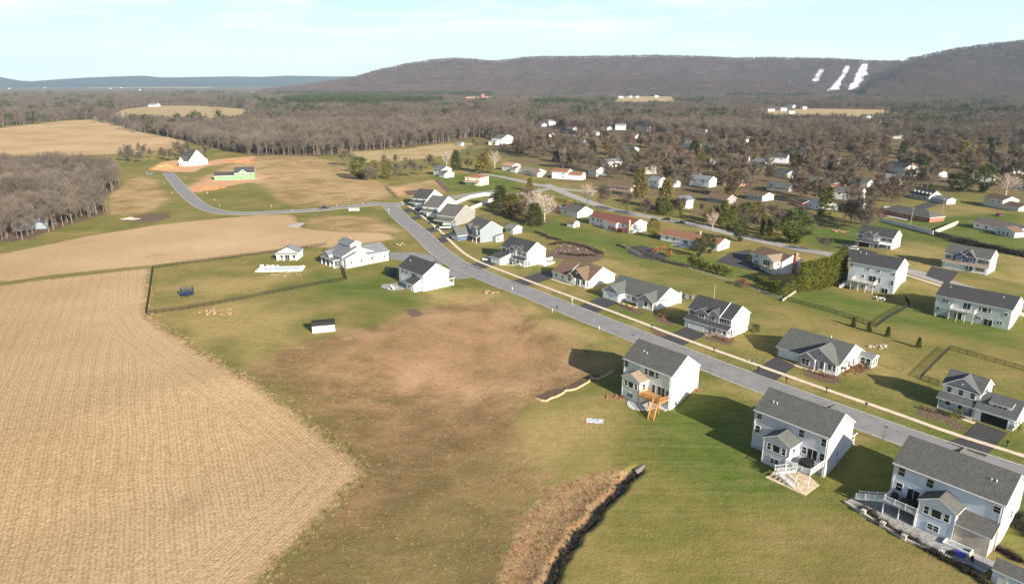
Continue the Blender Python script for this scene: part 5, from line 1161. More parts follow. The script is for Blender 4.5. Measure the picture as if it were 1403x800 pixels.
def bare_tree(seed, h=15., spread=.42, ntw=1500, tl=1.5, tw=.05, limbs=11, fork=.28):
    r_ = random.Random(seed); T = MB(); C = MB(); ends = []
    top = Vector((r_.uniform(-.4, .4), r_.uniform(-.4, .4), h*.72)); pts = [Vector((0, 0, -.4)), Vector((r_.uniform(-.15, .15), 0, h*.3)), top]
    T.tube(pts[0], pts[1], h*.019, h*.013, 6, 0, False); T.tube(pts[1], pts[2], h*.013, h*.004, 5, 0, False)
    for i in range(limbs):
        k = fork+(1-fork)*.85*i/limbs; b = pts[1].lerp(top, (k*h*.72-h*.3)/(h*.42)) if k*.72*h > h*.3 else pts[0].lerp(pts[1], k*.72*h/(h*.3))
        a = i*2.4+r_.uniform(-.4, .4); el = r_.uniform(.5, 1.0)+k*.3; ln = h*spread*(1.15-.55*k)*r_.uniform(.8, 1.15)
        d = Vector((math.cos(a)*math.cos(el), math.sin(a)*math.cos(el), math.sin(el))); e = b+d*ln
        mid = b+d*ln*.5+Vector((0, 0, -.06*ln)); T.tube(b, mid, h*.0075, h*.005, 4, 0, False); T.tube(mid, e, h*.005, h*.0018, 3, 0, False)
        for j in range(7):
            t = r_.uniform(.25, 1); bb = mid.lerp(e, (t-.5)*2) if t > .5 else b.lerp(mid, t*2)
            dd = (d+rdir(r_, .35)*.85).normalized(); ee = bb+dd*ln*r_.uniform(.3, .52); T.tube(bb, ee, h*.0028, h*.001, 3, 0, False); ends.append((bb, ee, dd))
        ends.append((mid, e, d))
    for j in range(8):
        dd = rdir(r_, 1.6); ee = top+dd*h*r_.uniform(.12, .3); T.tube(top, ee, h*.0035, h*.001, 3, 0, False); ends.append((top, ee, dd))
    for i in range(ntw):
        b, e, d = ends[r_.randrange(len(ends))]; p = b.lerp(e, r_.uniform(.15, 1.05)); dd = (d*.5+rdir(r_, .5)).normalized()
        l = tl*r_.uniform(.5, 1.2)*h/15; s_ = dd.cross(rdir(r_)).normalized()*tw*.5*r_.uniform(.6, 1.3); q = p+dd*l; bend = p+dd*l*.55+rdir(r_)*l*.1
        C.add([p-s_, p+s_, bend+s_*.8, bend-s_*.8, q], [(0, 1, 2, 3), (3, 2, 4)])
    return T, C
def leafy(seed, h, fn, n, size, trunk=.02, th=.9, droop=0.):
    """fn(t) crown radius at height fraction t; leaf faces spread through the volume in clumps"""
    r_ = random.Random(seed); T = MB(); C = MB(); T.tube((0, 0, -.4), (0, 0, h*th), h*trunk, h*.004, 6, 0, False)
    cl = []
    for i in range(int(n/22)):
        t = r_.random()**.85; R_ = fn(t); a = r_.uniform(0, 6.283); rr = R_*math.sqrt(r_.uniform(.25, 1.)); cl.append(Vector((rr*math.cos(a), rr*math.sin(a), t*h)))
        if i % 5 == 0: T.tube((0, 0, max(.3, t*h-.2*rr)), cl[-1], h*.004, h*.0015, 3, 0, False)
    for c in cl:
        cs = size*r_.uniform(1.2, 2.6)
        for j in range(22):
            p = c+Vector((r_.gauss(0, 1), r_.gauss(0, 1), r_.gauss(0, .55)))*cs*.55; o = Vector((p.x, p.y, 0)); o = o.normalized() if o.length > .01 else Vector((1, 0, 0))
            d = (o+rdir(r_)*.8+Vector((0, 0, -droop))).normalized(); s_ = d.cross(rdir(r_)).normalized()*size*.28*r_.uniform(.6, 1.3); q = p+d*size*r_.uniform(.7, 1.5)
            C.add([p-s_*.5, p+s_*.5, q+s_, q-s_], [(0, 1, 2, 3)])
    return T, C
PR = {}
def proto(key, TC, tm, cm): PR[key] = (TC[0].mesh('trunk', tm), TC[1].mesh('crown', cm))
for i in range(5): proto('bare%d' % i, bare_tree(20+i, 15, [.42, .5, .36, .45, .55][i], 4600, 1.7, .07), BARK, M_TW if i != 3 else M_TW2)
for i in range(2): proto('pale%d' % i, bare_tree(40+i, 15, .5, 1300, 1.5, .08, 13), PALEB, M_TWP)
for i in range(2): proto('round%d' % i, bare_tree(50+i, 10, .5, 4600, 1.2, .06, 14, .3), BARK, M_TW2 if i else M_TW)
proto('young0', bare_tree(60, 5, .4, 160, .9, .03, 7, .35), BARK, M_TW2)
for i in range(3): proto('spruce%d' % i, leafy(70+i, 12, lambda t: .25+3.5*(1-t)**.85*(1 if t > .06 else .7), 4600, .5, droop=.35), BARK, (M_SP, M_SP, M_YL)[i])
for i in range(3): proto('pine%d' % i, leafy(80+i, 12, lambda t, i=i: (.5+3.8*math.sin(min(1, max(0, (t-.16)/.84))**.8*3.0)*.95)*(t > .14)+.1, 3000, .5, th=.85), BARK, (M_PI, M_YL, M_SP)[i])
for i in range(3): proto('arb%d' % i, leafy(90+i, 9, lambda t: .86*(1-.8*t**3.2)+.05, 3600, .27, .015), BARK, M_AR)
for i in range(2): proto('arbs%d' % i, leafy(95+i, 4, lambda t: .85*(1-.9*t**1.6)+.05, 700, .26, .015), BARK, M_AR)
proto('orange0', leafy(100, 7, lambda t: (2.4*math.sin(max(0, t-.2)/.8*3.0)**.6 if t > .2 else 0)+.1, 1700, .35), BARK, M_OR)
for i in range(2): proto('shrub%d' % i, leafy(110+i, 1.3, lambda t: .85*(1-t*.6), 460, .16, .02), BARK, (M_RD, M_SP)[i])
proto('shrubo', leafy(113, 2.2, lambda t: 1.9*(1-t*.7), 900, .24, .02), BARK, M_OR)
proto('hedge0', leafy(114, 2.2, lambda t: 1.1*(1-t*.25), 620, .22, .02), BARK, M_FWd)
KN = {'bare': ('bare_tree', 'tree'), 'pale': ('birch_tree', 'tree'), 'round': ('bare_tree', 'tree'), 'young': ('young_tree', 'tree'), 'spruce': ('spruce_tree', 'tree'), 'pine': ('pine_tree', 'tree'), 'arb': ('arborvitae', 'tree'), 'arbs': ('arborvitae', 'tree'), 'orange': ('leafy_tree', 'tree'), 'shrub': ('shrub', 'shrub'), 'shrubo': ('shrub', 'shrub'), 'hedge': ('hedge_shrub', 'shrub')}
BH = {'bare': 15, 'pale': 15, 'round': 10, 'young': 5, 'spruce': 12, 'pine': 12, 'arb': 9, 'arbs': 4, 'orange': 7, 'shrub': 1.3, 'shrubo': 2.2, 'hedge': 2.2}
def plant(key, x, y, h, label, group=None, wide=1., name=None, z=None):
    k = key.rstrip('0123456789'); s_ = h/BH[k]
    e = empty(name or KN[k][0], (x, y, float(zt(x, y)) if z is None else z), random.uniform(0, 6.28)); e.scale = (s_*wide, s_*wide, s_)
    tag(e, label, KN[k][1], group)
    link('trunk', PR[key][0], e); link('crown', PR[key][1], e); return e
def tree(key, px, py, h, label, group=None, wide=1., **k):
    g = G(px, py); return plant(key, g[0], g[1], h, label, group, wide, **k)
# trees one can point at
tree('spruce0', 686, 285, 13, 'dark spruce at the end of the white curved fence', wide=1.4)
tree('spruce2', 702, 296, 12, 'dark spruce just right of the first spruce in the garden group', wide=1.7)
tree('spruce0', 733, 308, 11, 'olive spruce in front of the pinkish birches', wide=1.5)
tree('round1', 716, 301, 11, 'russet bare bush between the garden spruces', wide=1.2)
tree('pale0', 746, 304, 15, 'pale multi-stemmed birch leaning over the lawn', wide=1.25)
tree('pale1', 734, 296, 14, 'pinkish birch behind the olive spruce', wide=1.2)
tree('round1', 722, 288, 13, 'reddish bare tree left of the pale birches')
tree('spruce2', 726, 262, 9, 'small green conifer at the cross street corner')
tree('orange0', 780, 292.5, 7, 'round tree with orange leaves against the grey roofed ranch')
tree('round0', 858, 291, 11, 'round bare tree on the verge above the raised ranch')
tree('round1', 884, 297, 10.5, 'reddish round bare tree right beside its taller verge neighbour', wide=1.1)
tree('bare2', 826, 288, 16, 'tall slim bare tree rising behind the red-brown ranch roof')
tree('pale0', 805, 282, 13, 'white-stemmed birch on the verge behind the grey ranch')
tree('spruce2', 877, 270, 18, 'tall dark spruce in front of the salmon brick ranch', wide=.95)
tree('spruce2', 912, 287, 17, 'large olive spruce across the street from the parked cars', wide=1.1)
tree('pine1', 895, 325, 9, 'yellow-green pine at the brick end of the raised ranch', wide=.9)
tree('spruce2', 1002, 270, 16, 'yellowish conifer behind the street hedge', wide=.9)
tree('arb0', 1002, 315, 12, 'tall olive cypress beside the older street', wide=1.5)
tree('arb1', 991, 306, 12, 'dark cypress left of the olive street cypress', wide=1.5)
tree('pine2', 1013.5, 331, 10, 'blue-green pine standing on the corner lawn', wide=.95)
tree('pine0', 1022, 304, 10, 'green pine among the shrubs opposite the corner pine')
tree('pine1', 1036, 303, 10, 'paler pine right of the green pine among shrubs')
tree('pine0', 1088, 333, 14.5, 'very broad bright green pine beside the older street', wide=1.5)
tree('arb2', 1053, 323, 8, 'dark column conifer left of the broad bright pine', wide=1.4)
tree('arb0', 1130, 297, 16, 'very tall dark conifer column behind the big lawn', wide=1.6)
tree('round1', 1105, 318, 9, 'mauve bare tree behind the broad bright pine', wide=1.1)
tree('round0', 1128, 345, 7, 'spreading bare tree at the left end of the tall hedge', wide=1.3)
tree('pale1', 976, 315, 9, 'pinkish birch on the verge behind the rust roof ranch')
tree('pine2', 957, 352, 8, 'dark blue-green pine before the rust roof ranch', wide=.95)
tree('pine2', 972, 347, 8, 'second dark pine, nearest the white ranch gable', wide=.9)
tree('pine0', 965, 343, 7, 'bright green pine top between the two dark pines')
tree('pine2', 1315, 263, 12, 'broad dark yew-like pine behind the dormered house', wide=1.6)
tree('pine0', 1347, 263, 17, 'tall wide green pine left of the split-level house', wide=1.2)
tree('pine0', 1270, 238, 13, 'green pine right of the white colonial')
tree('spruce0', 1236, 212, 13, 'dark pointed spruce behind the white colonial')
tree('pine1', 1318, 228, 21, 'very tall pine standing out of the grey wood', wide=.8)
tree('pale0', 1378, 268, 14, 'wide pale bare tree behind the split-level house', wide=1.5)
tree('bare1', 1234, 273, 15, 'bare tree left of the dormered house')
tree('bare4', 1181, 314, 17, 'tall olive-brown bare tree behind the open-garage house')
tree('bare0', 1165, 310, 15, 'bare tree beside the tall olive-brown one')
tree('pine0', 494, 246, 16, 'bright green pine at the edge of the tan field', wide=1.3)
tree('pine1', 514, 246, 14, 'olive pine right of the bright green field pine')
tree('pine1', 531, 245, 14, 'olive-brown pine, third along the field edge')
tree('round0', 507, 249, 12, 'dark mauve bush between the field edge pines', wide=1.2)
tree('round1', 566, 243, 14, 'round bare tree left of the white split-level house')
tree('bare1', 474, 228, 14, 'grey bare tree left of the field edge pines', wide=1.2)
tree('spruce0', 625, 233, 16, 'dark spruce just right of the white split-level house')
tree('spruce2', 663, 237, 16, 'broad olive spruce beside the pale birch', wide=1.5)
tree('pale1', 612, 228, 12, 'pale bare tree rising over the split-level roof')
tree('round1', 641, 233, 10, 'brown bare tree between the two village spruces')
tree('pale0', 678, 231, 15, 'white-barked birch left of the salmon roofed house')
tree('spruce0', 712, 210, 9, 'dark evergreen below the mint green house', wide=1.6)
tree('pine0', 748, 209, 8, 'green spreading pine above the long low ranch', wide=1.5)
tree('spruce0', 762, 222, 10, 'dark spruce above the pale blue split-level', wide=1.3)
tree('spruce0', 779, 224, 10, 'dark spruce left of the back street', wide=1.5)
tree('pine1', 833, 213, 12, 'yellow-green pine left of the hilltop white ranch')
tree('spruce0', 1030, 212, 15, 'dark green spruce on the left of the hillside roofs', wide=1.2)
tree('spruce1', 1014, 210, 14, 'broad dark spruce in the middle wood', wide=1.4)
tree('spruce0', 951, 214, 15, 'dark spruce behind the brown brick ranch', wide=1.5)
tree('spruce1', 905, 205, 14, 'dark spruce left of the small bare hill tree', wide=1.3)
tree('arb0', 1104, 262, 10, 'orange-brown cypress in the middle trees')
tree('young0', 1236, 509, 2.6, 'yellowish shrub tree between two back gardens', wide=1.5)
LB = {'bare': ('bare brown tree among the older houses', 'bare trees among the older houses'), 'ever': ('dark evergreen among the older houses', 'evergreens among the older houses')}
REJ = [c.location for c in COL.objects if c.type == 'EMPTY' and c.get('category') == 'house']
road_pts = np.array([p for q in (ROAD1, ROAD3) for p in q])
HB = []
for e in list(COL.objects):
    if e.type == 'EMPTY' and e.get('category') in ('house', 'shed', 'pool house') and e.location.y < 900:
        xs = []
        for c in e.children:
            if c.name.startswith('wall'):
                M_ = Matrix.Translation(e.location) @ Matrix.Rotation(e.rotation_euler.z, 4, 'Z')
                xs += [M_ @ v.co for v in c.data.vertices]
        if xs:
            x0, x1 = min(v.x for v in xs), max(v.x for v in xs); y0, y1 = min(v.y for v in xs), max(v.y for v in xs); HB.append(((x0+x1)/2, (y0+y1)/2, max(x1-x0, y1-y0)/2))
HBa = np.array(HB)
def free(x, y, m=2.5, front=0.):
    if np.min(np.hypot(road_pts[:, 0]-x, road_pts[:, 1]-y)) < 7: return False
    for dy in ((0,) if not front else (0, front*.5, front, front*1.35)):
        if np.min(np.hypot(HBa[:, 0]-x, HBa[:, 1]-(y+dy))-HBa[:, 2]) < m: return False
    return True
PLANTED = []
def scatter(polys, n, kinds, hr, lab, m=1.5, mind=5., front=0., lg=None, wide=(0.85, 1.2)):
    pw = [GP(p) for p in polys]; c = 0; tr = 0
    areas = []
    xs = [q[0] for p in pw for q in p]; ys = [q[1] for p in pw for q in p]
    while c < n and tr < n*60:
        tr += 1; x = random.uniform(min(xs), max(xs)); y = random.uniform(min(ys), max(ys))
        if not any(float(sdpoly(np.array(x), np.array(y), p)) > 0 for p in pw): continue
        if not free(x, y, m, front): continue
        if any((x-a)**2+(y-b)**2 < mind*mind for a, b in PLANTED): continue
        PLANTED.append((x, y)); c += 1; L_ = lg or LB[lab]
        plant(random.choice(kinds), x, y, random.uniform(*hr), L_[0], L_[1], random.uniform(*wide))
BK = ['bare0', 'bare1', 'bare2', 'bare3', 'bare4', 'round0', 'round1']
scatter([[(700, 196), (760, 190), (830, 192), (1000, 200), (1200, 200), (1403, 205), (1460, 262), (1300, 255), (1200, 285), (1140, 296), (1060, 284), (960, 262), (900, 262), (850, 252), (800, 240), (740, 222), (700, 212)]], 290, BK, (12, 18), 'bare', 1.0, 5.0, front=10)
scatter([[(880, 285), (960, 290), (1100, 298), (1140, 310), (1060, 325), (960, 300), (900, 292)]], 26, BK, (6, 10), 'bare', 2, 5)
scatter([[(1140, 300), (1200, 300), (1205, 318), (1160, 318)]], 6, BK, (8, 13), 'bare', 1, 5)
scatter([[(1160, 270), (1210, 262), (1240, 278), (1205, 290), (1160, 296)]], 8, ['bare4', 'bare1', 'round1'], (9, 14), 'bare', 1, 6, front=6)
scatter([[(700, 196), (830, 192), (1000, 200), (1200, 200), (1403, 205), (1403, 250), (1200, 270), (1060, 270), (900, 250), (800, 232), (720, 215)]], 46, ['spruce0', 'spruce1', 'spruce2', 'pine1', 'pine2'], (8, 14), 'ever', 1.2, 7, front=9)
scatter([[(440, 232), (470, 222), (560, 222), (600, 228), (580, 240), (540, 238)]], 7, ['bare1', 'round0'], (6, 9), 'bare', 1, 7, lg=('low grey bare tree on the rough grass by the tan field', 'low bare trees on the rough grass by the tan field'))
scatter([[(640, 200), (700, 202), (690, 212), (660, 220), (640, 226)]], 8, ['round0', 'round1', 'bare0'], (6, 10), 'bare', 1, 6)
scatter([[(138, 224), (150, 214), (262, 212), (340, 205), (345, 208), (262, 222), (200, 224)]], 26, ['bare0', 'bare2', 'bare4'], (8, 14), 'bare', 1, 8, lg=('straggly bare tree in the hedgerow below the far tan field', 'bare hedgerow trees below the far tan field'))

tree('bare1', 590, 232, 12, 'bare tree between the field edge pines and split-level house'); tree('bare0', 545, 243, 12, 'bare tree at the right end of the field edge pines')
tree('round0', 484, 236, 9, 'small grey bush tree above the bright green field pine')
scatter([[(900, 292), (960, 300), (1060, 312), (1110, 318), (1060, 326), (1000, 314), (930, 302)]], 8, ['pine0', 'pine1', 'spruce2', 'arb0'], (6, 10), 'ever', 2, 5, lg=('green conifer in the belt above the older street', 'conifers in the belt above the older street'))
# hedges, individual columns
def rowpts(px0, px1, n): 
    a, b_ = G(*px0), G(*px1); return [(a[0]+(b_[0]-a[0])*i/(n-1), a[1]+(b_[1]-a[1])*i/(n-1)) for i in range(n)]
for i, (x, y) in enumerate(rowpts((1096, 400), (1152, 382), 18)): plant('arb%d' % (i % 3), x, y, 10.2+i*.1+random.uniform(-.3, .3), 'tall arborvitae column in the big clipped hedge row', 'tall arborvitae in the big hedge row', 1.05)
for i, (x, y) in enumerate(rowpts((945, 365), (1000, 380), 11)): plant('arbs%d' % (i % 2), x, y, random.uniform(3.6, 4.6), 'small arborvitae along the wire fence, left run', 'small arborvitae, left run of the wire fence')
for i, (x, y) in enumerate(rowpts((1036, 392), (1068, 404), 9)): plant('arbs%d' % (i % 2), x, y, random.uniform(3.4, 4.6), 'small arborvitae at the corner of the wire fence, right run', 'small arborvitae, right run of the wire fence')
for i, (x, y) in enumerate(rowpts((1072, 408), (1092, 398), 6)): plant('arbs%d' % (i % 2), x, y, random.uniform(3.6, 4.8), 'small arborvitae beside the sleeper edging under the tall hedge', 'small arborvitae beside the sleeper edging')
for i, (x, y) in enumerate(rowpts((1306, 331), (1403, 352), 17)): plant('hedge0', x, y, random.uniform(1.8, 2.6), 'brown-green shrub of the low hedge along the grey timber fence', 'low hedge shrubs along the grey timber fence')
def shr(key, px, py, h, label, group=None, wide=1.): tree(key, px, py, h, label, group, wide)
for a_, b_ in ((1168, 511), (1176, 508), (1184, 505), (1192, 500), (1154, 512)): shr('shrub0' if a_ < 1180 else 'shrub1', a_, b_, 1.7, 'shrub along the bright side wall of the wide grey bungalow', 'shrubs beside the wide grey bungalow')
for a_, b_ in ((1118, 511), (1126, 514), (1134, 517), (1142, 518), (1110, 508)): shr('shrub0', a_, b_, .8, 'low brown shrub in the porch bed of the wide grey bungalow', 'low shrubs in the grey bungalow porch bed')
for a_, b_ in ((972, 459), (980, 462), (988, 465), (996, 467), (1003, 467)): shr('shrub0', a_, b_, 1.0, 'reddish shrub in front of the twin grey gable house', 'reddish shrubs before the twin gable house')
for a_, b_ in ((851, 418), (858, 421), (866, 424), (903, 434), (910, 436), (918, 437)): shr('shrub0', a_, b_, 1.0, 'dark red shrub along the front of the twin-gabled bungalow', 'dark red shrubs before the twin-gabled bungalow')
shr('shrub1', 1390, 590, 2.4, 'bright conical evergreen beside the open garage', wide=.7); shr('shrub1', 1312, 572, 1.8, 'evergreen shrub at the porch steps of the open garage house')
for a_, b_ in ((1262, 560), (1272, 563), (1284, 566), (1297, 569)): shr('shrub1', a_, b_, .7, 'low shrub in the dark bed before the porch with open garage', 'low shrubs in the dark porch bed')
for a_, b_ in ((916, 350), (898, 346), (908, 343)): shr('shrubo', a_, b_, 2.2, 'orange shrub on the mound by the rust roof ranch', 'orange shrubs by the rust roof ranch')
shr('shrubo', 970, 367, 2., 'red-brown shrub mass left of the looping driveway', wide=1.5); shr('shrub0', 1016, 392, 2.4, 'pinkish bare shrub between the two small hedge runs', wide=1.6)
for i, (a_, b_) in enumerate(((963, 381), (1040, 398), (1222, 500), (868, 530))): pass
YT = [(972, 517), (1209, 606), (1392, 620), (848, 434), (725, 383)]
for a_, b_ in YT: tree('young0', a_, b_, 3.2, 'thin young street tree on the grass verge', 'young street trees on the verges')
for a_, b_ in ((1169, 447), (1190, 454), (1216, 461), (1258, 476)): tree('spruce0', a_, b_, 3.0, 'small young conifer on the bank between back gardens', 'young conifers on the garden bank', .8)
shr('shrub1', 1034, 455, 2.6, 'dark shrub at the back corner of the twin gable house', wide=.8)

# ------------------------------------------------------------------ woods: one object each, trees scattered over their ground
def joinproto(name, T, C, tm, cm):
    m = MB(); m.add(T.v, T.f, 0); m.add(C.v, C.f, 1); me = m.mesh(name, [tm, cm]); return bpy.data.objects.new(name, me)
WC = bpy.data.collections.new('wood_tree_kinds'); WF = bpy.data.collections.new('far_wood_kinds')
for i in range(4): WC.objects.link(joinproto('wood_tree', *bare_tree(200+i, 16, [.34, .42, .3, .38][i], 1050, 2.0, .062, [9, 12, 7, 10][i], [.42, .3, .5, .36][i]), mat('wood_bark', (.20, .165, .135), .95, .2, 1.), M_FW))
def clump(seed, n=7, rad=16, ev=False):
    r_ = random.Random(seed); T, C = MB(), MB()
    for k in range(n):
        a = r_.uniform(0, 6.28); q = rad*math.sqrt(r_.random()); ox, oy = q*math.cos(a), q*math.sin(a); h = r_.uniform(11, 19)
        if ev and k % 2: t, c = leafy(seed*9+k, h*.8, lambda t: .3+3*(1-t), 90, 1.6)
        else: t, c = bare_tree(seed*9+k, h, .36, 130, 2.6, .34, 4, .4)
        T.add([(v[0]+ox, v[1]+oy, v[2]) for v in t.v], t.f); C.add([(v[0]+ox, v[1]+oy, v[2]) for v in c.v], c.f)
    return T, C
for i in range(4): WF.objects.link(joinproto('far_clump', *clump(300+i), mat('wood_bark', (.20, .165, .135), .95, .2, 1.), mcol('far_twigs%d' % i, [(.120, .096, .082), (.105, .088, .072), (.135, .102, .088), (.090, .077, .062)][i], .3, .01)))
EV = bpy.data.collections.new('far_evergreen_kinds')
EV.objects.link(joinproto('far_conifers', *clump(330, 8, 14, True), BARK, mcol('far_conifer', (.040, .058, .025), .4, .02)))
EV.objects.link(joinproto('far_conifers', *clump(331, 8, 14, True), BARK, mcol('far_conifer', (.055, .068, .025), .4, .02)))
def gn_wood(name, pts, coll, label, smin=.8, smax=1.2):
    me = bpy.data.meshes.new(name); me.from_pydata(pts, [], [])
    n = len(pts)
    a = me.attributes.new('rot', 'FLOAT', 'POINT'); a.data.foreach_set('value', rng.uniform(0, 6.283, n).astype(np.float32))
    a = me.attributes.new('scl', 'FLOAT', 'POINT'); a.data.foreach_set('value', rng.uniform(smin, smax, n).astype(np.float32))
    o = bpy.data.objects.new(name, me); COL.objects.link(o)
    g = bpy.data.node_groups.new(name, 'GeometryNodeTree')
    g.interface.new_socket('Geometry', in_out='INPUT', socket_type='NodeSocketGeometry'); g.interface.new_socket('Geometry', in_out='OUTPUT', socket_type='NodeSocketGeometry')
    gi, go = g.nodes.new('NodeGroupInput'), g.nodes.new('NodeGroupOutput')
    ip = g.nodes.new('GeometryNodeInstanceOnPoints'); ci = g.nodes.new('GeometryNodeCollectionInfo'); ci.inputs['Collection'].default_value = coll
    ci.inputs['Separate Children'].default_value = True; ci.inputs['Reset Children'].default_value = True; ip.inputs['Pick Instance'].default_value = True
    na = g.nodes.new('GeometryNodeInputNamedAttribute'); na.data_type = 'FLOAT'; na.inputs[0].default_value = 'rot'
    ns = g.nodes.new('GeometryNodeInputNamedAttribute'); ns.data_type = 'FLOAT'; ns.inputs[0].default_value = 'scl'
    cx = g.nodes.new('ShaderNodeCombineXYZ'); ri = g.nodes.new('FunctionNodeRandomValue'); ri.data_type = 'INT'
    ri.inputs[4].default_value = 0; ri.inputs[5].default_value = 20
    l = g.links.new
    l(gi.outputs[0], ip.inputs['Points']); l(ci.outputs[0], ip.inputs['Instance']); l(na.outputs[0], cx.inputs[2]); l(cx.outputs[0], ip.inputs['Rotation']); l(ns.outputs[0], ip.inputs['Scale'])
    l(ri.outputs[2], ip.inputs['Instance Index']); l(ip.outputs[0], go.inputs[0])
    md = o.modifiers.new('scatter', 'NODES'); md.node_group = g
    tag(o, label, None, None, 'stuff'); return o
OPENX = [GP(p) for p in ([(845, 132.5), (925, 132.5), (930, 146), (840, 146)], [(1045, 149), (1232, 150), (1240, 168), (1040, 168)], [(120, 116.3), (290, 116.3), (292, 120.5), (120, 120.5)], [(470, 119), (530, 119), (530, 124), (470, 124)], [(700, 134), (745, 135), (745, 145), (700, 145)], [(940, 127), (1060, 127), (1060, 132), (940, 132)], [(1120, 124.5), (1200, 124.5), (1200, 128.5), (1120, 128.5)], [(380, 118), (440, 118), (440, 122), (380, 122)])]
OPEN = OPENX+[GP([(140, 160), (170, 146), (340, 149), (350, 168), (300, 172), (230, 170), (165, 168)]), REGW['stub'][2], REGW['stub'][1]]+REGW['straw']+[GP([(440, 236), (470, 222), (500, 212), (600, 200), (650, 196), (700, 205), (700, 260), (520, 262)])]
VLW = np.array([G(a, b)[:2] for a, b in VL+SUB[:9]])
def fill(poly_, step, jit, rmin=0, rmax=1e9, keep=None, thin=1.):
    xs, ys = [p[0] for p in poly_], [p[1] for p in poly_]
    X, Y = np.meshgrid(np.arange(min(xs), max(xs), step), np.arange(min(ys), max(ys), step)); X = X.ravel(); Y = Y.ravel()
    X = X+rng.uniform(-jit, jit, len(X)); Y = Y+rng.uniform(-jit, jit, len(Y)); r = np.hypot(X, Y)
    k = (r > rmin) & (r < rmax) & (np.abs(X) < Y*.86+60) & (rng.random(len(X)) < thin); X, Y = X[k], Y[k]
    k = sdpoly(X, Y, poly_) > 0
    for q in OPEN: k &= sdpoly(X, Y, q) < 0
    dy_ = Y[:, None]-VLW[None, :, 1]; dy_ = np.where(dy_ < 0, -dy_/22., dy_/2.)
    k &= np.min(np.hypot(X[:, None]-VLW[None, :, 0], dy_), 1) > 19
    X, Y = X[k], Y[k]; 
    if len(HBa): k = np.min(np.hypot(X[:, None]-HBa[None, :, 0], Y[:, None]-HBa[None, :, 1]+6)-HBa[None, :, 2], 1) > 3; X, Y = X[k], Y[k]
    Z = zt(X, Y); return list(zip(X.tolist(), Y.tolist(), Z.tolist()))
W1 = REGW['wood'][0]; W2 = REGW['wood'][1]
gn_wood('wood', fill(W1, 5.4, 2.8), WC, 'dense bare brown wood at the left edge beyond the tan fields', .45, 1.02)
front = fill(W2, 7.0, 3.3, 0, 1150)
gn_wood('wood', front, WC, 'wide belt of bare brown woodland behind the fields and houses', .55, 1.3)
def belt(r0, r1, step):
    R_ = [(-1.1*r1, r0*.5), (1.1*r1, r0*.5), (1.1*r1, r1), (-1.1*r1, r1)]
    return fill(R_, step, step*.5, r0, r1)
far = belt(1150, 2300, 23)+belt(2300, 4300, 34)
gn_wood('wood', far, WF, 'far-off brown woodland filling the valley floor', .8, 1.15)
evp = []
for p_, st in (([(395, 141), (470, 139), (600, 143), (600, 146), (470, 148), (400, 148)], 15), ([(380, 130), (680, 132), (680, 135), (380, 133)], 34), ([(860, 129), (950, 130), (950, 131), (860, 131)], 40), ([(1230, 158), (1403, 161), (1403, 165), (1240, 162)], 40), ([(1000, 133), (1110, 134), (1110, 136), (1000, 136)], 36), ([(740, 143), (800, 146), (800, 149), (740, 147)], 22)):
    
    X_, Y_ = [q[0] for q in GP(p_)], [q[1] for q in GP(p_)]
    for k in range(int((max(X_)-min(X_))*(max(Y_)-min(Y_))/st**2*.7)):
        x, y = random.uniform(min(X_), max(X_)), random.uniform(min(Y_), max(Y_))
        if float(sdpoly(np.array(x), np.array(y), GP(p_))) > 0: evp.append((x, y, float(zt(x, y))))
evp += [p for p in far if random.random() < .03]
gn_wood('evergreens', evp, EV, 'dark green conifer stands among the far brown woods', 1.1, 1.7)

# ------------------------------------------------------------------ hills
def interp(x, tab): return np.interp(x, [t[0] for t in tab], [t[1] for t in tab])
def fbm(x, y, sc, seed=0, oc=4):
    v = 0; a = 1.; r_ = np.random.default_rng(seed)
    for i in range(oc):
        th = r_.uniform(0, 6.28, 3); ph = r_.uniform(0, 6.28, 3)
        for t, p_ in zip(th, ph): v = v+a*np.sin((x*np.cos(t)+y*np.sin(t))/sc+p_)/3
        sc *= .5; a *= .55
    return v
SNOW = [[(1181, 87.5), (1190, 88), (1188, 97), (1187, 101), (1190, 102), (1188, 105), (1183, 106), (1180, 112), (1176, 118), (1170, 126), (1160, 126), (1164, 118), (1170, 110), (1173, 102), (1177, 94)],
        [(1156, 91), (1164, 91), (1162, 99), (1157, 106), (1153, 112), (1150, 119), (1152, 126), (1130, 126), (1140, 119), (1146, 111), (1153, 103), (1155, 97)],
        [(1123, 95), (1130, 96), (1125, 105), (1121, 114), (1111, 115), (1115, 106)], [(1175, 124), (1186, 126), (1184, 128), (1176, 127)], [(1181, 108), (1184, 108), (1182, 114), (1180, 113)], [(1080, 113), (1090, 115), (1090, 117), (1080, 115)],
        [(1186, 99), (1190, 101), (1186, 104)]]
def hillmat(name, c0, c1, c2, sc=1.):
    m, nt, b = newmat(name); P = nn(nt, 'ShaderNodeNewGeometry').outputs['Position']
    f = noise(nt, P, .0035*sc, 6, .6, .4); g = noise(nt, P, .03*sc, 5, .7)
    c = mixc(nt, mrange(nt, f, .35, .62), c0, c1); c = mixc(nt, mrange(nt, noise(nt, P, .0016*sc, 5, .6), .56, .68, 0, .8), c, c2)
    c = mixc(nt, mrange(nt, g, .35, .7, 0, .5), c, tuple(x*.45 for x in c0))
    sn = nn(nt, 'ShaderNodeAttribute', attribute_name='snow').outputs['Fac']
    c = mixc(nt, mrange(nt, math_(nt, 'ADD', sn, math_(nt, 'MULTIPLY', math_(nt, 'SUBTRACT', g, .5), 46)), -4, 5), c, (.72, .73, .78))
    nt.links.new(c, b.inputs['Base Color']); b.inputs['Roughness'].default_value = .95; b.inputs['Specular IOR Level'].default_value = .05
    bn = nn(nt, 'ShaderNodeBump', {'Height': g, 'Strength': .9, 'Distance': 12.}); nt.links.new(bn.outputs[0], b.inputs['Normal'])
    return m
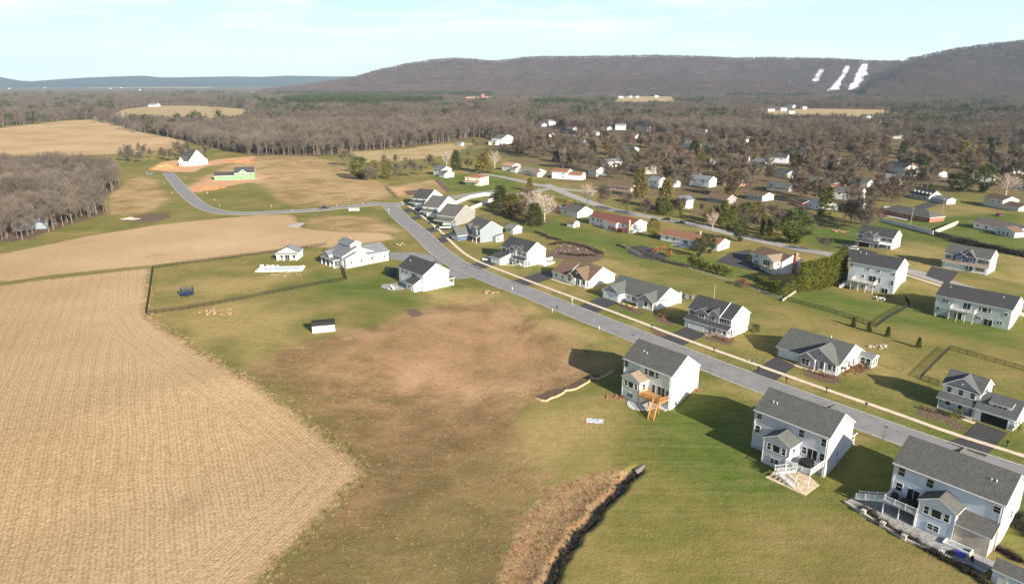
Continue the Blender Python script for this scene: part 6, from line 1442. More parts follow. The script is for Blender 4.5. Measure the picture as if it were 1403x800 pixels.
def hill(name, label, crest, r_foot, r_top, r_back, m, seed, amp=22, dpx=2.2, nr=56, snow=False, zf=0.):
    px = np.arange(crest[0][0], crest[-1][0], dpx); u = (px-701.5)/F; az = np.arctan(u/CP)
    cy = interp(px, crest); v = (400-cy)/F; dy = CP+v*SP; dz = -SP+v*CP
    zc = CH+dz/dy*(r_top*np.cos(az)*1.0)  # height of the crest at plan distance r_top (forward = r cos az)
    t = np.linspace(0, 1, nr); V = []
    tt = np.concatenate([t, [1.12, 1.3, 1.6]])
    rows = []
    for k in tt:
        r = r_foot+(r_top-r_foot)*k if k <= 1 else r_top+(r_back-r_top)*(k-1)/.6
        x = r*np.sin(az); y = r*np.cos(az)
        if k <= 1: s_ = k**1.25*(1-.18*np.sin(k*math.pi)); z = zf-6+(zc-zf+6)*s_+fbm(x, y, 260, seed)*amp*np.sin(k*math.pi)**.7*1.4*np.clip(np.minimum(px-px[0], px[-1]-px)/90, 0, 1)
        else: z = zc*(1-((k-1)/.6)**1.3)-6*((k-1)/.6)
        rows.append(np.stack([x, y, z], 1))
    V = np.vstack(rows); na = len(px); n = len(tt)
    i = np.arange(n-1)[:, None]*na; j = np.arange(na-1)[None, :]
    q = np.stack([i+j, i+j+1, i+na+j+1, i+na+j], -1).reshape(-1, 4)
    me = bpy.data.meshes.new(name); me.from_pydata(V.tolist(), [], q.tolist()); me.polygons.foreach_set('use_smooth', np.ones(len(q), bool))
    if snow:
        X = V[:, 0]; Y = V[:, 1]*CP-(V[:, 2]-CH)*SP; Z_ = V[:, 1]*SP+(V[:, 2]-CH)*CP; PX = 701.5+F*X/Y; PY = 400-F*Z_/Y
        d = np.full(len(V), -30.)
        for p in SNOW: d = np.maximum(d, sdpoly(PX, PY, p))
        sv_ = d*5.-1  # runs surveyed in view angle, stored as metres on the slope
    else: sv_ = np.full(len(V), -100.)
    a = me.attributes.new('snow', 'FLOAT', 'POINT'); a.data.foreach_set('value', sv_.astype(np.float32))
    me.materials.append(m); me.update(); o = bpy.data.objects.new(name, me); COL.objects.link(o); struct(o, label)
    return V.reshape(n, na, 3), (sv_.reshape(n, na) if snow else None)
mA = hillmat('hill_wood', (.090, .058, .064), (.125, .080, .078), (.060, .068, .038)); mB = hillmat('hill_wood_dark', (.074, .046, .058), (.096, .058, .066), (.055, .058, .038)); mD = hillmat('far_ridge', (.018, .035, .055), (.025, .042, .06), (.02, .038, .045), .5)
VA, SA = hill('wooded_ridge', 'long wooded ridge across the horizon with white ski runs', [(390, 124.5), (440, 118.5), (480, 112.2), (510, 106), (540, 97), (570, 90), (600, 84.5), (625, 82), (650, 83), (680, 86), (710, 81.5), (740, 79.5), (800, 79.5), (870, 78), (930, 79), (980, 82), (1020, 81), (1060, 82), (1100, 83), (1150, 86), (1190, 86), (1230, 84), (1300, 82), (1403, 80), (1500, 80), (1600, 90)], 3700, 5300, 6500, mA, 3, 20, 1.8, 64, True)
VB, _ = hill('wooded_hill', 'big dark wooded hill rising at the right edge', [(1150, 112), (1185, 92), (1197, 83), (1220, 77), (1260, 68), (1300, 62), (1350, 56), (1403, 53.5), (1480, 52), (1560, 56), (1640, 80), (1700, 110)], 3300, 4700, 5600, mB, 5, 16, 2.2, 50)
VC, _ = hill('wooded_spur', 'brown wooded spur in front of the dark hill', [(1150, 118), (1185, 96), (1200, 88), (1230, 88), (1264, 95), (1301, 105), (1345, 116), (1400, 122), (1480, 120)], 3100, 4000, 4600, mA, 8, 9, 2.2, 36)
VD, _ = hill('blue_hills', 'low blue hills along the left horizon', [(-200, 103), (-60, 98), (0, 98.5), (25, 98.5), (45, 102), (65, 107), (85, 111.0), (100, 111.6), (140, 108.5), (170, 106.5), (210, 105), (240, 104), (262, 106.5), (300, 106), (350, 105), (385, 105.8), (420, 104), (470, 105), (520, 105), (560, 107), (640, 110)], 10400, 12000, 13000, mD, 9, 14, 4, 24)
def onhill(V, n, kmax, keep=None, back=3):
    nn_, na, _ = V.shape; out = []
    for q in range(n):
        i = rng.uniform(0, kmax-1.01); j = rng.uniform(0, na-1.01); a, b = int(i), int(j); fi, fj = i-a, j-b
        if keep is not None and keep[a, b] > -6: continue
        p = V[a, b]*(1-fi)*(1-fj)+V[a+1, b]*fi*(1-fj)+V[a, b+1]*(1-fi)*fj+V[a+1, b+1]*fi*fj
        out.append(tuple(float(v) for v in p))
    return out
hp = onhill(VA, 15000, 65, SA)+onhill(VB, 6500, 51)+onhill(VC, 3200, 37)
for V in (VA, VB):
    k = 63 if V is VA else 49
    for j in range(0, V.shape[1], 1): p = V[k, j]; hp.append((float(p[0]), float(p[1]), float(p[2])-3))
hp = [p for p in hp if p[2] > -4]
WH = bpy.data.collections.new('hill_wood_kinds')
for i in range(3): WH.objects.link(joinproto('hill_clump', *clump(360+i, 7, 22), BARK, mcol('hill_twigs%d' % i, [(.128, .080, .086), (.096, .066, .074), (.150, .094, .092)][i], .25, .004)))
gn_wood('hill_woods', hp, WH, 'bare woods covering the ridge and hills', .7, 1.1)
gn_wood('hill_evergreens', onhill(VA, 700, 64, SA)+onhill(VB, 180, 45)+[p for p in onhill(VA, 1500, 14) ][:260], EV, 'dark conifers dotted over the wooded ridge', .7, 1.1)

# ------------------------------------------------------------------ fences
def fence(name, label, pxs, h, m, post_sp=2.4, kind='picket', pw=.05, m2=None):
    pts = [G(a, b) for a, b in pxs]; e = empty(name, pts[0]); tag(e, label, 'fence'); o0 = Vector(pts[0])
    fl = []
    for a, b in zip(pts[:-1], pts[1:]):
        n = max(1, round(math.dist(a[:2], b[:2])/post_sp))
        for i in range(n): x, y = a[0]+(b[0]-a[0])*i/n, a[1]+(b[1]-a[1])*i/n; fl.append(Vector((x, y, float(zt(x, y)))))
    fl.append(Vector(pts[-1])); P_ = MB()
    pm = None
    for i, p in enumerate(fl):
        if pm is None: pm = MB().box(-pw, pw, -pw, pw, -.2, h+.08).mesh('post', m)
        if i < 95: link('post', pm, e, p-o0)
        else: P_.box(p.x-o0.x-pw, p.x-o0.x+pw, p.y-o0.y-pw, p.y-o0.y+pw, p.z-o0.z-.2, p.z-o0.z+h)
    for a, b in zip(fl[:-1], fl[1:]):
        a, b = a-o0, b-o0; up = Vector((0, 0, 1))
        if kind == 'picket':
            for z in (.15, h*.86, h): P_.bar(a+up*z, b+up*z, .035, .04)
            n = int((b-a).length/.115)
            for k in range(n): c = a.lerp(b, (k+.5)/n); P_.bar(c+up*.05, c+up*(h), .022, .022)
        elif kind == 'panel':
            P_.bar(a+up*(h/2+.03), b+up*(h/2+.03), .05, h-.06); P_.bar(a+up*h, b+up*h, .09, .08)
        elif kind == 'rail':
            for z in (.4, .85, h-.1): P_.bar(a+up*z, b+up*z, .05, .12)
        else:
            for z in np.linspace(.1, h-.05, 9): P_.bar(a+up*z, b+up*z, .012, .012)
            n = int((b-a).length/.2)
            for k in range(n): c = a.lerp(b, (k+.5)/n); P_.bar(c+up*.05, c+up*(h-.05), .008, .008)
    P_.build('fence_panel', m2 or m, e)
BLK = mat('black_fence', (.022, .022, .022), .5, .2); WOODG = mat('grey_timber', (.20, .17, .145), .9, .2, 2.); WOODT = mat('tan_timber', (.66, .50, .33), .85, .12, 2.); VIN = mat('white_vinyl', (.76, .76, .76), .4, .03)
fence('metal_fence', 'black metal fence enclosing the long lawn by the stubble field', [(447, 336), (400, 343), (330, 352), (260, 361), (210, 368), (206, 400), (201, 431), (260, 423), (330, 411), (400, 397), (475, 383), (470, 368)], 1.35, BLK)
fence('metal_fence', 'black metal fence around the lawn of the house with cross-braced stair', [(1078, 411), (1108, 420), (1135, 427), (1165, 436), (1200, 448.5), (1222, 433), (1246, 418), (1240, 408)], 1.3, BLK)
fence('metal_fence', 'black metal fence behind the house with the open garage', [(1285, 528), (1261, 519), (1280, 499), (1301, 479), (1350, 493), (1403, 508)], 1.3, BLK)
fence('wire_fence', 'wire mesh fence on thin posts below the small arborvitae', [(850, 337), (880, 351), (938, 367), (1000, 387), (1040, 400), (1070, 410.5)], 1.25, mat('galvanised', (.4, .4, .38), .6, .1), kind='wire', pw=.03, post_sp=3.2)
fence('timber_edging', 'tan timber edging wall under the small arborvitae corner', [(1072, 413), (1093, 399)], .8, mat('old_sleeper', (.42, .35, .27), .9), kind='panel')
fence('vinyl_fence', 'white vinyl panel fence behind the brick ranch', [(1206, 303), (1222, 307), (1250, 314), (1278, 321.5)], 1.9, VIN, kind='panel', pw=.09)
fence('timber_fence', 'sunlit tan timber fence meeting the white vinyl fence', [(1281, 321), (1297, 314), (1312, 308)], 2.0, WOODT, kind='panel', pw=.07)
fence('timber_fence', 'weathered grey timber fence running right from the vinyl fence', [(1279, 322), (1310, 330), (1350, 340), (1403, 352), (1440, 361)], 1.9, WOODG, kind='panel', pw=.07)
fence('vinyl_fence', 'white curved vinyl fence behind the row of new houses', [(622, 281), (644, 272), (664, 268.5), (674, 269), (679, 274), (662, 281), (645, 288)], 1.9, VIN, kind='panel', pw=.08)
fence('vinyl_fence', 'white fence panels beside the jutting garage house rear', [(742, 358), (757, 355.5)], 1.0, VIN, kind='panel', pw=.08)

# ------------------------------------------------------------------ vehicles
def car(label, px, py, ang, col, L_=4.6, W=1.8, H_=1.45, kind='car', z=None, name=None):
    g = G(px, py); e = empty(name or ('parked_car' if kind == 'car' else 'parked_truck' if kind == 'truck' else 'parked_van'), (g[0], g[1], g[2]+.08), R(ang)); tag(e, label, 'car' if kind == 'car' else kind)
    body = MB(); pm = mat('car_paint', col, .25, .04, .5, spec=.6)
    prof = {'car': [(-.5, .35), (-.5, .62), (-.46, .72), (-.30, .80), (.36, .80), (.47, .70), (.5, .55), (.5, .35)], 'truck': [(-.5, .5), (-.5, .95), (-.2, .98), (.5, .98), (.5, .5)], 'van': [(-.5, .4), (-.5, .9), (-.42, 1.0), (-.2, 1.05), (.5, 1.1), (.5, .4)]}[kind]
    n = len(prof); hw = W/2
    vs = [(x*L_, -hw if z_ < .78 or kind != 'car' else -hw*.97, z_) for x, z_ in prof]+[(x*L_, hw if z_ < .78 or kind != 'car' else hw*.97, z_) for x, z_ in prof]
    body.add(vs, [tuple(range(n-1, -1, -1)), tuple(range(n, 2*n))]+[(i, (i+1) % n, n+(i+1) % n, n+i) for i in range(n)][::1])
    b = body.build('body', pm, e)
    c0, c1, t0, t1 = {'car': (-.26, .42, -.10, .28), 'truck': (-.27, .10, -.18, .05), 'van': (-.34, .5, -.22, .48)}[kind]; zb = {'car': .79, 'truck': .96, 'van': 1.04}[kind]; zt_ = H_ if kind == 'car' else H_+.35
    def fr(i, m, z0, z1, nm, par, mm):
        A = [(c0*L_, -hw*.94), (c1*L_, -hw*.94), (c1*L_, hw*.94), (c0*L_, hw*.94)]; B = [(t0*L_, -hw*.78), (t1*L_, -hw*.78), (t1*L_, hw*.78), (t0*L_, hw*.78)]
        f = lambda k: [((1-k)*a[0]+k*q[0], (1-k)*a[1]+k*q[1]) for a, q in zip(A, B)]
        lo, hi = f(z0), f(z1); Z0, Z1 = zb+(zt_-zb)*z0, zb+(zt_-zb)*z1
        return MB().add([(p[0], p[1], Z0) for p in lo]+[(p[0], p[1], Z1) for p in hi], [(0, 1, 5, 4), (1, 2, 6, 5), (2, 3, 7, 6), (3, 0, 4, 7), (4, 5, 6, 7)]).build(nm, mm, par)
    fr(0, 0, 0, .82, 'window', e, GLASS); fr(0, 0, .82, 1, 'roof', e, pm)
    wm = MB().tube((0, -.1, 0), (0, .12, 0), .34, .34, 12).mesh('wheel', mat('tyre', (.02, .02, .02), .9)); rm = MB().tube((0, -.12, 0), (0, -.09, 0), .2, .2, 8).mesh('rim', mat('alloy', (.5, .5, .5), .3, .1, metal=.8))
    for sx in (-.31, .31):
        for sy in (-1, 1): q = link('wheel', wm, e, (sx*L_, sy*(hw-.12), .34), 0 if sy < 0 else math.pi); link('rim', rm, q)
    for sy in (-1, 1): MB().box(-.5*L_-.02, -.5*L_+.1, sy*hw*.72-.18, sy*hw*.72+.18, .58, .70).build('headlight', mat('lamp_glass', (.7, .7, .7), .2), e)
    return e
WH_ = (.75, .75, .75)
car('white car parked before the jutting garage', 669, 357, -5, WH_, 4.8)
car('white pick-up on the driveway of the light blue house', 627, 324, 8, (.6, .62, .62), 5.2)
car('black car in front of the white pick-up', 619, 326, 8, (.02, .02, .025))
car('pale green-white van under a cover before the taupe house', 610, 313, 5, (.6, .72, .52), 5.6, 2.1, 1.8, 'van')
car('black car beside the covered van', 600, 313.5, 40, (.02, .02, .02))
car('white car in the driveway of the end house', 571, 286.5, 10, WH_)
car('dark pick-up truck stopped on the side road', 445, 286, 8, (.03, .028, .03), 5.4, 1.9, 1.6, 'truck')
car('black car in the street beside the rust roof ranch', 913, 302, -25, (.015, .015, .017))
car('grey car between the two black street cars', 925, 304.5, -25, (.3, .3, .32))
car('second black car in the street, nearest the chimney', 933, 306.5, -25, (.015, .015, .017))
car('dark blue car under the glazed gable deck', 1042, 368, 0, (.02, .03, .06))
car('dark car at the end of the tall hedge', 1158, 340, -35, (.02, .02, .03))
car('white car beside the dark car at the hedge end', 1168, 342, -40, WH_)
car('white car in the back street by the brick ranch', 941, 227, -10, WH_, 5)
car('magenta car outside the split-level house', 1369, 296, 80, (.22, .02, .08))
rv = House.base('camper_van', 'white box camper parked behind the brick ranch', 1208, 291, -40, cat='camper')
rv.blk(0, 7, 0, 2.4, .5, 3.1, 'flat', 0, .02, sWhite, WHITE); rv.blk(7, 8.6, .1, 2.3, .5, 2.0, 'shed', .1, .0, sWhite, WHITE); rv.win('F', 0, 2, 2.2, 1., .6).win('F', 0, 5, 2.2, 1., .6)
wm = MB().tube((0, -.12, 0), (0, .12, 0), .4, .4, 12).mesh('wheel', mat('tyre', (.02, .02, .02), .9))
for x in (1.6, 6.6): link('wheel', wm, rv.e, (x, .15, .4)); link('wheel', wm, rv.e, (x, 2.25, .4))
sgt = House.base('construction_trailer', 'row of white containers on the side road verge', 478, 289, 5, cat='trailer')
for i in range(3): sgt.blk(i*2.1, i*2.1+1.5, 0, 1.2, 0, 1.2, 'flat', 0, .05, sWhite, WHITE)

# ------------------------------------------------------------------ yard things
def thing(name, label, cat, mb, mats, px, py, rz=0., group=None, dz=0.):
    g = G(px, py); o = mb.build(name, mats, None, (g[0], g[1], g[2]+dz), rz); tag(o, label, cat, group); return o
a = MB()
for i in range(5): a.poly([(.1*math.cos(t), .1*math.sin(t)) for t in (0, 1.5, 3, 4.5)], 0, .1)
for i, (a_, b_, lb) in enumerate(((1214, 585, 'round manhole cover in the road beside the lower-right house'), (868, 459, 'round manhole cover in the road by the off-white deck house'), (640, 366, 'round manhole cover in the road on the bend'))):
    thing('manhole_cover', lb, 'manhole', MB().tube((0, 0, 0), (0, 0, .075), .42, .42, 16), mat('cast_iron', (.07, .065, .06), .7), a_, b_)
# mailboxes and verge boxes
def mailbox(px, py, label, group=None):
    g = G(px, py); e = empty('mailbox', g, R(40)); tag(e, label, 'mailbox', group)
    MB().box(-.07, .07, -.07, .07, -.2, 1.1).build('post', BLK, e); b = MB(); b.box(-.13, .13, -.28, .28, 1.1, 1.32); b.tube((0, -.28, 1.32), (0, .28, 1.32), .13, .13, 10); b.build('box', BLK, e)
mailbox(763, 425, 'black post mailbox on the kerb opposite the twin-gabled bungalow')
for a_, b_ in ((893, 451), (978, 483), (1077, 524), (1132, 538), (1039, 509), (1186, 559), (1379, 612)): mailbox(a_, b_, 'small black post mailbox on the narrow verge', 'small black mailboxes along the verge')
for i, (a_, b_) in enumerate(((784, 418), (533, 292), (596, 316))):
    m_ = MB(); m_.tube((0, 0, -.1), (0, 0, 2.2), .04, .04, 6); m_.box(-.2, .2, -.03, .03, 1.75, 2.25)
    thing('road_sign', ['pale post sign beside the pavement near the brown roofed house', 'white sign on a post at the road junction', 'white post sign at the taupe house driveway'][i], 'sign', m_, WHITE, a_, b_)
for i, (a_, b_, lb) in enumerate(((1290, 296, 'wooden utility pole between the dormered house and the brick ranch'), (1113, 224, 'wooden utility pole in front of the mauve-grey house'), (674, 199, 'wooden utility pole left of the mint green house'), (978, 409, 'thin light pole behind the twin gable house fence'), (1247, 311, 'wooden utility pole behind the white vinyl fence'))):
    m_ = MB().tube((0, 0, -.3), (0, 0, 10 if i != 3 else 5), .14, .1, 8); m_.box(-1.1, 1.1, -.06, .06, 9.1, 9.25) if i != 3 else m_.box(-.2, .4, -.1, .1, 4.8, 5)
    thing('utility_pole', lb, 'pole', m_, mat('pole_wood', (.34, .29, .24), .9), a_, b_, i*.6)
# survey stakes
for a_, b_ in ((803, 582),): thing('wooden_stake', 'lone wooden stake standing in the lawn by the grey tarp', 'stake', MB().tube((0, 0, -.2), (0, 0, 1.5), .06, .05, 6), ORANGE, a_, b_)
for a_, b_ in ((400, 290), (372, 284), (284, 266), (294, 275), (225, 253), (236, 266), (301, 283), (201, 238), (254, 245), (462, 283), (497, 280), (479, 276), (702, 398), (757, 428), (821, 452)):
    thing('lot_marker', 'pale lot marker stake on the grass of the building plots', 'marker', MB().tube((0, 0, -.2), (0, 0, 1.1), .06, .05, 6).box(-.13, .13, -.04, .04, .75, 1.15), mat('pale_marker', (.7, .65, .6)), a_, b_, group='pale lot markers on the building plots')
# curved retaining bed
def bed(label, outer, inner, zb=.35):
    o_ = [G(a, b) for a, b in outer]; i_ = [G(a, b) for a, b in inner]; c = MB()
    e = empty('planting_bed', o_[0]); tag(e, label, 'garden bed'); q = Vector(o_[0])
    pts = [Vector(p)-q for p in o_]; 
    for a, b in zip(pts[:-1], pts[1:]): c.bar(a+Vector((0, 0, .15)), b+Vector((0, 0, .15)), .35, .45)
    c.build('edging', mat('tan_block', (.55, .38, .22), .9, .15, 2.), e)
    f = [Vector(p)-q for p in o_]+[Vector(p)-q for p in i_[::-1]]
    MB().poly([(p.x, p.y) for p in f], -.3, .12).build('mulch', mat('mulch', (.13, .08, .055), .95, .4, 3.), e)
bed('curved dark mulch bed with tan block edge, lower run', [(733, 546), (740, 549), (748, 550), (755, 546), (762, 544), (770, 540), (774, 537)], [(735, 543), (750, 537), (766, 532), (772, 533)])
bed('curved dark mulch bed with tan block edge, upper run', [(773, 536), (782, 535), (790, 533), (797, 529), (806, 524), (810, 519)], [(772, 532), (785, 526), (800, 518), (808, 516)])
bed('short dark mulch bed at the back of the off-white deck house', [(810, 518), (816, 520), (821, 519), (832, 514), (841, 508)], [(811, 515), (820, 510), (832, 506), (839, 505)])
def rocks(name, label, px, py, n, rad, s0, s1, m, cat, seed=1):
    r_ = random.Random(seed); mb = MB(); g = G(px, py)
    for i in range(n):
        a = r_.uniform(0, 6.28); q = rad*math.sqrt(r_.random()); x, y = q*math.cos(a), q*math.sin(a)*.7; s_ = r_.uniform(s0, s1); z = float(zt(g[0]+x, g[1]+y))-g[2]
        mb.poly([(x+s_*r_.uniform(.6, 1)*math.cos(t), y+s_*r_.uniform(.6, 1)*math.sin(t)) for t in np.linspace(0, 6.28, 7)[:-1]], z-.1, z+s_*r_.uniform(.5, .9))
    o = mb.build(name, m, None, g); o['kind'] = 'stuff'; o['label'] = label; return o
PS = mat('pale_rock', (.50, .42, .33), .95, .25, 1.5); OS = mat('orange_rock', (.40, .26, .15), .95, .25, 1.5); DS = mat('dark_rock', (.22, .2, .18), .95, .35, 1.5)
rocks('rubble', 'scattered tan rubble on the lawn below the black fence', 300, 428, 34, 6, .15, .55, OS, 'rubble', 2)
rocks('rubble', 'pale rubble in front of the swimming pool', 396, 374, 18, 7, .15, .4, PS, 'rubble', 3)
rocks('boulders', 'rock garden of stones behind the brown roofed house', 792, 342, 46, 13, .12, .42, mat('mixed_rock', (.36, .31, .26), .95, .4, .6), 'rocks', 4)
rocks('boulders', 'pile of landscaping stones on the verge by the bend', 672, 401, 14, 2.6, .25, .7, OS, 'rocks', 5)
rocks('straw_bales', 'tan heaps on the grass by the grey driveway', 547, 335, 4, 3.2, .5, .9, OS, 'heap', 6)
rocks('boulders', 'stone pile behind the pale twin-gabled bungalow', 948, 407, 18, 3, .25, .8, DS, 'rocks', 7)
rocks('rubble', 'brushy red debris beside the off-white deck house', 843, 543, 40, 2.4, .12, .35, mat('red_mulch', (.3, .12, .08), .9), 'debris', 8)
rocks('rubble', 'dumped red earth by the right corner of the deck house', 955, 536, 22, 1.6, .1, .3, mat('red_mulch', (.3, .12, .08), .9), 'debris', 9)
rocks('tree_debris', 'tangle of cut orange branches on the big lawn', 1150, 317, 30, 4, .2, .7, OS, 'debris', 10)
rocks('boulders', 'dark stones on the verge before the wide grey bungalow', 1035, 495, 24, 2.4, .12, .35, DS, 'rocks', 11)
rocks('boulders', 'pale slabs behind the sunroom of the wide grey bungalow', 1203, 476, 10, 2.5, .3, .7, PS, 'rocks', 12)
def mound(px, py, r0, h, label, m):
    g = G(px, py); mb = MB(); n = 26; K = 6; vs = [(0, 0, h)]; r_ = random.Random(int(px))
    for k in range(1, K+1):
        t = k/K
        for i in range(n): a = 6.283*i/n; q = r0*t*(1+.25*math.sin(a*2+px)+.12*math.sin(5*a)); vs.append((q*math.cos(a), q*math.sin(a)*.7, h*(1-t)**1.1*(1+.25*math.sin(3*a+k))+r_.uniform(-.12, .12)*h*(1-t)-(.25 if k == K else 0)))
    fs = [(0, 1+i, 1+(i+1) % n) for i in range(n)]
    for k in range(K-1):
        for i in range(n): a = 1+k*n; b = a+n; fs.append((a+i, b+i, b+(i+1) % n, a+(i+1) % n))
    o = mb.add(vs, fs).build('soil_mound', m, None, g); tag(o, label, 'mound')
SOIL = mat('orange_soil', (.55, .24, .10), .95, .25, .5, bump=.5)
mound(226, 231, 12, 3.4, 'big heap of orange soil left of the new white house', SOIL)
mound(330, 222, 16, 1.6, 'low spread of orange soil right of the new white house', SOIL)
mound(288, 258, 12, 1.3, 'orange soil bank before the green sheathed house', SOIL)
mound(1128, 366, 5, 1.8, 'tan soil heap right of the tall hedge', mat('tan_soil', (.55, .38, .24), .95, .2, .8)) if False else None
mound(178, 300, 5, .9, 'small pale heap beside the dark garden plot', PS)
# tarp, trampoline, swing, patio sets
tp = MB(); n = 8; r_ = random.Random(3)
vs = [(-1.9+3.8*i/n, -1.1+2.2*j/n, .06+r_.uniform(0, .12)) for j in range(n+1) for i in range(n+1)]
tp.add(vs, [(j*(n+1)+i, j*(n+1)+i+1, (j+1)*(n+1)+i+1, (j+1)*(n+1)+i) for j in range(n) for i in range(n)])
thing('tarpaulin', 'crumpled pale grey tarpaulin lying on the back lawn', 'tarp', tp, mat('tarp', (.50, .50, .52), .5, .15, 2.), 815, 577, R(-8))
def tramp(px, py, r0, label, tall=True):
    g = G(px, py); e = empty('trampoline', g); tag(e, label, 'trampoline'); nv = mat('navy_pad', (.02, .035, .09), .7)
    MB().tube((0, 0, .75), (0, 0, .85), r0, r0, 20).build('bed', nv, e)
    for i in range(6):
        a = i*1.047; x, y = r0*math.cos(a), r0*math.sin(a); MB().tube((x, y, -.1), (x, y, 2.9), .10, .09, 6).build('leg', nv, e)
    net = MB()
    for i in range(60):
        a = i*6.2832/60; b_ = a+6.2832/60; net.bar((r0*math.cos(a), r0*math.sin(a), .85), (r0*math.cos(a), r0*math.sin(a), 2.8), .03, .03)
        for z in (1.1, 1.6, 2.1, 2.8): net.bar((r0*math.cos(a), r0*math.sin(a), z), (r0*math.cos(b_), r0*math.sin(b_), z), .04, .04)
    net.build('safety_net', nv, e)
tramp(257, 405, 2.1, 'navy netted trampoline in the fenced long lawn'); tramp(537, 378, 1.7, 'dark blue trampoline in the shade of the bend house')
def table_set(px, py, label, m):
    g = G(px, py); e = empty('garden_table', (g[0], g[1], g[2]+.1)); tag(e, label, 'table'); MB().tube((0, 0, .68), (0, 0, .74), .8, .8, 16).build('table_top', m, e); MB().tube((0, 0, 0), (0, 0, .68), .07, .07, 8).build('leg', m, e)
    for i in range(4):
        a = i*1.57+.4; q = empty('garden_chair', (g[0]+1.4*math.cos(a), g[1]+1.4*math.sin(a), g[2]+.1), a-math.pi/2+math.pi); tag(q, 'garden chair drawn up to the '+label.split(' on ')[0], 'chair', 'chairs around the '+label.split(' on ')[0])
        MB().box(-.25, .25, -.25, .25, .4, .45).build('seat', m, q); MB().box(-.25, .25, -.25, -.2, .45, .9).build('backrest', m, q)
        for sx in (-.22, .22):
            for sy in (-.22, .22): MB().box(sx-.02, sx+.02, sy-.02, sy+.02, 0, .4).build('leg', m, q)
table_set(538, 396, 'white round garden table on the bend house patio', WHITE)
table_set(1206, 411, 'pale round garden table on the lawn by the pale blue-white house', WHITE)
q = h3.w(13.4, -5.6, -2.58); kp = MB().tube((0, 0, 0), (0, 0, .22), .85, .9, 20).build('paddling_pool', mat('blue_plastic', (.02, .05, .35), .4), None, q); tag(kp, 'small round blue paddling pool on the paved patio', 'paddling pool')
q = h3.w(10.6, -4.9, -2.58); a = MB()
for x0, x1, y0, y1 in ((0, 4, 0, .15), (0, 4, 1.5, 1.65), (0, .15, .15, 1.5), (3.85, 4, .15, 1.5)): a.box(x0, x1, y0, y1, 0, .5)
a = a.build('raised_bed', WHITE, None, q, R(-50)); tag(a, 'white edged rectangular planter against the pale blue house patio', 'planter')
for i, (x, y, c, nm, lb) in enumerate(((12.6, -6.3, (.35, .02, .02), 'toy_car', 'small red toy on the paved patio'), (15.2, -5.6, (.02, .02, .02), 'covered_grill', 'black covered grill on the paved patio near the shed'), (12.4, -6.9+.4, (.02, .1, .04), 'plant_pot', 'dark green pot at the edge of the paved patio'), (-.5, -4.6, (.03, .03, .03), 'storage_box', 'black storage box by the low stone patio wall'))):
    q = h3.w(x, y, -2.58); a = MB(); a.box(-.35, .35, -.22, .22, 0, .35+.2*(i % 2)); a.tube((-.2, 0, .3), (.2, 0, .62), .2, .14, 8)
    tag(a.build(nm, mat('thing_%s' % nm, c, .6), None, q, i), lb, nm.replace('_', ' '))
# culvert and rocks in the ditch
g = G(872, 648); e = empty('culvert', (g[0], g[1], g[2]), R(38)); tag(e, 'grey culvert pipe end with dark opening at the head of the ditch', 'culvert')
MB().tube((-.5, 0, .25), (2.2, 0, .55), .62, .62, 16).build('pipe', mat('culvert_metal', (.14, .135, .13), .8), e); MB().tube((-.52, 0, .25), (-.49, 0, .25), .52, .52, 16).build('opening', BLACK, e)
# weeds and stones along the ditch bank
wc = bpy.data.collections.new('weed_kinds')
def tuft(seed, h, n, m):
    r_ = random.Random(seed); mb = MB()
    for i in range(n):
        p = Vector((r_.gauss(0, .16), r_.gauss(0, .16), 0)); d = rdir(r_, 1.5); s_ = d.cross(rdir(r_)).normalized()*.018; q = p+d*h*r_.uniform(.5, 1.2); mb.add([p-s_, p+s_, q], [(0, 1, 2)])
    return bpy.data.objects.new('weed_tuft', mb.mesh('weed_tuft', m))
for i, c in enumerate([(.36, .20, .11), (.42, .31, .18), (.28, .15, .09), (.26, .22, .09)]): wc.objects.link(tuft(400+i, .45, 46, mat('weed%d' % i, c, .95, .3, 1.)))
def inpoly(poly_, n, keep=lambda x, y: True):
    xs, ys = [p[0] for p in poly_], [p[1] for p in poly_]; X = rng.uniform(min(xs), max(xs), n*6); Y = rng.uniform(min(ys), max(ys), n*6)
    k = sdpoly(X, Y, poly_)+rng.normal(0, .5, len(X)) > 0; X, Y = X[k][:n], Y[k][:n]; k = (Y > 55) & keep(X, Y); X, Y = X[k], Y[k]; return list(zip(X.tolist(), Y.tolist(), zt(X, Y).tolist()))
gn_wood('weeds', inpoly(BANK, 2600, lambda x, y: segdist(x, y, DITCH) > .7), wc, 'dry reddish weeds covering the ditch bank', .2, .7)
bc = bpy.data.collections.new('brush_kinds')
for i in range(3): bc.objects.link(tuft(420+i, .9, 70, mat('dark_brush%d' % i, [(.05, .04, .03), (.08, .06, .045), (.035, .035, .025)][i], .95, .3, 1.)))
dp = []
for a, b in zip(DITCH[:-1], DITCH[1:]):
    for k in range(int(math.dist(a[:2], b[:2])*9)):
        t = random.random(); x, y = a[0]+(b[0]-a[0])*t+random.gauss(0, .5), a[1]+(b[1]-a[1])*t+random.gauss(0, .5); dp.append((x, y, float(zt(x, y))))
gn_wood('brush', dp, bc, 'dark tangled brush along the ditch bottom', .35, .9)
rk = bpy.data.collections.new('stone_kinds')
for i in range(3):
    r_ = random.Random(i); mb = MB(); P_ = [rdir(r_)*r_.uniform(.7, 1.) for _ in range(14)]
    import bmesh
    bm = bmesh.new(); [bm.verts.new(p*.22) for p in P_]; bmesh.ops.convex_hull(bm, input=bm.verts); me = bpy.data.meshes.new('stone'); bm.to_mesh(me); bm.free(); me.materials.append([PS, DS, OS][i]); rk.objects.link(bpy.data.objects.new('stone', me))
gn_wood('stones', inpoly(BANK, 160), rk, 'stones scattered on the ditch bank', .25, .8)
gl = []
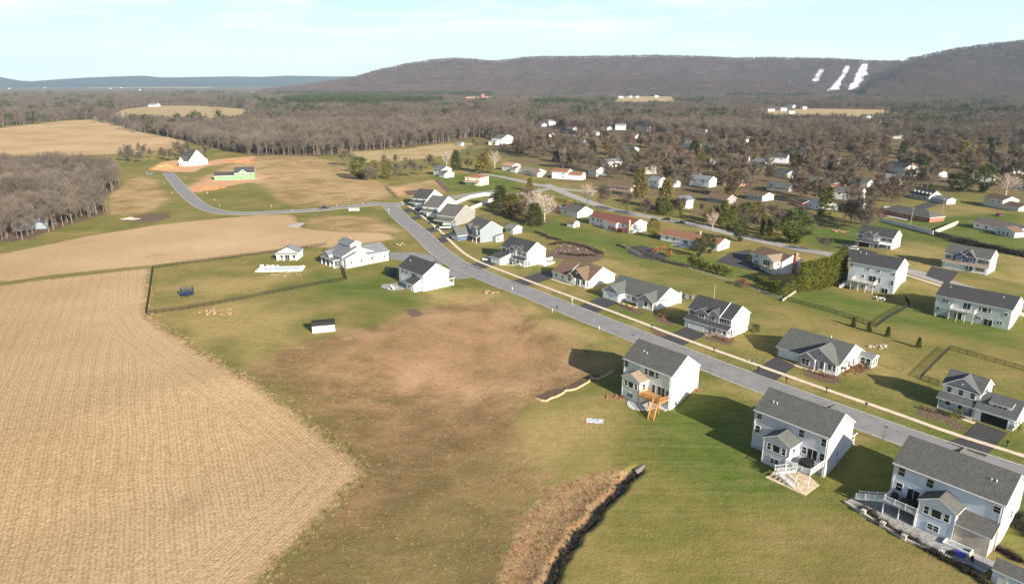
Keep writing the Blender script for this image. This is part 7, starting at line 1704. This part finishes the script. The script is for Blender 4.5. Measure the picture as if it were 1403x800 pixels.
for a, b in (((1178, 694), (1215, 722)), ((1215, 722), (1262, 748)), ((1262, 748), (1330, 785)), ((1330, 785), (1350, 800)), ((1355, 745), (1400, 770)), ((1392, 700), (1403, 735))):
    A, B = G(*a), G(*b)
    for k in range(int(math.dist(A[:2], B[:2])*7)):
        t = random.random(); x, y = A[0]+(B[0]-A[0])*t+random.gauss(0, .35), A[1]+(B[1]-A[1])*t+random.gauss(0, .35); gl.append((x, y, float(zt(x, y))))
for pl_ in ([(848, 336), (868, 343), (890, 351), (915, 359), (940, 366)], [(752, 336), (775, 332), (800, 338), (826, 348)], [(735, 318), (752, 326), (770, 330)], [(768, 348), (790, 350), (812, 350)]):
    for a, b in zip(pl_[:-1], pl_[1:]):
        A, B = G(*a), G(*b)
        for k in range(int(math.dist(A[:2], B[:2])*5)):
            t = random.random(); x, y = A[0]+(B[0]-A[0])*t+random.gauss(0, .7), A[1]+(B[1]-A[1])*t+random.gauss(0, .7); gl.append((x, y, float(zt(x, y))))
gn_wood('brush', gl, bc, 'dark brush line along the garden boundary and rock garden', .7, 1.5)
rough_w = REGW['rough'][0]
gc = bpy.data.collections.new('grass_tuft_kinds')
for i, c in enumerate([(.34, .22, .11), (.42, .31, .17), (.20, .16, .06), (.26, .17, .08)]): gc.objects.link(tuft(440+i, .3, 34, mat('dry_grass%d' % i, c, .95, .3, 1.)))
gn_wood('dry_grass', inpoly(rough_w, 6000, lambda x, y: (np.hypot(x, y) < 210) & (rng.random(len(x)) < np.clip(130/np.hypot(x, y), 0, 1))), gc, 'tufts of dry grass on the fallow ground', .3, .85)
ew = inpoly([(-140, 60), (60, 60), (60, 240), (-140, 240)], 90000); ea = np.array(ew)
ew = [p for p, k in zip(ew, np.abs(sdpoly(ea[:, 0], ea[:, 1], REGW['stub'][0])) < rng.random(len(ew))*2.2) if k]
gn_wood('dry_grass', ew, gc, 'weedy dry grass along the edge of the stubble field', .6, 1.6)
# water in the ditch bottom
dw = [p[:2] for p in DITCH][1:]; 
wmb = MB(); A_, B_ = offset(resample(dw, 1.5), .5), offset(resample(dw, 1.5), -.5); dz_ = zt([p[0] for p in resample(dw, 1.5)], [p[1] for p in resample(dw, 1.5)])+.12
for i in range(len(A_)-1): wmb.add([(*A_[i], dz_[i]), (*A_[i+1], dz_[i+1]), (*B_[i+1], dz_[i+1]), (*B_[i], dz_[i])], [(0, 3, 2, 1)])
struct(wmb.build('water', mat('dark_water', (.02, .022, .02), .1, .2, 1., spec=.5)), 'narrow dark water in the ditch bottom')

# ------------------------------------------------------------------ air
hz = MB(); hz.box(-19900, 19900, -19900, 19900, -12, 560)
m = bpy.data.materials.new('haze'); m.use_nodes = True; nt = m.node_tree; nt.nodes.clear(); out = N(nt, 'ShaderNodeOutputMaterial'); pv = N(nt, 'ShaderNodeVolumePrincipled')
pv.inputs['Color'].default_value = (.60, .78, .93, 1); pv.inputs['Density'].default_value = 4.6e-5; pv.inputs['Anisotropy'].default_value = 0; nt.links.new(pv.outputs[0], out.inputs['Volume'])
ho = hz.build('haze', m); struct(ho, 'faint blue haze over the valley', 'stuff')
